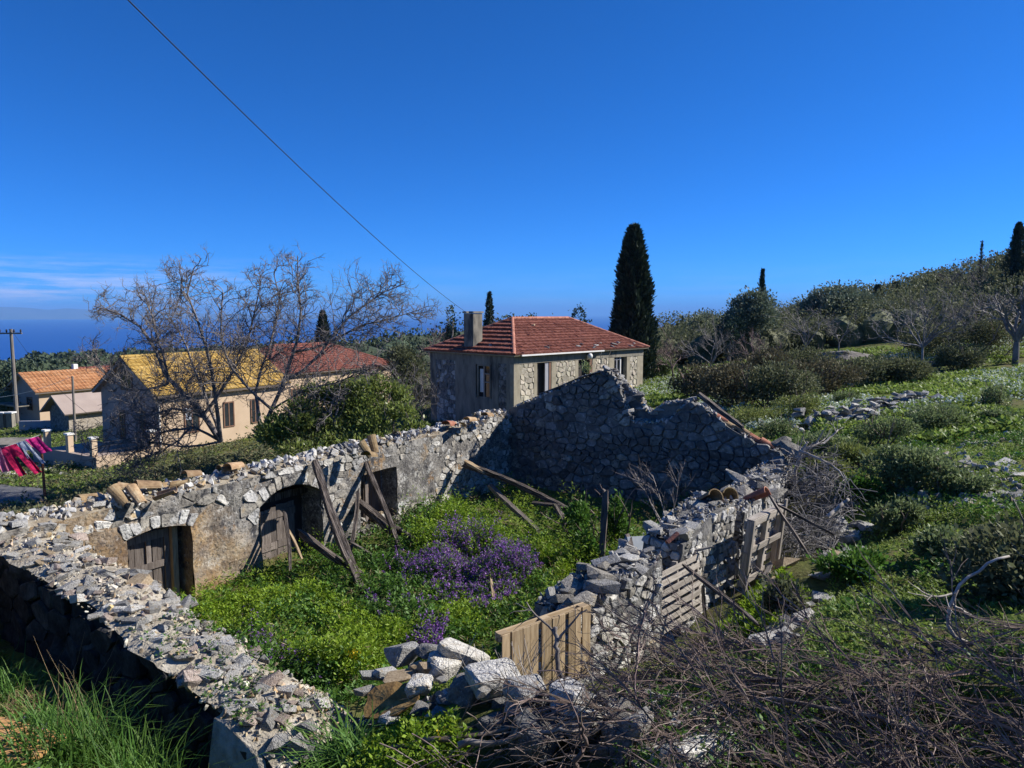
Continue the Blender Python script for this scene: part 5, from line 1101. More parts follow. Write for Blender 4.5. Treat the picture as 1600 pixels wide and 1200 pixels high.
# openings on the sunny side
col_x(853, 858.5, 'greypaint', 0.2, H - 0.54, -0.05, 'shutter', 0.14); col_x(858.5, 862, 'brownwood', 0.2, H - 0.54, -0.02, 'door_jamb', 0.25)
col_x(839.5, 862, 'concrete', zb_, 0.15, 0.01, 'sill_wall'); col_x(904, 926, 'concrete', zb_, 0.15, 0.01, 'sill_wall'); col_x(960, 980, 'concrete', zb_, 0.1, 0.01, 'sill_wall')
col_x(921.5, 926, 'brownwood', 0.15, H - 0.54, 0.0, 'door_jamb', 0.2)
wf = col_x(960, 961.6, 'greypaint', 0.1, H - 0.54, -0.12, 'window_frame', 0.2)
def on_frame(nm, b, m): o = box(nm, b, M[m], wf); return o
xa, xb = px_seg(960, 973)
for z in (1.2, 2.2, 3.1): on_frame('glazing_bar', (xa + 0.05, xb, 0.13, 0.19, z, z + 0.06), 'greypaint')
on_frame('frame_post', (xb - 0.09, xb, 0.12, 0.2, 0.1, H - 0.54), 'white'); on_frame('frame_post', ((xa + xb) / 2 - 0.04, (xa + xb) / 2 + 0.04, 0.125, 0.195, 0.1, H - 0.54), 'greypaint')
on_frame('pane', (xa + 0.05, xb - 0.09, 0.21, 0.22, 0.1, H - 0.54), 'glass')
# left side, its shade put into darker stone and concrete
def col_y(a, b, m, z0=zb_, z1=H - 0.50, proud=0.0, name='pillar', depth=0.298):
    y0, y1 = fyl(a), fyl(b); y0 = max(y0, 0.30) if a >= 803 else y0; return box(name, (-proud, depth, y0, y1, z0, z1), M[m], hr)
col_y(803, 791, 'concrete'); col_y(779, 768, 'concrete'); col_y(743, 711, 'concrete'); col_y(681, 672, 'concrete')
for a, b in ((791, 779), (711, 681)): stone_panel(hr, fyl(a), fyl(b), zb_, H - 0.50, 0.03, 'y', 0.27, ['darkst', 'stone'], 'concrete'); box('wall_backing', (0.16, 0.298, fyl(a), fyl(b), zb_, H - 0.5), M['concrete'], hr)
col_y(768, 743, 'concrete', zb_, 1.15, 0.008, 'sill_wall'); col_y(768, 743, 'concrete', 3.18, H - 0.5, 0.006, 'window_head')
y0, y1 = fyl(766), fyl(745)
w2 = box('window_frame', (0.02, 0.09, y0, y0 + 0.09, 1.16, 3.17), M['concrete'], hr); 
for b, m in (((0.02, 0.09, y1 - 0.09, y1, 1.16, 3.17), 'concrete'), ((0.02, 0.09, y0 + 0.09, y1 - 0.09, 3.09, 3.17), 'concrete'), ((0.02, 0.09, y0 + 0.09, y1 - 0.09, 1.16, 1.24), 'concrete'), ((0.025, 0.085, (y0 + y1) / 2 - 0.04, (y0 + y1) / 2 + 0.04, 1.24, 3.09), 'mauve'), ((0.03, 0.08, y0 + 0.09, (y0 + y1) / 2 - 0.04, 2.1, 2.16), 'mauve'), ((0.03, 0.08, y0 + 0.09, (y0 + y1) / 2 - 0.04, 2.6, 2.66), 'mauve')):
    box('glazing_bar', b, M[m], w2)
box('pane', (0.10, 0.11, y0 + 0.09, (y0 + y1) / 2 - 0.04, 1.24, 3.09), M['glass'], w2)
box('curtain', (0.14, 0.16, (y0 + y1) / 2 + 0.05, y1 - 0.12, 1.5, 2.9), M['white'], w2); box('curtain', (0.15, 0.17, (y0 + y1) / 2 + 0.1, y1 - 0.1, 2.2, 2.75), M['oldredtile'], w2)
box('air_vent', (-0.004, 0.1, fyl(686), fyl(683), 1.55, 1.85), M['dark'], hr)
ov = 0.28; zr = H + 2.03; e0 = (-ov, -ov, H); e1 = (L_ + ov, -ov, H); e2 = (L_ + ov, W_ + ov, H); e3 = (-ov, W_ + ov, H)
r0_, r1_ = (W_ / 2, W_ / 2, zr), (L_ - W_ / 2, W_ / 2, zr)
V, Fl = join([sheet([e0, e1, r1_, r0_]), sheet([e1, e2, r1_]), sheet([e2, e3, r0_, r1_]), sheet([e3, e0, r0_])])
rf = link('roof', mesh('roof', V, Fl, M['warmconcrete']), hr)
tl = [tile_rows(e0, e1, r0_, r1_, 13, 0.24, 0.085, 0.04), tile_rows(e1, e2, r1_, r1_, 12, 0.22), tile_rows(e2, e3, r1_, r0_, 15, 0.22), tile_rows(e3, e0, r0_, r0_, 9, 0.26, 0.13, 0.010)]
V, Fq = join(tl); o = link('roof_tiles', mesh('roof_tiles', V, Fq, M['redtile']), rf); o['kind'] = 'stuff'
for a, b in ((e0, r0_), (e1, r1_), (e3, r0_), (r0_, r1_), (e2, r1_)):
    a = np.array(a) + np.array([0, 0, 0.06]); b = np.array(b) + np.array([0, 0, 0.06]); caps(rf, a, b, 'ridgetile')
yc = fyl(729); box('chimney', (0.15, 0.95, yc - 0.42, yc + 0.42, H - 0.2, H + 2.40), M['concrete'], rf, 0.02)
ch = bpy.data.objects['chimney']; box('cap', (0.10, 1.0, yc - 0.47, yc - 0.10, H + 2.41, H + 2.52), M['concrete'], ch); box('cap', (0.10, 1.0, yc + 0.12, yc + 0.47, H + 2.41, H + 2.52), M['concrete'], ch)
V, Fl = boxVF(0.3, L_ * 0.62, -ov - 0.09, -ov - 0.005, H - 0.05, H + 0.035); link('gutter', mesh('gutter', V, Fl, M['white']), hr)
# lamp globe and iron stubs under the eaves
bm = bmesh.new(); bmesh.ops.create_uvsphere(bm, u_segments=14, v_segments=9, radius=0.19); me = bpy.data.meshes.new('lamp_globe'); bm.to_mesh(me); bm.free(); me.materials.append(M['white'])
for p in me.polygons: p.use_smooth = True
link('lamp_globe', me, hr, (fxr(917), -0.24, H - 0.30)); box('lamp_bracket', (fxr(917) - 0.03, fxr(917) + 0.03, -0.20, -0.016, H - 0.2, H - 0.15), M['wire'], hr)
for px in (932, 946):
    Vt, Ft = tubes(np.array([[(fxr(px), -0.3, H - 0.50), (fxr(px) + 0.03, -0.32, H - 0.25), (fxr(px) + 0.12, -0.35, H - 0.02)]]), np.full((1, 3), 0.025), 5); link('iron_rod', mesh('iron_rod', Vt, Ft, M['warmconcrete']), hr)
Rz = np.array(Matrix.Rotation(th, 3, 'Z'))
def house_pt(x, y, z): return Rz @ np.array([x, y, z]) + np.array([X0, D0, 0])
labs = ['first', 'second', 'third', 'fourth', 'fifth', 'sixth', 'seventh', 'eighth', 'ninth', 'tenth']
for i, px in enumerate([906, 915, 926, 934, 945, 955, 962, 972, 984, 993]):
    yy = 0.42 + 0.25 * math.sin(i * 2.1); p = house_pt(fxr(px), yy - ov, H + 0.12 + (yy) * 2.03 / (W_ / 2 + ov))
    tag(stone(None, p, (rng.uniform(0.35, 0.6), 0.32, 0.26), 'stone', 'm', 'roof_stone'), f'{labs[i]} weighting stone from the left in the row on the red roof edge', 'stone', 'stones weighting the red roof')
for px, yy, lab in [(858, 0.5, 'lone dark stone low on the red roof left of the stone row'), (874, 3.0, 'dark lump of broken tile in the middle of the red roof slope')]:
    tag(stone(None, house_pt(fxr(px) + (0.6 if yy > 1 else 0), yy - ov, H + 0.12 + yy * 2.03 / (W_ / 2 + ov)), (0.42, 0.3, 0.25), 'darkst' if yy < 1 else 'oldredtile' if 0 else 'tan', 'm', 'roof_stone'), lab, 'stone')
p = house_pt(0.5, fyl(757), H + 0.5); tag(stone(None, p, (0.45, 0.3, 0.2), 'stone', 'm', 'roof_stone'), 'grey stone low on the red roof right of the chimney', 'stone')
# --- cream house with yellow roof
D1 = 38.0; X1 = (240 - 800) / F * D1; th1 = math.atan2(A_DIR[1], A_DIR[0]); c1, s1 = math.cos(th1), math.sin(th1)
def fx1(px): u = (px - 800) / F; return (u * D1 - X1) / (c1 - u * s1)
def fy1(px): u = (px - 800) / F; return (X1 - D1 * u) / (s1 + u * c1)
hc = thing('village_house', 'cream house with bright yellow tiled gable roof behind the bare tree', 'house', (X1, D1, -1.0), th1)
H1 = 3.05; L1 = 8.3; W1 = 5.2; zr1 = 4.85
V = [(0, 0, -0.8), (0, W1, -0.8), (0, W1, H1), (0, W1 / 2, zr1 - 0.1), (0, 0, H1)]; V2 = [(L1, y, z) for _, y, z in V]
Fl = [(0, 4, 3, 2, 1)[::-1], (5, 6, 7, 8, 9)[::-1], (0, 5, 9, 4), (1, 2, 7, 6), (0, 1, 6, 5)]
me = mesh('wall', V + V2, Fl, [M['cream'], M['mauve']], [1, 0, 0, 0, 0]); bm = bmesh.new(); bm.from_mesh(me); bmesh.ops.recalc_face_normals(bm, faces=bm.faces[:]); bm.to_mesh(me); bm.free(); link('wall', me, hc)  # end wall's shade put into the darker plaster
g0, g1, g2, g3 = (-0.3, -0.4, H1 - 0.12), (L1 + 0.3, -0.4, H1 - 0.12), (L1 + 0.3, W1 / 2, zr1), (-0.3, W1 / 2, zr1); g4, g5 = (L1 + 0.3, W1 + 0.4, H1 - 0.12), (-0.3, W1 + 0.4, H1 - 0.12)
V, Fl = join([sheet([g0, g1, g2, g3], 0.14), sheet([g3, g2, g4, g5], 0.14)]); rf1 = link('roof', mesh('roof', V, Fl, M['mauve']), hc)
V, Fq = join([tile_rows(g0, g1, g3, g2, 12, 0.24, 0.04, 0.035), tile_rows(g4, g5, g2, g3, 12, 0.24, 0.04, 0.035)]); o = link('roof_tiles', mesh('roof_tiles', V, Fq, M['yellowtile']), rf1); o['kind'] = 'stuff'
caps(rf1, (-0.3, W1 / 2, zr1 + 0.05), (L1 + 0.3, W1 / 2, zr1 + 0.05), 'yellowtile', 0.4)
def win(root, axis, a0, a1, z0, z1, shutter=None, panes=True, m='brownwood'):
    b = (lambda p0, p1, d0, d1, q0, q1: (p0, p1, d0, d1, q0, q1)) if axis == 'x' else (lambda p0, p1, d0, d1, q0, q1: (d0, d1, p0, p1, q0, q1))
    w = box('window', b(a0, a1, -0.012, 0.06, z0, z1), M['dark'], root); t = 0.07
    for k in (b(a0, a0 + t, -0.05, -0.014, z0, z1), b(a1 - t, a1, -0.05, -0.014, z0, z1), b(a0 + t, a1 - t, -0.05, -0.014, z1 - t, z1), b(a0 + t, a1 - t, -0.05, -0.014, z0, z0 + t), b((a0 + a1) / 2 - 0.03, (a0 + a1) / 2 + 0.03, -0.048, -0.014, z0 + t, z1 - t)): box('frame', k, M[m], w)
    if panes: box('pane', b(a0 + t, a1 - t, -0.030, -0.014, z0 + t, z1 - t), M['glass'], w)
    if shutter: box('curtain', b(a0 + t, (a0 + a1) / 2 - 0.03, -0.036, -0.031, (z0 + z1) / 2, z1 - t), M['paleblue'], w)
    return w
win(hc, 'x', fx1(283), fx1(307), 0.75, 2.2, True); win(hc, 'x', fx1(345), fx1(362), 0.75, 2.2); win(hc, 'x', fx1(388), fx1(402), 0.75, 2.2)
win(hc, 'y', fy1(222), fy1(213), 0.0, 2.1); win(hc, 'y', fy1(190), fy1(182), 0.3, 2.0); win(hc, 'y', W1 / 2 - 0.55, W1 / 2 + 0.55, 3.1, 4.2)
Vt, Ft = tubes(np.array([[(0.1, -0.06, -0.6), (0.1, -0.06, 1.2), (0.1, -0.06, H1 - 0.2)]]), np.full((1, 3), 0.05), 6); link('drain_pipe', mesh('drain_pipe', Vt, Ft, M['white']), hc)
# terrace in front of it
tr = thing('terrace', 'cream terrace with shade-darkened end wall and stubby unfinished pillars before the cream house', 'terrace', (X1, D1, -1.0), th1)
tx0 = -3.4
box('retaining_wall', (tx0, -0.01, -0.35, 0.0, -1.2, 0.28), M['cream'], tr); box('end_wall', (tx0, tx0 + 0.25, 0.002, W1 + 0.6, -1.3, 0.28), M['mauve'], tr); box('floor_slab', (tx0 + 0.252, -0.02, 0.002, W1 + 0.6, -0.3, 0.05), M['mauve'], tr)  # end wall coloured darker as its shaded side
for x, y in ((tx0 + 0.02, 0.0), (tx0 + 0.02, 2.2), (tx0 + 0.02, 4.4), (-0.6, -0.34)):
    p = box('pillar', (x + 0.26 * 0, x + 0.26, y, y + 0.26, 0.285, 1.15), M['cream'], tr); box('cap', (x - 0.05, x + 0.31, y - 0.05, y + 0.31, 1.152, 1.24), M['white'], p)
Vt, Ft = tubes(np.array([[(tx0 + 0.3, -0.17, z), (tx0 + 2, -0.17, z), (-0.4, -0.17, z)] for z in (0.5, 0.75, 0.95)]), np.full((3, 3), 0.018), 5); link('railing', mesh('railing', Vt, Ft, M['wire']), tr)
# --- hipped red roof house behind the laurel
D2 = 52.0; X2 = (418 - 800) / F * D2; h2 = thing('village_house', 'low house with wide red hipped roof half hidden behind the green laurel', 'house', (X2, D2, -1.6), th1)
L2, W2, H2, z2 = 13.0, 7.5, 3.4, 5.3
box('wall', (0, L2, 0, W2, -0.5, H2 - 0.05), M['cream'], h2)
k0, k1, k2, k3 = (-.4, -.4, H2), (L2 + .4, -.4, H2), (L2 + .4, W2 + .4, H2), (-.4, W2 + .4, H2); q0, q1 = (W2 / 2, W2 / 2, z2), (L2 - W2 / 2, W2 / 2, z2)
V, Fl = join([sheet([k0, k1, q1, q0]), sheet([k1, k2, q1]), sheet([k2, k3, q0, q1]), sheet([k3, k0, q0])]); rf2 = link('roof', mesh('roof', V, Fl, M['mauve']), h2)
V, Fq = join([tile_rows(k0, k1, q0, q1, 14, 0.24), tile_rows(k1, k2, q1, q1, 12, 0.24), tile_rows(k2, k3, q1, q0, 10, 0.24), tile_rows(k3, k0, q0, q0, 12, 0.24)]); o = link('roof_tiles', mesh('roof_tiles', V, Fq, M['redtile']), rf2); o['kind'] = 'stuff'
for a, b in ((k0, q0), (k1, q1), (k3, q0), (q0, q1)): caps(rf2, np.array(a) + [0, 0, .05], np.array(b) + [0, 0, .05], 'redtile', 0.45)
win(h2, 'x', 2.0, 3.0, 1.0, 2.3); win(h2, 'x', 6.0, 7.0, 1.0, 2.3); win(h2, 'x', 9.5, 10.4, 1.0, 2.3)
# --- distant village houses at the left
def small_house(label, px, d, z, L, W, Hh, rise, wallm, endm, roofm, hip=False, wins=(), tw=0.34):  # endm: darker material, shade painted on the end wall
    x = (px - 800) / F * d; r = thing('village_house', label, 'house', (x, d, z), th1)
    V = [(0, 0, -1), (0, W, -1), (0, W, Hh), (0, W / 2, Hh + rise - 0.1), (0, 0, Hh)]; V2 = [(L, y, q) for _, y, q in V]
    me = mesh('wall', V + V2, [(1, 2, 3, 4, 0), (5, 9, 8, 7, 6), (0, 5, 9, 4), (1, 2, 7, 6), (0, 1, 6, 5)], [M[wallm], M[endm]], [1, 0, 0, 0, 0]); bm = bmesh.new(); bm.from_mesh(me); bmesh.ops.recalc_face_normals(bm, faces=bm.faces[:]); bm.to_mesh(me); bm.free(); link('wall', me, r)
    o_ = 0.5; a = [(-o_, -o_, Hh - .1), (L + o_, -o_, Hh - .1), (L + o_, W / 2, Hh + rise), (-o_, W / 2, Hh + rise), (L + o_, W + o_, Hh - .1), (-o_, W + o_, Hh - .1)]
    V, Fl = join([sheet([a[0], a[1], a[2], a[3]], .12), sheet([a[3], a[2], a[4], a[5]], .12)]); rf = link('roof', mesh('roof', V, Fl, M['mauve']), r)
    if roofm != 'darkst': V, Fq = join([tile_rows(a[0], a[1], a[3], a[2], 7, tw, .05, .06), tile_rows(a[4], a[5], a[2], a[3], 7, tw, .05, .06)]); o = link('roof_tiles', mesh('roof_tiles', V, Fq, M[roofm]), rf); o['kind'] = 'stuff'
    for ax, p, q, z0, z1 in wins: win(r, ax, p, q, z0, z1)
    return r
r_ = small_house('white walled house with long orange tile roof beyond the utility pole', 56, 66, -3.4, 6.8, 5.0, 2.6, 1.6, 'cream', 'mauve', 'orangetile', wins=[('y', 1.2, 2.2, 0.8, 2.0), ('y', 3.8, 4.8, 0.0, 2.1), ('x', 5.5, 6.6, 0.9, 1.9)])
box('balcony', (-1.6, -0.52, 0.6, 4.6, 1.3, 1.42), M['concrete'], r_); box('chimney', (4.6, 5.0, 2.8, 3.2, 3.7, 4.7), M['white'], r_)
small_house('flat fronted house with rusty red roof right of the orange roofed house', 143, 72, -3.6, 6.5, 6.0, 2.9, 1.5, 'cream', 'mauve', 'redtile', wins=[('x', 1.5, 2.5, 0.9, 2.0)])
r_ = small_house('roofless looking grey stone barn with steep gable between the two poles', 101, 54, -2.75, 3.6, 2.7, 1.7, 1.2, 'creamstone', 'darkst', 'darkst')
# low wall of grey blocks and stub pillars near the pole
for px, d, Lw, lab in [(22, 56, 9.0, 'low grey block wall running right from the utility pole')]:
    x = (px - 800) / F * d; r_ = thing('garden_wall', lab, 'wall', (x, d, Z1(x, d)), th1 - 0.9); box('wall_body', (0, Lw, 0, 0.25, -0.4, 0.85), M['greypaint'], r_)
for px, py, d, lab in [(3, 650, 58, 'short grey gate pillar at the left edge beyond the lane'), (17, 655, 58, 'short grey gate pillar just left of the utility pole')]:
    q = pix(px, py, d); z = Z1(q[0], q[1]); r_ = thing('gate_pillar', lab, 'pillar', (q[0], q[1], z)); box('shaft', (-.22, .22, -.22, .22, -0.3, 1.25), M['concrete'], r_); box('cap', (-.3, .3, -.3, .3, 1.252, 1.36), M['white'], r_)
q = pix(12, 700, 43); tag(box('concrete_block', (q[0] - 1.6, q[0] + 1.2, 42.5, 45, -2.6, q[2] + 0.3), M['concrete'], None, 0.03), 'low concrete box at the left edge behind the washing line', 'block')
# --- poles and wires
def pole(label, px, ytop, ybase, d, r, m, arms=False, name='utility_pole', lean=0.0):
    a = pix(px, ybase, d); t = pix(px + lean, ytop, d); z = min(a[2], Z1(a[0], a[1])) - 0.3; a[2] = z; rt = thing(name, label, 'pole', a)
    k = np.linspace(0, 1, 5)[:, None]; Pn = a + (t - a) * k; V, Fl = tubes(Pn[None], np.linspace(r, r * 0.7, 5)[None], 8, True); kid('shaft', V, Fl, M[m], rt)
    if arms:
        b = t - np.array([0, 0, 0.35]); V, Fq = boxVF(b[0] - 0.95, b[0] + 0.95, b[1] - 0.16, b[1] - 0.07, b[2] - 0.06, b[2] + 0.06); kid('crossarm', V, Fq, M['pole'], rt)
        for dx in (-0.85, -0.3, 0.3, 0.85):
            V, Fl = tubes(np.array([[(b[0] + dx, b[1] - 0.1, b[2] + 0.06), (b[0] + dx, b[1] - 0.1, b[2] + 0.16), (b[0] + dx, b[1] - 0.1, b[2] + 0.32)]]), np.array([[0.03, 0.08, 0.05]]), 6, True); kid('insulator', V, Fl, M['dark'], rt)
    return t
t1 = pole('tall grey wooden utility pole with crossarm at the left edge', 27, 514, 664, 60, 0.17, 'pole', True, lean=-10)
t2 = pole('slim grey pole in front of the small stone barn', 117, 588, 672, 47, 0.09, 'pole', name='utility_pole', lean=-4)
pole('rusty iron post by the lane end of the washing line', 70, 680, 766, 26.5, 0.055, 'rust', name='iron_post', lean=-7)
def wire(label, pts, r, name='cable', m='wire'):
    P = np.array(pts); P = resample(P, max(len(P), 24)); V, Fq = tubes(P[None], np.full((1, len(P)), r), 5); tag(link(name, mesh(name, V, Fq, M[m])), label, 'cable')
ca, cb = pix(188, -12, 13.0), house_pt(0.5, yc, H + 2.2)
wire('thin black cable crossing the sky down to the chimney', [ca + (cb - ca) * t - np.array([0, 0, 1.1 * 4 * t * (1 - t) * 0.35]) for t in np.linspace(0, 1, 30)], 0.0125)
def sag(a, b, s): return [np.array(a) + (np.array(b) - np.array(a)) * t - np.array([0, 0, 4 * s * t * (1 - t)]) for t in np.linspace(0, 1, 20)]
wire('wire running from the utility pole towards the cream house', sag(t1, pix(168, 668, 42), 0.8), 0.012)
wire('slack wire passing behind the utility pole to the slim pole', sag(pix(-60, 622, 55), t2, 0.5), 0.012, m='white')
wire('wire leaving the utility pole to the left', sag(t1 + np.array([-.8, 0, -.1]), pix(-120, 540, 50), 0.4), 0.012)
# washing line with clothes
lp0, lp1 = pix(-70, 712, 24.5), pix(63, 679, 26.5); wire('sagging white washing line ending at the rusty post', sag(lp0, lp1, 0.12), 0.008, 'washing_line', 'white')
def cloth(label, u0, u1, drop, m, sway, legs=False, cat='clothing', nm='garment'):
    nu, nv = 12, 14; V = []; a, b = lp0 + (lp1 - lp0) * u0, lp0 + (lp1 - lp0) * u1; W3 = np.linalg.norm(b - a); s0 = 4 * 0.12 * ((u0 + u1) / 2) * (1 - (u0 + u1) / 2)
    for lay in (0, 1):
        for j in range(nv):
            for i in range(nu):
                k = i / (nu - 1); v = j / (nv - 1); p = a + (b - a) * k - np.array([0, 0, s0 + drop * v])
                fold = (0.07 * math.sin(k * 11 + v * 2 + u0 * 50) + 0.03 * math.sin(k * 23 + v * 5)) * (0.3 + v); V.append(p + np.array([sway * v, 0.0, 0]) + np.array([0.35, -0.9, 0.0]) * (fold + 0.02 * lay) + np.array([(0.12 if k > 0.5 else -0.10) * v * (1 if legs else 0), 0, 0]))
    idx = lambda l, j, i: l * nu * nv + j * nu + i; Fl = []
    for j in range(nv - 1):
        for i in range(nu - 1):
            if legs and i == nu // 2 - 1 + (nu % 2) and j > 4: continue
            Fl.append((idx(0, j, i), idx(0, j + 1, i), idx(0, j + 1, i + 1), idx(0, j, i + 1))); Fl.append((idx(1, j, i), idx(1, j, i + 1), idx(1, j + 1, i + 1), idx(1, j + 1, i)))
    tag(link(nm, mesh(nm, V, Fl, M[m], smooth=True)), label, cat, 'washing on the line')
cloth('pale pink garment at the left edge of the washing line', 0.40, 0.58, 0.80, 'lightpink', 0.35)
cloth('crimson trousers hanging blown sideways on the washing line', 0.50, 0.70, 1.02, 'crimson', 0.75, True)
cloth('pale blue white trousers hanging on the washing line', 0.70, 0.81, 0.80, 'paleblue', 0.55, True)
cloth('bright pink towel hanging nearest to the rusty post', 0.81, 0.97, 0.52, 'pink', 0.5, False, 'towel', 'towel')
# --- stone rows, outcrops and scattered rocks in the field
fw = thing('dry_stone_wall', 'tumbled dry stone wall lying across the green field', 'stone wall', gpt(1340, 660))
line = [gpt(px, py) for px, py in [(1262, 668), (1300, 662), (1340, 652), (1380, 642), (1425, 630)]]; ln_ = resample(line, 60)
for k in range(170):
    p = ln_[int(rng.integers(60))].copy(); t = rng.random(); p[:2] += rng.normal(0, 0.45, 2) + np.array([0.2, -0.5]) * 0.4
    hgt = max(0, 0.55 - 0.7 * abs(rng.normal(0, 0.5))); p[2] = Z1(p[0], p[1]) + 0.08 + hgt * rng.random(); stone(fw, p, rng.uniform(0.28, 0.62), ['stone', 'stone', 'darkst', 'pale'][k % 4], 's', 'stone', 0.75)
Pp, sz = [], []
for k in range(420):
    p = ln_[int(rng.integers(60))].copy(); p[:2] += rng.normal(0, 0.8, 2); p[2] = Z1(p[0], p[1]) + 0.04; Pp.append(p); sz.append(rng.uniform(0.1, 0.3))
rubble(fw, Pp, sz, 'rubble', 'small_stones')
bk = thing('stone_edging', 'row of half buried stones edging the green bank above the dark alley', 'stone row', gpt(1290, 900))
lb = resample([gpt(px, py) for px, py in [(1322, 792), (1318, 826), (1325, 835), (1310, 860), (1302, 895), (1285, 925), (1270, 950), (1245, 975), (1205, 1010)]], 50)
for k in range(64):
    p = lb[int(rng.integers(50))].copy(); p[:2] += rng.normal(0, 0.16, 2); p[2] = Z1(p[0], p[1]) + 0.02; stone(bk, p, rng.uniform(0.22, 0.6), ['stone', 'pale', 'stone', 'tan'][int(rng.choice(4, p=[.5, .3, .12, .08]))], 'm', 'stone', 0.6)
ordn = ['first', 'second', 'third', 'fourth', 'fifth', 'sixth', 'seventh', 'eighth', 'ninth']
for row, (rn, y0, x0, x1) in enumerate([('uppermost', 668, 1500, 1600), ('second', 693, 1440, 1600), ('third', 722, 1470, 1600), ('fourth', 748, 1515, 1600), ('lowest', 772, 1530, 1600)]):
    nk = int((x1 - x0) / 20)
    for i in range(nk):
        px = x0 + (x1 - x0) * (i + 0.5 + rng.uniform(-.3, .3)) / nk; py = y0 + (1550 - px) * 0.10 + rng.uniform(-7, 7); p = gpt(px, py); pl_ = rng.random() < 0.35
        tag(stone(None, p, (rng.uniform(0.4, 0.9), rng.uniform(0.3, 0.6), rng.uniform(0.2, 0.42)), 'pale' if pl_ else 'stone', 'm', 'rock', rot=(rng.uniform(-.2, .2), rng.uniform(-.2, .2), rng.uniform(0, 6))),
            f"{'pale' if pl_ else 'grey'} rock, {ordn[i]} from the left in the {rn} band of rocks on the stony slope", 'rock', 'rocks scattered on the stony slope')
gr = thing('small_rocks', 'small loose stones strewn between the rocks of the stony slope', 'stones', gpt(1540, 730)); Pp, sz = [], []
for k in range(420):
    px = rng.uniform(1400, 1640); p = gpt(px, rng.uniform(672, 800) - (px > 1560) * 10); Pp.append(p + np.array([0, 0, .02])); sz.append(rng.uniform(0.08, 0.34))
rubble(gr, Pp, sz, 'rubble', 'stones')
for px, py, lab in [(1140, 990, 'small grey rock in the green weeds near the slatted pallet'), (1328, 842, 'grey rock on the bank edge by the alley'), (1345, 820, 'small grey rock just above the bank edge'), (1425, 800, 'grey rock under the open shrub on the grass terrace'), (1560, 795, 'grey rock at the top of the black shade'),
                    (1580, 775, 'grey rock at the right edge above the black shade'), (1460, 838, 'small rock beside the shrub left of the black shade'), (1432, 786, 'small grey rock below the large dark shrubs'), (1575, 830, 'half sunk rock in the black shade at the right edge'), (1500, 790, 'grey rock right of the open shrub on the grass terrace')]:
    tag(stone(None, gpt(px, py) + np.array([0, 0, .03]), (rng.uniform(.35, .6), rng.uniform(.3, .45), rng.uniform(.2, .3)), 'stone', 'm', 'rock'), lab, 'rock', 'rocks in the grass terrace')
for px, py, w, h, m_, lab in [(1330, 550, 7.5, 1.3, 'outcrop', 'long pale rock outcrop left of the big pale fig tree'), (1395, 558, 5.0, 1.0, 'outcrop', 'pale rock slab sloping down to the big pale fig tree'), (1475, 563, 4.5, 1.0, 'outcrop', 'pinkish rock slab right of the big pale fig tree'),
                       (1215, 556, 4.0, 1.4, 'outcrop', 'pale rock face behind the leaning fig trunk'), (1185, 570, 3.0, 0.6, 'outcrop', 'low grey rock slab above the dark scrub'), (1140, 574, 2.0, 0.6, 'stone', 'small grey rock left of the low slab above the dark scrub'), (1010, 583, 1.2, 0.9, 'stone', 'grey boulder beside the right end of the red roofed house')]:
    p = gpt(px, py + 8, 30); tag(stone(None, p + np.array([0, 0, -h * 0.05]), (w, w * 0.6, h * 1.3), m_, 'b', 'rock_outcrop', rot=(0.1, 0.12, 0.3)), lab, 'rock')
for px, py, w, lab in [(1215, 640, 0.0, '')]: pass
tag(stone(None, gpt(1155, 632) + np.array([0, 0, .25]), (0.3, 0.25, 0.5), 'pale', 'm', 'rock'), 'small white rock standing in the grass behind the gable slope', 'rock')
for px, py, d, s, lab in [(1225, 690, 20.6, 0.6, 'grey boulder at the foot of the gable slope, uppermost'), (1238, 702, 20.2, 0.75, 'largest grey boulder past the foot of the gable slope'), (1210, 745, 19.4, 0.5, 'dark boulder in the collapsed corner of the gable'), (1228, 750, 19.2, 0.55, 'grey boulder in the collapsed corner beside the dead branches'),
                      (1160, 752, 17.2, 0.8, 'long grey boulder above the flat red tile'), (1185, 745, 18.2, 0.7, 'grey boulder behind the long one above the flat red tile'), (1165, 770, 15.6, 0.55, 'flat grey boulder just left of the red tile'), (1210, 770, 16.0, 0.6, 'flat grey boulder right of the red tile')]:
    tag(stone(None, pix(px, py, d), (s * 1.2, s, s * 0.7), 'wallst', 'm', 'boulder'), lab, 'boulder')
lw_ = thing('stone_heap', 'heap of pale stones along the lane below the washing', 'stone heap', gpt(30, 745))
for k in range(34):
    px = rng.uniform(-30, 105); p = gpt(px, rng.uniform(737, 752) - (px > 60) * 8); p[2] += 0.08; stone(lw_, p, rng.uniform(0.3, 0.75), 'pale' if k % 2 else 'stone', 'm', 'stone', 0.6)
# ------------------------------------------------------------------ vegetation
def leaf_quads(C, D, size, asp=0.5, rnd=None):
    """One small folded leaf (2 triangles bent) per point C with growing direction D."""
    n = len(C); D = unit(D); r = unit(rng.normal(size=(n, 3))); Sd = unit(np.cross(D, r)); s = np.asarray(size).reshape(-1, 1) * np.ones((n, 1))
    V = np.stack([C, C + D * s * 0.5 + Sd * s * asp * 0.5, C + D * s, C + D * s * 0.5 - Sd * s * asp * 0.5], 1).reshape(-1, 3)
    return V, np.arange(4 * n).reshape(n, 4)
def crown_points(blobs, n, shell=0.5):
    """blobs: (cx,cy,cz,rx,ry,rz); leaf positions through the volume, denser at the outside, in clumps."""
    B = np.array(blobs, float); w = (B[:, 3] * B[:, 4] * B[:, 5]) ** (2 / 3); k = rng.choice(len(B), n, p=w / w.sum())
    d = unit(rng.normal(size=(n, 3))); r = (shell + (1 - shell) * rng.random(n)) ** 0.7
    return B[k, :3] + d * r[:, None] * B[k, 3:], d
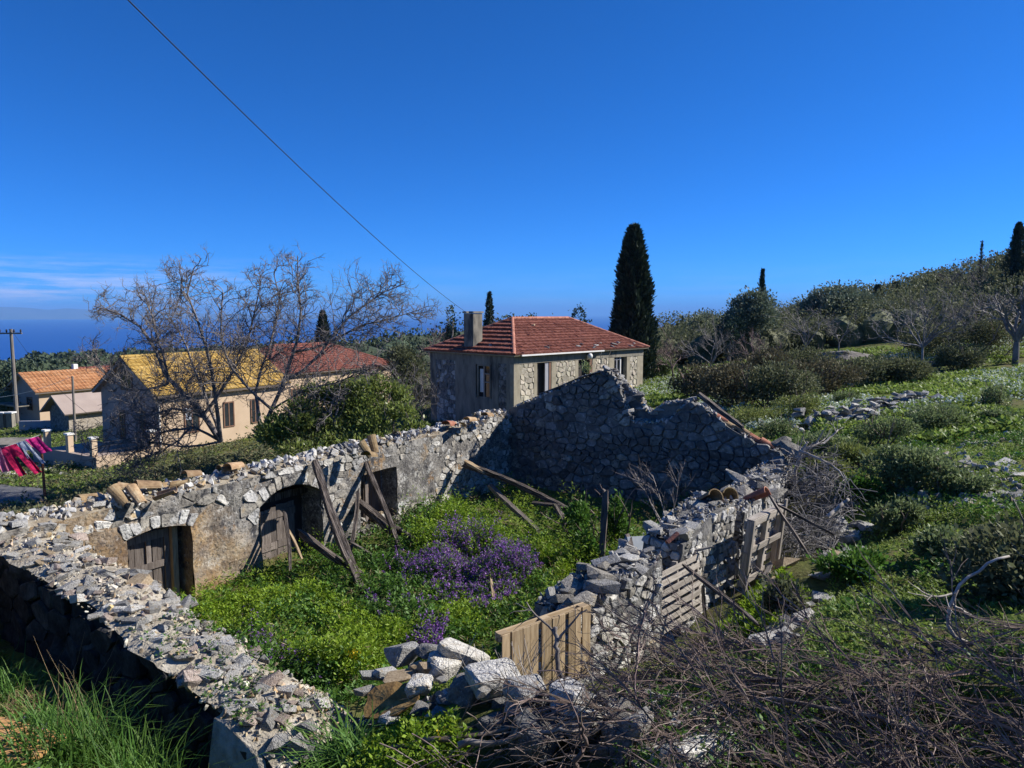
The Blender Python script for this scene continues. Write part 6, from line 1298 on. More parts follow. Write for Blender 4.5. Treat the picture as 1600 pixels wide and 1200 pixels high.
def blob_set(c, rx, ry, rz, k, spread=0.62, sub=0.42, seed=0, low=-0.6):
    r = np.random.default_rng(seed); out = []
    while len(out) < k:
        d = unit(r.normal(size=(1, 3)))[0] * r.random() ** 0.45
        if d[2] < low: continue
        s = sub * r.uniform(0.7, 1.3); out.append((c[0] + d[0] * rx * spread, c[1] + d[1] * ry * spread, c[2] + d[2] * rz * spread, rx * s, ry * s, rz * s * 0.85))
    return out
def crown_mesh(root, blobs, n, leaf, m, asp=0.55, up=0.3, name='crown', shell=0.45, extra=None):
    P, d = crown_points(blobs, n, shell); st_ = rng.random(n) < 0.14; P = P + (d * np.array([1, 1, 1.2]) * (leaf * rng.uniform(0.5, 2.6, n))[:, None]) * st_[:, None]; D = d + rng.normal(size=P.shape) * 0.6 + np.array([0, 0, up])
    V, Fq = leaf_quads(P, D, leaf * rng.uniform(0.6, 1.4, n), asp); return kid(name, V, Fq, m if isinstance(m, list) else M[m], root)
def grow(out, p, d, L, r, lvl, kids=(3, 5), ratio=0.62, wander=0.35, upb=0.15, spread=0.9, maxl=3, rr=0.5, n=6):
    pts = [np.array(p, float)]; d = np.array(d, float) / np.linalg.norm(d)
    for i in range(n - 1):
        d = unit((d + rng.normal(0, wander / 2, 3) + np.array([0, 0, upb / 2]))[None])[0]; pts.append(pts[-1] + d * L / (n - 1))
    pts = np.array(pts); out.append((pts, np.linspace(r, r * 0.55 if lvl < maxl else r * 0.35, n), lvl))
    if lvl >= maxl: return
    for k in range(int(rng.integers(kids[0], kids[1] + 1))):
        t = rng.uniform(0.3, 1.0); i = min(n - 2, int(t * (n - 1))); q = pts[i] + (pts[i + 1] - pts[i]) * (t * (n - 1) - i)
        dd = unit((unit((pts[i + 1] - pts[i])[None])[0] + unit(rng.normal(size=(1, 3)))[0] * spread)[None])[0]
        grow(out, q, dd, L * ratio * rng.uniform(0.7, 1.2), r * rr, lvl + 1, kids, ratio, wander, upb, spread, maxl, rr, n)
def build_branches(root, out, m, split, sides=(6, 3), n=6):
    for nm, sel, sd in (('trunk', [o for o in out if o[2] <= split], sides[0]), ('twigs', [o for o in out if o[2] > split], sides[1])):  # at a low split the main stems also land in the twigs part
        if sel:
            knd = 'stuff' if nm == 'twigs' else None
            P = np.array([resample(o[0], n) for o in sel]); Rr = np.array([np.interp(np.linspace(0, 1, n), np.linspace(0, 1, len(o[1])), o[1]) for o in sel])
            V, Fq = tubes(P, Rr, sd); kid(nm, V, Fq, M[m], root, kind=knd, smooth=True)
def pxm(w, d): return w / F * d
# --- big bare walnut-like tree behind the long wall
bt = thing('bare_tree', 'large leafless grey tree spreading in front of the yellow roofed house', 'tree', pix(345, 690, 29))
out = []
LIMBS = [([(345, 690, 29), (318, 648, 29), (290, 615, 29.3), (262, 600, 29.5), (250, 555, 30), (235, 520, 30.3), (190, 490, 30.6), (146, 480, 31)], 0.20, 0.03),
         ([(262, 600, 29.5), (258, 560, 29.6), (242, 512, 29.8), (230, 470, 30), (215, 460, 30)], 0.09, 0.025), ([(345, 690, 29), (332, 590, 28.3), (325, 540, 28.2), (300, 480, 28), (290, 445, 28), (300, 422, 28)], 0.15, 0.03),
         ([(405, 690, 28), (425, 640, 28), (443, 597, 28.3), (460, 550, 28.6), (472, 490, 28.7), (463, 440, 28.8), (466, 400, 29)], 0.16, 0.025), ([(443, 597, 28.3), (485, 570, 28.6), (522, 520, 29), (570, 472, 29.5), (610, 450, 30), (632, 440, 30)], 0.10, 0.025),
         ([(460, 550, 28.6), (510, 540, 29), (560, 510, 29.5), (615, 495, 30), (655, 482, 30.5)], 0.09, 0.02), ([(345, 690, 29), (300, 668, 28.4), (250, 676, 27.8), (215, 700, 27.4), (190, 722, 27)], 0.10, 0.025),
         ([(318, 648, 29), (360, 590, 29.6), (385, 540, 30), (400, 480, 30.4), (407, 440, 30.6)], 0.12, 0.025), ([(425, 640, 28), (382, 600, 27.7), (352, 560, 27.4), (345, 500, 27.2), (350, 455, 27)], 0.10, 0.025),
         ([(262, 600, 29.5), (215, 612, 29.2), (180, 600, 29), (148, 562, 29)], 0.09, 0.02), ([(300, 668, 28.4), (262, 700, 28), (232, 712, 27.6), (212, 725, 27.2)], 0.06, 0.02), ([(425, 640, 28), (470, 610, 27.5), (520, 600, 27.2), (570, 580, 27)], 0.07, 0.02),
         ([(345, 690, 29), (290, 700, 28.6), (235, 690, 28.2), (180, 690, 28), (140, 705, 28)], 0.08, 0.02), ([(345, 690, 29), (310, 640, 28), (270, 640, 27.6), (225, 650, 27.4), (180, 640, 27.2)], 0.09, 0.02), ([(405, 690, 28), (440, 660, 27.5), (480, 650, 27), (520, 640, 26.8)], 0.07, 0.02),
         ([(345, 690, 29), (330, 640, 30), (300, 570, 31), (280, 520, 31.6), (262, 490, 32)], 0.12, 0.025), ([(405, 690, 28), (400, 600, 29.2), (430, 520, 30), (440, 470, 30.4), (430, 430, 30.5)], 0.12, 0.025)]
for L3, ra, rb in LIMBS:
    P = resample(np.array([pix(*q) for q in L3]), 12); P[1:] += rng.normal(0, 0.04, (11, 3)); out.append((P, np.linspace(ra * .60, rb * .8, 12), 0)); Lt = np.linalg.norm(np.diff(P, axis=0), axis=1).sum()
    for k in range(int(5.2 * Lt) + 5):
        t = rng.uniform(0.22, 1.0); i = min(10, int(t * 11)); q = P[i] + (P[i + 1] - P[i]) * (t * 11 - i); dd = unit((P[i + 1] - P[i])[None])[0] + unit(rng.normal(size=(1, 3)))[0] * 0.95 + np.array([0, 0, 0.18])
        grow(out, q, dd, rng.uniform(0.9, 1.9) * (1.2 - 0.5 * t), 0.020, 1, (4, 6), 0.52, 0.75, 0.12, 1.05, 3, 0.62, 6)
build_branches(bt, out, 'bark', 0, (7, 3), 8)
# --- laurel bush
lb_ = thing('laurel_bush', 'big glossy green laurel bush right behind the long wall', 'bush', pix(540, 700, 27))
bl = []
for px, py, d, w, h in [(540, 640, 27.5, 130, 110), (470, 660, 27, 110, 90), (600, 650, 27, 110, 95), (560, 600, 28, 90, 70), (430, 680, 26.5, 80, 70), (640, 680, 26.5, 70, 70), (500, 615, 28, 80, 60), (620, 620, 28, 60, 60), (540, 690, 26.3, 200, 60)]:
    c = pix(px, py, d); bl += blob_set(c, pxm(w, d) / 2, pxm(w, d) / 2 * 0.8, pxm(h, d) / 2, 9, 0.75, 0.36, px)
crown_mesh(lb_, bl, 24000, 0.15, 'laurel', 0.42, 0.35, shell=0.35)
oo = []
for k in range(9): a = pix(470 + 18 * k, 702, 27); grow(oo, a, (rng.normal(0, .4), rng.normal(0, .3), 1), 1.6, 0.05, 1, (2, 3), 0.6, 0.3, 0.2, 0.6, 2)
build_branches(lb_, oo, 'bark', 0, (5, 4))
# --- cypresses
def cypress(label, px, ytop, ybase, w, d, n, lean=0.0, group=None, leaf=0.22):
    b = pix(px, ybase, d); t = pix(px, ytop, d); g = Z1(b[0], b[1]); Ht = t[2] - g; r = thing('cypress_tree', label, 'tree', (b[0], b[1], g), group=group); R0 = pxm(w, d) / 2
    z = rng.random(n) ** 0.8; prof = np.clip(1.12 * (1 - z) ** 0.58 * np.minimum(1, 0.70 + z * 1.1), 0.03, 1)
    a = rng.uniform(0, 2 * math.pi, n); lump = 1 + 0.30 * fbm(np.stack([np.cos(a) * 2.4, np.sin(a) * 2.4, z * Ht * 0.55], 1), 1.0, 3, int(px))
    rad = R0 * prof * lump * (0.66 + 0.46 * rng.random(n)); P = np.stack([b[0] + np.cos(a) * rad, b[1] + np.sin(a) * rad, g + 0.4 + z * (Ht - 0.5)], 1)
    D = np.stack([np.cos(a) * 0.6, np.sin(a) * 0.6, np.ones(n) * 0.9], 1) + rng.normal(0, 0.32, (n, 3))
    V, Fq = leaf_quads(P, D, leaf * rng.uniform(0.6, 1.9, n) * max(0.6, Ht / 10), 0.36); 
    # dense inner foliage body
    m1_, m2_ = 14, 12; zz = np.linspace(0.02, 0.97, m1_); aa = np.arange(m2_) * 2 * math.pi / m2_; cv = []
    for q in zz:
        pr_ = max(0.04, 1.12 * (1 - q) ** 0.58 * min(1, .70 + q * 1.1)) * R0 * 0.70; cv += [(b[0] + math.cos(x) * pr_ * (1 + 0.2 * math.sin(3 * x + q * 9)), b[1] + math.sin(x) * pr_ * (1 + 0.2 * math.sin(3 * x + q * 9)), g + 0.3 + q * (Ht - 0.6)) for x in aa]
    ii = np.arange(m1_ * m2_).reshape(m1_, m2_); cf = np.stack([ii[:-1], np.roll(ii[:-1], -1, 1), np.roll(ii[1:], -1, 1), ii[1:]], -1).reshape(-1, 4)
    kid('crown', np.concatenate([V, cv]), np.concatenate([Fq, cf + len(V)]), M['cypress'], r)
    Vt, Ft = tubes(np.array([[(b[0], b[1], g - 0.3), (b[0], b[1], g + Ht * 0.3), (b[0], b[1], g + Ht * 0.6)]]), np.array([[0.03 * Ht, 0.022 * Ht, 0.012 * Ht]]), 6); kid('trunk', Vt, Ft, M['bark'], r)
    return r
cypress('tall dark cypress standing beside the red roofed house', 988, 355, 560, 66, 56, 15000, leaf=0.26)
cypress('narrow cypress behind the chimney of the red roofed house', 765, 457, 530, 18, 75, 2600)
cypress('thin pointed cypress rising above the round olive tree at the right', 1188, 420, 540, 13, 88, 2400)
cypress('tall blunt cypress on the wooded slope at the right edge', 1585, 348, 470, 34, 78, 5000)
cypress('dark broad cypress half hidden by the bare tree behind the red roof', 507, 486, 600, 36, 66, 4500)
cypress('slim cypress tip on the wooded ridge left of the right edge', 1529, 376, 470, 6, 82, 700)
cypress('low slim cypress tip far off near the sea right of the big cypress', 1066, 492, 530, 7, 100, 500)
# --- leafy trees
def leafy(name, label, px, ytop, ybase, w, d, n, m, leaf, k=14, trunk=True, shape=1.0, cat='tree', up=0.3, sub=0.40):
    b = pix(px, ybase, d); g = Z1(b[0], b[1]); t = pix(px, ytop, d)[2]; lo = max(g, pix(px, ybase, d)[2]) if not trunk else g; Ht = t - g; r = thing(name, label, cat, (b[0], b[1], g)); R0 = pxm(w, d) / 2
    cz = g + Ht * (0.60 if trunk else 0.48); rz = Ht * (0.42 if trunk else 0.52)
    bl = blob_set((b[0], b[1], cz), R0, R0 * 0.85, rz, k, 0.68, sub, int(px * 7 + ytop)); crown_mesh(r, bl, int(n * 2.0), leaf * 0.66, m, 0.55, up, shell=0.62)
    if trunk:
        oo = []; grow(oo, (b[0], b[1], g - 0.2), (rng.normal(0, .15), rng.normal(0, .15), 1), Ht * 0.55, 0.035 * Ht, 0, (4, 5), 0.65, 0.3, 0.1, 0.8, 1); P = np.array([o[0] for o in oo]); Rr = np.array([o[1] for o in oo]); V, Fq = tubes(P, Rr, 5); kid('trunk', V, Fq, M['bark'], r)
    return r
leafy('olive_tree', 'tall rounded olive tree in front of the thin cypress', 1168, 455, 590, 100, 66, 6500, 'olive', 0.34, 18)
leafy('olive_tree', 'dark lower tree on the left flank of the rounded olive tree', 1137, 485, 590, 50, 64, 2600, 'pine', 0.32, 10)
leafy('olive_tree', 'broad grey green olive tree behind the bare fig trees at the right', 1318, 449, 585, 150, 78, 8000, 'olive', 0.38, 22)
leafy('olive_tree', 'small olive tree filling the gap left of the broad grey green one', 1258, 468, 585, 60, 80, 2500, 'olive', 0.36, 10)
leafy('olive_tree', 'low olive tree at the skyline right of the big cypress', 1095, 489, 560, 64, 84, 2600, 'olive', 0.36, 10)
leafy('pine_tree', 'bushy tree poking up left of the chimney', 702, 479, 540, 26, 74, 1100, 'pine', 0.34, 8)
leafy('olive_tree', 'rounded tree behind the roof ridge, right of the chimney', 800, 488, 540, 44, 76, 1500, 'olive', 0.34, 9)
leafy('olive_tree', 'low rounded tree behind the middle of the roof ridge', 830, 488, 540, 36, 78, 1200, 'pine', 0.34, 8)
leafy('olive_tree', 'dark rounded tree behind the right end of the roof ridge', 898, 483, 545, 42, 74, 1600, 'pine', 0.34, 9)
leafy('olive_tree', 'small tree tip behind the roof ridge between two rounder trees', 860, 489, 540, 22, 80, 800, 'olive', 0.34, 6)
leafy('olive_tree', 'dark tree hidden behind the red hipped roof at its right', 640, 540, 640, 90, 60, 3600, 'scrub', 0.30, 14)
leafy('olive_tree', 'dark green tree left of the orange roofed house', 10, 560, 650, 60, 74, 2400, 'pine', 0.4, 12)
leafy('olive_tree', 'round olive tree at the right edge of the wooded slope', 1600, 430, 560, 70, 70, 2400, 'scrub', 0.36, 12)
def conif(label, px, ytop, ybase, w, d, n=1500):
    b = pix(px, ybase, d); g = Z1(b[0], b[1]); t = pix(px, ytop, d)[2]; Ht = max(3, t - g); r = thing('pine_tree', label, 'tree', (b[0], b[1], g), group='conifers on the right ridge'); R0 = pxm(w, d) / 2
    z = rng.random(n) ** 0.7; lay = np.floor(z * 8); a = rng.uniform(0, 6.283, n); rad = R0 * (1.05 - z) * (0.55 + 0.45 * rng.random(n)) * (0.75 + 0.35 * np.sin(lay * 2.3 + a * 2))
    P = np.stack([b[0] + np.cos(a) * rad, b[1] + np.sin(a) * rad, g + Ht * (0.06 + 0.94 * z)], 1); D = np.stack([np.cos(a), np.sin(a), 0.25 + 0 * a], 1) + rng.normal(0, .3, (n, 3)); V, Fq = leaf_quads(P, D, 0.36 * rng.uniform(.6, 1.3, n), 0.4); kid('crown', V, Fq, M['pine'], r)
    Vt, Ft = tubes(np.array([[(b[0], b[1], g - 0.3), (b[0], b[1], g + Ht * 0.5), (b[0], b[1], g + Ht * 0.98)]]), np.array([[0.16, 0.1, 0.03]]), 5); kid('trunk', Vt, Ft, M['bark'], r)
for px, yt, w, lab in [(1368, 446, 26, 'leftmost conifer of the right ridge'), (1396, 441, 34, 'dark broad topped conifer second from the left on the right ridge'), (1418, 446, 22, 'small conifer between the two broad topped ones on the right ridge'), (1444, 434, 30, 'broad topped conifer in the middle of the right ridge'), (1464, 428, 24, 'sharply pointed conifer of the right ridge'), (1489, 427, 26, 'rightmost pointed conifer of the right ridge, left of the bare trees'), (1345, 456, 20, 'low conifer above the broad olive tree at the left end of the ridge')]:
    conif(lab, px, yt, 540, w, 92)
# --- bare fig trees
def fig(label, px, ytop, ybase, w, d, m='figbark', dens=1.15, name='bare_tree', r0=0.085, up=0.10, stems=5, lean=0.0, maxl=4):
    b = pix(px, ybase, d); g = Z1(b[0], b[1]); t = pix(px, ytop, d)[2]; Ht = max(1.5, t - g); R0 = pxm(w, d) / 2; rt = thing(name, label, 'tree', (b[0], b[1], g)); oo = []
    tp_ = np.array([b[0] + lean, b[1], g + Ht * 0.22]); P = resample(np.array([(b[0], b[1], g - 0.3), tp_ * 0.5 + np.array([b[0], b[1], g]) * 0.5 + rng.normal(0, .06, 3), tp_]), 6); oo.append((P, np.linspace(r0, r0 * 0.75, 6), 0))
    for k in range(stems):
        a = 2 * math.pi * (k + rng.random() * 0.6) / stems; e = rng.uniform(0.35, 1.25); L0 = math.hypot(R0 * math.cos(e), Ht * 0.75 * math.sin(e)) * 0.62
        grow(oo, tp_, (math.cos(a) * math.cos(e) * R0 / Ht * 1.3, math.sin(a) * math.cos(e) * R0 / Ht * 1.3, math.sin(e)), L0, r0 * 0.55, 1, (int(3 * dens), int(5 * dens)), 0.64, 0.40, up, 0.85, maxl, 0.55)
    build_branches(rt, oo, m, 1, (6, 3)); return rt
fig('bare grey fig tree with a leaning trunk left of the broad olive tree', 1238, 455, 575, 110, 58, lean=1.0)
fig('pale bare fig tree with low wide branches in front of the rock slabs', 1440, 440, 575, 170, 52, stems=8, r0=0.11, up=0.05)
fig('gnarled bare fig tree at the left edge of the dark scrub', 1110, 488, 590, 100, 54)
fig('pinkish bare thicket tree right of the red roofed house', 1050, 515, 588, 80, 56, 'pinktwig', up=0.16)
fig('small bare tree in front of the rounded olive tree', 1180, 510, 582, 90, 55, 'pinktwig', up=0.16)
fig('bare twiggy tree under the broad olive tree', 1310, 478, 560, 80, 60, up=0.12)
fig('thick trunked bare tree on the bank at the right edge', 1588, 415, 540, 130, 50, r0=0.24, stems=7)
fig('slender bare tree on the skyline left of the blunt cypress', 1535, 385, 480, 60, 80, 'bark', up=0.25)
fig('thin bare tree on the skyline above the pale fig tree', 1488, 408, 500, 50, 80, 'bark', up=0.25)
fig('bare bush on the dark slope between the pale fig tree and the right edge', 1520, 440, 560, 110, 58, 'bark', up=0.1, stems=7)
fig('reddish bare tree left of the red roofed house chimney', 675, 496, 600, 80, 62, 'pinktwig', up=0.2, stems=7)
fig('grey bare tree at the left corner of the red roofed house', 640, 560, 690, 110, 36, 'bark', up=0.14, stems=7)
fig('pale bare tree right of the chimney in front of the narrow cypress', 762, 492, 545, 44, 68, 'figbark', up=0.2)
fig('bare twiggy tree beyond the red hipped roof at the left', 590, 560, 650, 70, 50, 'pinktwig', up=0.14)
# --- far wooded slopes: one mass
Vs, Fs, n = [], [], 0
ICO = None
def mass(n_tree, fpos, rad, hgt, leafn, leaf, body=0.8):
    global ICO
    if ICO is None:
        bm = bmesh.new(); bmesh.ops.create_icosphere(bm, subdivisions=2, radius=1.0); ICO = (np.array([v.co[:] for v in bm.verts]), np.array([[v.index for v in f.verts] for f in bm.faces])); bm.free()
    C = np.array([fpos() for k in range(n_tree)]); Rr = rad * rng.uniform(0.55, 1.6, n_tree)
    z = Zg(C[:, 0], C[:, 1]); k = np.repeat(np.arange(n_tree), leafn); m_ = len(k); sq = hgt / rad * 0.62
    d = unit(rng.normal(size=(m_, 3))); d[:, 2] = np.abs(d[:, 2]) - 0.12; q = 0.80 + 0.28 * rng.random(m_); lump = 1 + 0.25 * fbm(d * 1.8 + k[:, None] * 3.7, 1.0, 2, 3)
    P = np.stack([C[k, 0], C[k, 1], z[k] + hgt * 0.30], 1) + d * (Rr[k] * q * lump)[:, None] * np.array([1, 1, sq])
    V, Fq = leaf_quads(P, d + rng.normal(0, .6, (m_, 3)), leaf * np.hypot(P[:, 0], P[:, 1]) / 100 * rng.uniform(.5, 1.4, m_), 0.7)
    Bv = ICO[0][None] * (0.86 + 0.25 * fbm((ICO[0][None] * 1.8 + np.arange(n_tree)[:, None, None] * 3.7).reshape(-1, 3), 1.0, 2, 3).reshape(n_tree, -1))[:, :, None]
    Bv = Bv * Rr[:, None, None] * body * np.array([1, 1, sq]) + np.stack([C[:, 0], C[:, 1], z + hgt * 0.25], 1)[:, None, :]
    nb = len(ICO[0]); T = np.concatenate([ICO[1][None] + (np.arange(n_tree) * nb)[:, None, None]]).reshape(-1, 3); T4 = np.concatenate([T, T[:, 2:]], 1)
    return np.concatenate([V, Bv.reshape(-1, 3)]), [tuple(f) for f in Fq] + [tuple(f) for f in (T + len(V))]
def pos_left(): r = math.exp(rng.uniform(math.log(95), math.log(560))); u = rng.uniform(-0.82, 0.05); return r * math.sin(math.atan(u)), r * math.cos(math.atan(u))
def pos_left2(): r = math.exp(rng.uniform(math.log(84), math.log(200))); u = rng.uniform(-0.82, -0.1); return r * math.sin(math.atan(u)), r * math.cos(math.atan(u))
V1, F1 = mass(1200, pos_left, 4.4, 5.0, 190, 0.42); V2, F2 = mass(420, pos_left2, 2.6, 4.0, 260, 0.36)
V, Fq = join([(V1, F1), (V2, F2)]); tag(link('far_woods', mesh('far_woods', V, Fq, M['forest'])), 'dark evergreen woods covering the far slopes down to the sea', 'woods', kind='stuff')
def pos_right(): d = rng.uniform(66, 104); u = rng.uniform(0.16, 0.85); return d * u, d
V, Fq = mass(360, pos_right, 2.2, 3.6, 560, 0.25, 0.6); tag(link('right_woods', mesh('right_woods', V, Fq, M['scrub'])), 'dark wooded slope rising at the right', 'woods', kind='stuff')
def pos_mid(): d = rng.uniform(60, 105); u = rng.uniform(-0.16, 0.2); return d * u, d
V, Fq = mass(130, pos_mid, 1.9, 2.2, 420, 0.26, 0.55); tag(link('middle_woods', mesh('middle_woods', V, Fq, M['scrub'])), 'low dark scrub behind the red roofed house', 'woods', kind='stuff')
# --- shrubs
def shrub(label, px, ytop, ybase, w, m, n, leaf, d=None, name='shrub', asp=0.5, k=9, up=0.5, group=None, twigs=True):
    b = gpt(px, ybase) if d is None else pix(px, ybase, d); d = b[1]; g = Z1(b[0], b[1]); Ht = max(0.3, pix(px, ytop, d + pxm(w, d) * 0.3)[2] - g); R0 = pxm(w, d) / 2; c = (b[0], b[1] + R0 * 0.5, g + Ht * 0.45)
    r = thing(name, label, 'shrub', (b[0], b[1] + R0 * 0.5, g), group=group); bl = blob_set(c, R0, R0 * 0.8, Ht * 0.55, k, 0.68, 0.42, int(px * 3 + ybase), -0.8)
    crown_mesh(r, bl, n, leaf, m, asp, up, 'foliage')
    if twigs:
        oo = []
        for q in range(5): grow(oo, (c[0] + rng.normal(0, R0 * .2), c[1] + rng.normal(0, R0 * .2), g - 0.05), (rng.normal(0, .5), rng.normal(0, .5), 1), Ht * 0.8, 0.02 + 0.01 * Ht, 1, (2, 3), 0.6, 0.3, 0.1, 0.6, 2)
        build_branches(r, oo, 'twig', 0, (3, 3))
    return r
for px, yt, yb, w, m, lab in [(1105, 572, 625, 84, 'heath', 'brown heath bush at the left end of the dark scrub'), (1165, 575, 640, 110, 'heath', 'dark brown green bush in the left half of the scrub'), (1235, 568, 640, 120, 'scrub', 'darkest scrub bush below the rock slabs'), (1300, 566, 620, 110, 'heath', 'brown bush in the right half of the scrub'),
                              (1370, 560, 605, 120, 'scrub', 'olive green scrub bush below the pale rock outcrop'), (1435, 566, 598, 90, 'scrub', 'low scrub bush under the pale fig tree'), (1200, 545, 600, 90, 'heath', 'scrub bush behind the leaning fig trunk'), (1275, 545, 590, 80, 'scrub', 'scrub bush just left of the long pale outcrop'), (1510, 540, 580, 70, 'scrub', 'dark bush at the foot of the wooded slope'),
                              (1030, 560, 590, 44, 'shrub', 'low green bush right of the red roofed house'), (1480, 500, 560, 90, 'scrub', 'dark bush on the slope above the pinkish rock slab'), (1560, 480, 560, 90, 'scrub', 'dark bush below the blunt cypress')]:
    shrub(lab, px, yt - 6, yb + 2, w * 1.3, m, 6500, 0.15, k=16)
for px, yt, yb, w, m, n, lab in [(1182, 632, 672, 120, 'spurge', 3600, 'yellow green shrub behind the gable slope'), (1262, 610, 660, 90, 'spurge', 3200, 'taller yellow green shrub left of the tumbled wall'), (1225, 650, 690, 70, 'shrub', 2600, 'grey green shrub by the boulders of the gable slope'), (1310, 672, 715, 110, 'shrub', 4000, 'grey green shrub in front of the tumbled wall'),
                                 (1390, 640, 700, 110, 'shrub', 4000, 'tall grey green shrub at the right end of the tumbled wall'), (1350, 690, 735, 100, 'spurge', 3600, 'yellow green shrub in the middle of the slope'), (1475, 622, 680, 120, 'shrub', 4800, 'large dark green shrub above the stony slope'), (1415, 692, 768, 110, 'shrub', 5200, 'large dark shrub in the middle of the stony slope, left'),
                                 (1475, 700, 770, 110, 'shrub', 5200, 'large dark shrub in the middle of the stony slope, right'), (1300, 715, 760, 90, 'spurge', 3400, 'green shrub above the dead branches'), (1345, 740, 790, 80, 'nettle', 3400, 'bright green weed clump beside the dead branches'), (1408, 780, 832, 84, 'shrub', 3600, 'open grey green shrub on the grass terrace'),
                                 (1480, 825, 885, 92, 'shrub', 4200, 'grey green shrub left of the black shade'), (1345, 862, 915, 110, 'nettle', 4200, 'low leafy green clump on the grass terrace'), (1228, 915, 975, 66, 'scrub', 4800, 'round dense dark shrub by the broken pallet'), (1560, 600, 640, 60, 'shrub', 1800, 'small shrub high in the white flower field'),
                                 (1330, 610, 634, 50, 'shrub', 1500, 'small dark shrub behind the tumbled wall'), (1255, 690, 725, 80, 'shrub', 2600, 'shrub behind the fallen dead branches'), (1570, 640, 665, 60, 'shrub', 1500, 'low shrub at the right edge of the field'), (1530, 735, 775, 80, 'shrub', 2800, 'shaded shrub among the stones of the right slope')]:
    shrub(lab, px, yt, yb, w, m, n, 0.085, k=9)
shrub('green leafy bush in the shade beside the weathered post', 908, 778, 850, 60, 'nettle', 2200, 0.10, d=18.2, k=7)
shrub('green weeds climbing in the shade below the gable', 965, 770, 850, 50, 'nettle', 1700, 0.10, d=18.6, k=7)
shrub('low leafy bush between the post and the big loose blocks', 920, 830, 890, 70, 'nettle', 2600, 0.09, d=16.6, k=7)
# evergreen shrub shaped to fill the black shade at the right edge
dk = thing('evergreen_shrub', 'large black green shrub in shade at the right edge', 'shrub', (7.75, 9.5, 2.0))
crown_mesh(dk, blob_set((7.75, 9.5, 2.55), 2.1, 1.4, 1.15, 26, 0.66, 0.40, 5, -0.9), 24000, 0.10, 'scrub', 0.5, 0.3, 'foliage')
leafy('holm_oak', 'dark oak just outside the right edge that shades the terrace', 2170, 480, 940, 380, 9.9, 9000, 'scrub', 0.22, 20)
oo = []
for k in range(8): grow(oo, (7.75 + rng.normal(0, .5), 9.5 + rng.normal(0, .4), 1.9), (rng.normal(0, .6), rng.normal(0, .6), 1), 1.3, 0.04, 1, (2, 3), 0.6, 0.3, 0.1, 0.6, 2)
build_branches(dk, oo, 'bark', 0, (5, 3))
# bleached curved branch and bare stems before it
def branch(label, pts, r0, r1, m='deadwood', name='branch', twigs=0, cat='branch'):
    P = resample(np.array([pix(*p) for p in pts]), 14); P[1:-1] += rng.normal(0, 0.012, (12, 3)); rt = thing(name, label, cat, P[0]); V, Fl = tubes(P[None], np.linspace(r0, r1, 14)[None], 7, True); kid('stem', V, Fl, M[m], rt, smooth=True)
    oo = []
    for k in range(twigs):
        i = int(rng.integers(3, 13)); grow(oo, P[i], (P[i] - P[i - 1]) / np.linalg.norm(P[i] - P[i - 1]) + unit(rng.normal(size=(1, 3)))[0] * 0.8, rng.uniform(.3, .8), r1 * 0.7, 2, (1, 3), .6, .4, 0.05, .7, 3)
    if oo: build_branches(rt, oo, m, 0, (4, 3))
    return rt
branch('bleached curved branch standing out against the black shrub', [(1577, 869, 8.3), (1545, 878, 8.3), (1512, 900, 8.3), (1490, 932, 8.2), (1481, 968, 8.2), (1486, 992, 8.1), (1512, 1003, 8.0), (1545, 1018, 8.0)], 0.013, 0.026, twigs=3)
branch('long cut cane arching over the brushwood, upper one', [(1620, 1180, 6.6), (1500, 1168, 6.8), (1430, 1125, 7.0), (1340, 1085, 7.2), (1250, 1064, 7.4), (1100, 1064, 7.8), (985, 1062, 8.0)], 0.034, 0.012, 'twig', twigs=10)
branch('long cut cane arching over the brushwood, lower one', [(1620, 1170, 6.5), (1500, 1158, 6.6), (1400, 1130, 6.7), (1300, 1105, 6.9), (1200, 1090, 7.1), (1100, 1095, 7.4)], 0.034, 0.012, 'twig', twigs=10)
branch('cut branch with a round sawn end among the boulders', [(612, 1168, 7.3), (660, 1160, 7.3), (740, 1148, 7.3), (800, 1118, 7.2), (880, 1105, 7.0)], 0.028, 0.010, 'twig', twigs=8)
branch('second cut branch lying just above the sawn one', [(660, 1157, 7.1), (730, 1152, 7.1), (790, 1140, 7.1), (860, 1122, 6.9), (930, 1120, 6.8)], 0.032, 0.012, 'twig', twigs=8)
branch('thick pale cut branch at the bottom centre', [(716, 1165, 6.8), (770, 1160, 6.8), (830, 1145, 6.8), (905, 1140, 6.7)], 0.036, 0.014, 'deadwood', twigs=6)
branch('forked grey branch standing at the bottom right of centre', [(900, 1210, 6.2), (905, 1180, 6.2), (915, 1155, 6.2), (905, 1130, 6.2)], 0.03, 0.012, 'twig', twigs=4)
branch('mossy stake with side twigs leaning on the tan pallet', [(880, 1075, 8.1), (872, 1035, 8.2), (868, 980, 8.35)], 0.030, 0.026, 'bark', twigs=2)
branch('bleached stick among the dead branches right of the broken pallet', [(1293, 809, 14.6), (1308, 795, 14.7), (1325, 780, 14.8)], 0.045, 0.035)
branch('dead stem standing at the collapsed gable corner', [(1240, 775, 18.6), (1243, 740, 18.6), (1248, 715, 18.6), (1262, 690, 18.6)], 0.05, 0.03, twigs=8)
branch('dead forked stem behind the gable boulders', [(1245, 715, 19), (1262, 700, 19), (1290, 690, 19.2), (1310, 672, 19.4)], 0.045, 0.02, twigs=10)
branch('bleached branch hanging out over the alley', [(1250, 705, 18.6), (1280, 715, 18), (1310, 735, 17.5), (1325, 755, 17.2)], 0.04, 0.015, twigs=10)
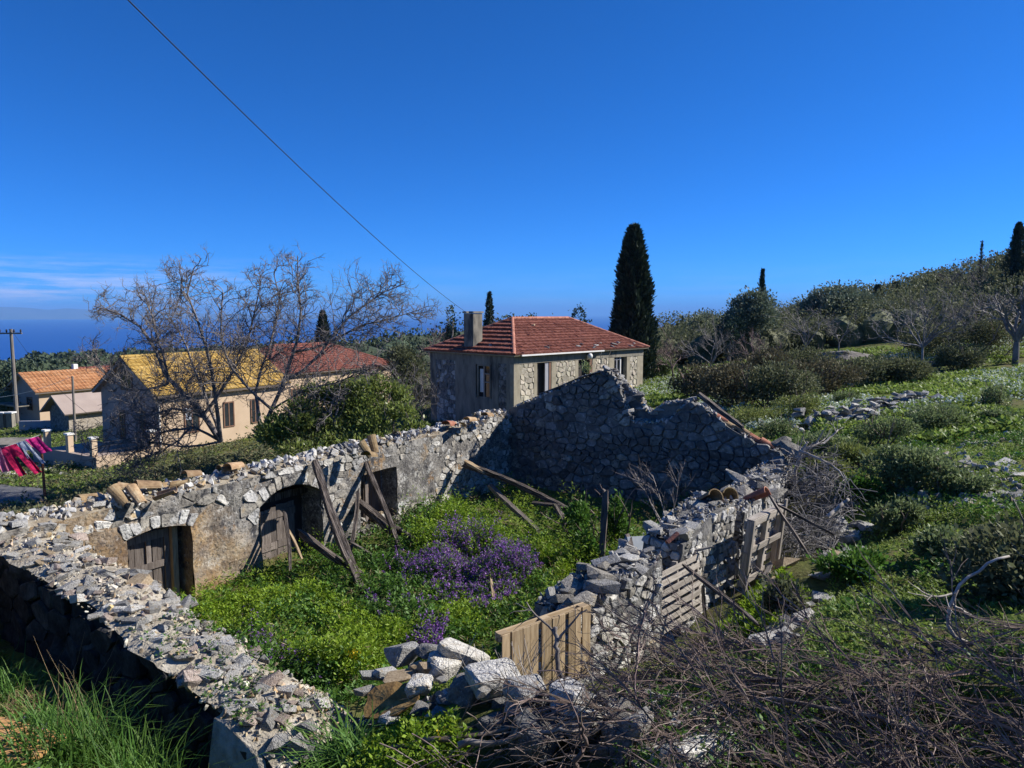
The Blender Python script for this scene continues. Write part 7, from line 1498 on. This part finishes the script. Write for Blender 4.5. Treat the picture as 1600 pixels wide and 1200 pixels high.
# dead sapling in front of the gable
sp = thing('dead_sapling', 'thin leafless sapling in front of the shaded gable', 'sapling', pix(1045, 850, 14.5)); oo = []
for a, b in (((1042, 830, 14.5), (1000, 735, 14.8)), ((1045, 830, 14.5), (1025, 740, 14.8)), ((1040, 830, 14.5), (985, 760, 14.6)), ((1048, 830, 14.5), (1050, 745, 14.9))):
    p, q = pix(*a), pix(*b); grow(oo, p, q - p, np.linalg.norm(q - p), 0.016, 1, (6, 8), 0.4, 0.16, 0.05, 0.7, 3)
build_branches(sp, oo, 'bark', 0, (4, 3))
# --- brushwood: cut twigs, countless
def twig_mass(name, label, n, fpos, dirs, L, r, m, hmax, arc=0.25, kind='stuff'):
    P = []
    for k in range(n):
        x, y = fpos(); z = Z1(x, y) + 0.03 + hmax * rng.random() ** 1.3; l = rng.uniform(*L); d = np.array(dirs()); d /= np.linalg.norm(d); s = np.linspace(-0.5, 0.5, 7)[:, None]; w = unit(rng.normal(size=(1, 3)))[0]
        q = np.array([x, y, z]) + d * l * s - np.array([0, 0, 1]) * arc * l * s ** 2 + w * 0.12 * l * (s ** 2 - 0.08) * rng.normal() + np.cumsum(rng.normal(0, 0.012 * l, (7, 3)), 0); P.append(q)
    P = np.array(P); Rr = np.linspace(1, 0.45, 7)[None] * rng.uniform(*r, (n, 1)); V, Fq = tubes(P, Rr, 4); return tag(link(name, mesh(name, V, Fq, M[m])), label, 'twigs', kind=kind)
def in_px(poly, d0, d1):
    poly = np.array(poly, float)
    while True:
        x, y = rng.uniform(poly[:, 0].min(), poly[:, 0].max()), rng.uniform(poly[:, 1].min(), poly[:, 1].max())
        if in_poly([x], [y], poly)[0]: return x, y
BR = np.array([plan(0, 0)])
brush_poly = np.array([(0.9, 7.2), (1.5, 8.6), (2.4, 9.0), (3.4, 8.4), (4.5, 7.8), (6.2, 7.2), (7.2, 6.5), (6.0, 5.0), (3.0, 4.9), (1.2, 5.6)])
def bpos():
    while True:
        x, y = rng.uniform(0.4, 7.4), rng.uniform(4.9, 9.2)
        if in_poly([x], [y], brush_poly)[0]: return x, y
oo = []
for k in range(175):
    x, y = bpos(); z = Z1(x, y) + 0.04 + 0.34 * rng.random() ** 1.5; a = rng.normal(2.75, 0.8); d = np.array([math.cos(a), math.sin(a) * 0.9, rng.normal(0.05, 0.11)]); L0 = rng.uniform(1.0, 2.4)
    grow(oo, np.array([x, y, z]) - d * L0 * 0.5, d, L0, rng.uniform(0.007, 0.015), 1, (5, 8), 0.42, 0.26, -0.02, 0.55, 3, 0.62, 6)
P = np.array([o[0] for o in oo]); P[:, :, 2] = np.maximum(P[:, :, 2], Zg(P[:, :, 0].ravel(), P[:, :, 1].ravel()).reshape(P.shape[:2]) + 0.01)
V, Fq = tubes(P, np.maximum(np.array([o[1] for o in oo]), 0.0022), 3); tag(link('brushwood', mesh('brushwood', V, Fq, M['twig'])), 'heap of cut reddish grey branches and twigs filling the lower right corner', 'brushwood', kind='stuff')
twig_mass('brushwood', 'loose single twigs over the heap of cut branches at the lower right', 300, bpos, lambda: (rng.normal(-0.8, 0.7), rng.normal(0.3, 0.7), rng.normal(0.15, 0.4)), (0.5, 1.6), (0.003, 0.007), 'twig', 0.55)
def bpos2():
    while True:
        x, y = rng.uniform(-1.4, 2.2), rng.uniform(5.6, 8.2)
        if in_poly([x], [y], np.array([(-1.2, 6.4), (0.2, 7.5), (1.2, 7.9), (2.1, 7.0), (1.9, 5.7), (-1.0, 5.7)]))[0]: return x, y
twig_mass('brushwood', 'sparse dry twigs lying over the near boulders at the bottom', 330, bpos2, lambda: (rng.normal(1, 0.5), rng.normal(0, 0.5), rng.normal(0.25, 0.5)), (0.3, 1.1), (0.003, 0.008), 'twig', 0.5)
hp = [gpt(px, py) for px, py in [(1235, 720), (1325, 775), (1318, 820), (1290, 870), (1240, 880), (1222, 800)]]; hpx = np.array(hp)[:, :2] 
hpx = np.array([(7.6, 19.6), (8.4, 19.0), (7.9, 16.6), (6.4, 14.6), (5.5, 14.4), (5.8, 15.5)])
def hpos():
    while True:
        x, y = rng.uniform(5.2, 8.6), rng.uniform(14, 19.8)
        if in_poly([x], [y], hpx)[0]: return x, y
twig_mass('dead_branches', 'tangle of grey dead branches beside the broken pallet', 620, hpos, lambda: (rng.normal(0.2, 0.8), rng.normal(0, 0.7), rng.normal(-0.1, 0.6)), (0.4, 1.3), (0.005, 0.014), 'figbark', 0.85, 0.5)
# --- weeds and grass
def weeds(name, label, pts, hgt, nleaf, leaf, m, flower=None, fl=(0, 0), stem=True, asp=0.42, kind='stuff'):
    pts = np.array(pts); n = len(pts); h = hgt * rng.uniform(0.55, 1.25, n) * np.clip(0.85 + 0.75 * fbm(np.stack([pts[:, 0], pts[:, 1], 0 * pts[:, 0]], 1), 1.1, 2, 91), 0.35, 1.7); k = np.repeat(np.arange(n), nleaf); t = rng.random(len(k)) ** 0.8; lean = rng.normal(0, 0.16, (n, 2)); a = rng.uniform(0, 6.283, len(k)); off = 0.09 * (1.1 - t) * hgt / 0.4
    P = np.stack([pts[k, 0] + lean[k, 0] * h[k] * t + np.cos(a) * off, pts[k, 1] + lean[k, 1] * h[k] * t + np.sin(a) * off, pts[k, 2] + h[k] * t], 1); D = np.stack([np.cos(a), np.sin(a), rng.uniform(0.1, 1.1, len(k))], 1); V, Fq = leaf_quads(P, D, leaf * rng.uniform(.6, 1.5, len(k)), asp)
    parts = [(V, Fq, 0)]
    if flower:
        f = rng.random(n) < fl[0]; k = np.repeat(np.where(f)[0], fl[1]); t = 0.72 + 0.36 * rng.random(len(k)); a = rng.uniform(0, 6.283, len(k)); P = np.stack([pts[k, 0] + lean[k, 0] * h[k] * t + np.cos(a) * .025, pts[k, 1] + lean[k, 1] * h[k] * t + np.sin(a) * .025, pts[k, 2] + h[k] * t], 1); V, Fq = leaf_quads(P, rng.normal(size=P.shape) + np.array([0, 0, .4]), fl[2] * rng.uniform(.7, 1.3, len(k)), 0.9); parts.append((V, Fq, 1))
    Vs = np.concatenate([p[0] for p in parts]); c = 0; Fs = []; fm = []
    for V, Fq, i in parts: Fs.append(Fq + c); fm.append(np.full(len(Fq), i)); c += len(V)
    return tag(link(name, mesh(name, Vs, np.concatenate(Fs), [M[m]] + ([M[flower]] if flower else []), np.concatenate(fm))), label, 'weeds', kind=kind)
def scatter(n, poly, dens=None):
    poly = np.array(poly, float); lo, hi = poly.min(0), poly.max(0); out = np.zeros((0, 2))
    while len(out) < n:
        q = rng.uniform(lo, hi, (n * 2, 2)); q = q[in_poly(q[:, 0], q[:, 1], poly)]
        if dens is not None: q = q[rng.random(len(q)) < dens(q)]
        out = np.concatenate([out, q])
    out = out[:n]; return np.concatenate([out, Zg(out[:, 0], out[:, 1])[:, None]], 1)
def polypx(L, z=0.35): return np.array([ray_z(px, py, z)[:2] for px, py in L])
nz = lambda q, s, sd: fbm(np.stack([q[:, 0], q[:, 1], 0 * q[:, 0]], 1), s, 3, sd)
inner = np.array([plan(15.2, 0.15), plan(0.3, 0.15), plan(0.3, 9.0), (6.3, 18.4), (3.4, 14.4), (1.9, 12.3), (0.2, 11.0), (-1.1, 10.2), (-2.3, 10.3), plan(14.9, 5.2), plan(14.7, 1.6)])
weeds('ruin_weeds', 'leafy green weeds covering the floor of the ruin', scatter(4600, inner, lambda q: np.clip(0.6 + nz(q, 0.6, 4), 0.1, 1) * np.clip(((B0 - q) @ A_DIR - 2.6) / 3.5, 0.04, 1)), 0.42, 13, 0.085, 'nettle')
yel = polypx([(300, 965), (380, 915), (500, 915), (580, 955), (640, 985), (620, 1040), (540, 1065), (440, 1030), (350, 985)])
weeds('bright_weeds', 'bright yellow green weeds in the near half of the ruin', scatter(3600, yel, lambda q: np.clip(0.55 + 1.2 * nz(q, 0.7, 14), 0.03, 1)), 0.50, 16, 0.06, 'weed')
yel2 = polypx([(700, 905), (830, 860), (900, 870), (860, 940), (760, 1000), (690, 980)]); weeds('bright_weeds', 'bright green weeds left of the big loose blocks', scatter(1800, yel2, lambda q: np.clip(0.5 + nz(q, 0.7, 24), 0.03, 1)), 0.48, 15, 0.06, 'weed')
yel3 = polypx([(640, 850), (700, 800), (760, 830), (800, 855), (730, 880), (660, 870)]); weeds('bright_weeds', 'bright green weeds growing along the long wall near the long dark beam', scatter(1500, yel3), 0.55, 14, 0.075, 'weed')
pur = polypx([(575, 930), (600, 880), (680, 842), (760, 845), (850, 885), (800, 925), (740, 960), (700, 1000), (600, 985)]); weeds('purple_flowers', 'dense patch of purple wild flowers in the middle of the ruin', scatter(3800, pur, lambda q: np.clip(0.45 + 1.6 * nz(q, 0.9, 34), 0.02, 1) * np.clip(1.25 - np.hypot((q[:, 0] - pur[:, 0].mean()) / 3.4, (q[:, 1] - pur[:, 1].mean() + 0.8) / 3.4) ** 2 * 0.55, 0.08, 1)), 0.58, 10, 0.06, 'nettle', 'purple', (0.58, 14, 0.034))
pur2 = polypx([(640, 1000), (690, 985), (690, 1020), (650, 1025)]); weeds('purple_flowers', 'small clump of purple flowers behind the cube shaped boulder', scatter(140, pur2), 0.5, 8, 0.055, 'nettle', 'purple', (0.95, 14, 0.036))
pur3 = polypx([(330, 960), (390, 940), (430, 1000), (520, 1060), (520, 1080), (400, 1030)]); weeds('purple_flowers', 'scattered purple flowers along the inside of the near wall', scatter(600, pur3), 0.38, 9, 0.06, 'nettle', 'purple', (0.3, 9, 0.033))
# terrace and field grass: dense near, thinning with distance
def sector(n, u0, u1, r0, r1, rej):
    out = np.zeros((0, 2))
    while len(out) < n:
        m_ = n * 2; u = rng.uniform(u0, u1, m_); d = np.exp(rng.uniform(math.log(r0), math.log(r1), m_)); q = np.stack([u * d, d], 1); q = q[rej(q)]; out = np.concatenate([out, q])
    out = out[:n]; return np.concatenate([out, Zg(out[:, 0], out[:, 1])[:, None]], 1)
terr = np.array([(3.5, 8.5), (4.0, 9.7), (4.35, 10.4), (5.4, 12.2), (6.2, 13.8), (7.3, 16.6), (8.2, 17.8), (8.6, 19.8), (6.5, 22.5), (6.5, 27), (30, 27), (22, 18), (14, 12), (9, 7.4), (6.4, 7.0)])
weeds('terrace_grass', 'low green grass and clover on the terrace right of the ruin', scatter(26000, terr, lambda q: np.clip(0.75 + 1.0 * nz(q, 0.55, 44), 0.22, 1) * np.clip(12 / np.maximum(q[:, 1], 1), 0.15, 1) ** 1.6), 0.09, 9, 0.06, 'grass')
weeds('terrace_grass', 'taller green weed tufts dotted over the terrace', scatter(2400, terr, lambda q: np.clip(1.6 * nz(q, 0.8, 54) - 0.1, 0.0, 1) * np.clip(14 / np.maximum(q[:, 1], 1), 0.2, 1)), 0.26, 13, 0.075, 'nettle')
field = lambda q: (q[:, 0] > 6.6) & (q[:, 0] < 60) & (nz(q, 0.18, 64) > -0.45)
weeds('field_grass', 'green meadow beyond the tumbled wall', sector(15000, 0.16, 0.85, 24, 62, field), 0.20, 7, 0.20, 'grass')
weeds('white_flowers', 'drifts of tiny white flowers in the meadow at the right', sector(15000, 0.17, 0.80, 29, 60, lambda q: (q[:, 0] > 7.5) & (nz(q, 0.16, 74) > 0.12)), 0.24, 2, 0.12, 'grass', 'whiteflower', (0.9, 4, 0.085))
weeds('alley_weeds', 'bright green weeds in the alley between the pallets', scatter(900, np.array([(2.9, 10.3), (3.4, 11.6), (4.3, 12.9), (5.1, 13.5), (5.0, 12.0), (4.0, 10.4)])), 0.16, 13, 0.07, 'weed')
weeds('alley_weeds', 'dark green weeds growing through the brushwood', scatter(1500, brush_poly), 0.24, 9, 0.06, 'nettle')
lft = lambda q: ~in_poly(q[:, 0], q[:, 1], np.array([plan(19, 0.3), plan(-.5, .3), plan(-.5, 10), (0, 8), (-8, 11)])) & ~in_poly(q[:, 0], q[:, 1], LV[[0, 25, -1, -26], :2]) 
weeds('dry_grass', 'dry scrubby grass between the long wall and the houses', sector(9000, -0.75, 0.0, 19, 60, lft), 0.30, 8, 0.13, 'scrub')
weeds('dry_grass', 'straw coloured grass stalks behind the long wall', sector(3000, -0.72, -0.05, 20, 40, lft), 0.34, 7, 0.12, 'drystem', asp=0.12)
weeds('yard_grass', 'green grass in the yards beside the washing line', sector(5000, -0.75, -0.5, 27, 60, lft), 0.12, 7, 0.16, 'grass')
# foreground grass tufts at the lower left
def blades(root, P, L, w, m, name='blades', droop=0.55, lean=0.45):
    n = len(P); a = rng.uniform(0, 6.283, n); d = np.stack([np.cos(a), np.sin(a)], 1) * rng.uniform(0.1, lean, n)[:, None]; L = L * rng.uniform(0.5, 1.2, n); s = np.linspace(0, 1, 6); V = np.zeros((n, 6, 2, 3)); sd = np.stack([-np.sin(a), np.cos(a)], 1)
    for i, t in enumerate(s):
        c = np.concatenate([P[:, :2] + d * (L * t * (1 + 1.2 * t))[:, None], (P[:, 2] + L * (t - droop * t ** 2.6 * rng.uniform(0.4, 1.0, n) * 0.9))[:, None]], 1); ww = w * (1 - t ** 1.6) * 0.5 + 0.0006
        V[:, i, 0, :] = c; V[:, i, 1, :] = c; V[:, i, 0, :2] += sd * ww; V[:, i, 1, :2] -= sd * ww
    idx = np.arange(n * 12).reshape(n, 6, 2); Fq = np.stack([idx[:, :-1, 0], idx[:, :-1, 1], idx[:, 1:, 1], idx[:, 1:, 0]], -1).reshape(-1, 4); return kid(name, V.reshape(-1, 3), Fq, M[m], root)
def tuft(label, px, py, d, rad, n, L, w, m='grass', name='grass_tuft', cat='grass', droop=.55, lean=.45):
    q = pix(px, py, d); z = Z1(q[0], q[1]); r = thing(name, label, cat, (q[0], q[1], z)); P = np.stack([q[0] + rng.normal(0, rad, n), q[1] + rng.normal(0, rad, n), np.zeros(n)], 1); P[:, 2] = Zg(P[:, 0], P[:, 1]) - 0.02; blades(r, P, L, w, m, droop=droop, lean=lean); return r
tuft('big clump of long green grass in front of the shaded near wall', 130, 1190, 8.2, 0.30, 420, 0.95, 0.018, 'nettle')
tuft('second green grass clump right of the big one', 235, 1200, 7.8, 0.22, 260, 0.80, 0.017, 'nettle')
tuft('grass clump at the left edge above the orange slab', 8, 1085, 9.6, 0.22, 260, 0.65, 0.015, 'nettle')
tuft('bent dry grass clump left of the big green one', 45, 1095, 9.4, 0.22, 240, 0.45, 0.010, 'drystem', droop=0.9)
tuft('bright grass clump at the bottom beside the near wall', 350, 1195, 7.5, 0.14, 150, 0.48, 0.012)
tuft('strap leaved plant beside the curved clay slab', 545, 1165, 7.9, 0.11, 190, 0.62, 0.024, 'nettle', 'strap_leaf_plant', 'plant', 0.7, 0.75)
tuft('second strap leaved plant at the bottom left of centre', 500, 1195, 7.6, 0.12, 130, 0.55, 0.022, 'nettle', 'strap_leaf_plant', 'plant', 0.7, 0.75)
tuft('tall wispy dry stalks rising above the big grass clump', 125, 1160, 8.4, 0.26, 34, 1.35, 0.006, 'drystem', droop=0.25, lean=0.22)
front = np.array([plan(16.6, -0.4) * 0 + np.array(p) for p in [(-10.5, 12.5), (-8.7, 11.6), (-5.6, 9.4), (-3.2, 7.6), (-2.4, 6.4), (-8, 6.2), (-11, 8)]])
weeds('ground_weeds', 'mixed green weeds on the ground before the shaded near wall', scatter(2200, front), 0.20, 12, 0.06, 'nettle', 'purple', (0.02, 10, 0.03))
fr2 = np.array([(-3.1, 7.4), (-2.2, 8.2), (-1.2, 8.5), (-0.6, 7.6), (-0.3, 6.6), (0.6, 6.2), (0.6, 5.5), (-2.8, 5.8)]); weeds('ground_weeds', 'leafy weeds round the strap leaved plants', scatter(1500, fr2), 0.22, 13, 0.06, 'weed', 'yellowflower', (0.012, 8, 0.03))
weeds('wall_top_weeds', 'small weeds sprouting between the stones of the near wall top', np.array([(*onN(s, t), topN(s) + 0.08) for s, t in zip(rng.uniform(4.2, 7.4, 130), rng.uniform(0.0, 1.1, 130))]), 0.16, 10, 0.045, 'nettle')
weeds('tall_weeds', 'taller narrow leaved weeds standing out of the ruin floor', scatter(900, inner, lambda q: np.clip(1.3 * nz(q, 1.1, 84), 0.0, 1) * (1 - 0.8 * in_poly(q[:, 0], q[:, 1], pur))), 0.80, 22, 0.085, 'weed', asp=0.2)
weeds('dry_stalks', 'thin straw coloured dead stalks among the weeds of the ruin', scatter(420, inner), 0.75, 16, 0.10, 'drystem', asp=0.07)
pq = ray_plane(915, 584, GO - GN * 0.3, GN); pt_ = thing('wall_plant', 'pale leafy plant growing on the gable peak', 'plant', pq); bl_ = blob_set(pq + np.array([0, 0, .22]), .22, .2, .28, 5, .7, .45, 3, -.9); crown_mesh(pt_, bl_, 260, 0.07, 'shrub', .5, .5, 'foliage')
yf = thing('yellow_flower', 'small yellow flowers blooming beside the dry stems in the ruin', 'flower', ray_z(551, 1052, 0.3)); Pq = np.array(yf.location) + rng.normal(0, 0.06, (60, 3)) * np.array([1, 1, .5]) + np.array([0, 0, .35]); V, Fq = leaf_quads(Pq, rng.normal(size=Pq.shape) + np.array([0, 0, .6]), 0.04 * np.ones(60), .9); kid('petals', V, Fq, M['yellowflower'], yf)
V, Fq = tubes(np.array([[np.array(yf.location), np.array(yf.location) + [0, 0.01, .2], np.array(yf.location) + [0.01, 0, .36]]]), np.full((1, 3), .008), 4); kid('stem', V, Fq, M['nettle'], yf)
# dry stems standing between the near boulders
ds = []
for k in range(46):
    px = rng.uniform(690, 860); p = pix(px, 1085, 8.6 - (px - 690) * 0.004 + rng.uniform(-.3, .3)); p[2] = Z1(p[0], p[1]); ds.append(resample(np.array([p, p + [rng.normal(0, .05), rng.normal(0, .05), .25], p + [rng.normal(0, .14), rng.normal(0, .1), rng.uniform(.4, .8)]]), 5))
V, Fq = tubes(np.array(ds), np.full((46, 5), 0.0035), 3); tag(link('dry_stems', mesh('dry_stems', V, Fq, M['deadwood'])), 'thin dry weed stems standing among the near boulders', 'dry stems', kind='stuff')
# ------------------------------------------------------------------ air: one closed box of thin haze round everything
hz = bpy.data.materials.new('thin_haze'); hz.use_nodes = True; nt = hz.node_tree; nt.nodes.clear()
pv = nt.nodes.new('ShaderNodeVolumePrincipled'); pv.inputs['Color'].default_value = (0.22, 0.50, 1.0, 1); pv.inputs['Density'].default_value = HAZE_D; pv.inputs['Anisotropy'].default_value = 0.0
mo = nt.nodes.new('ShaderNodeOutputMaterial'); nt.links.new(pv.outputs[0], mo.inputs['Volume'])
V, Fq = boxVF(-78000, 78000, -78000, 78000, -310, 470)
hb = link('haze', mesh('haze', V, Fq, hz)); hb['kind'] = 'stuff'
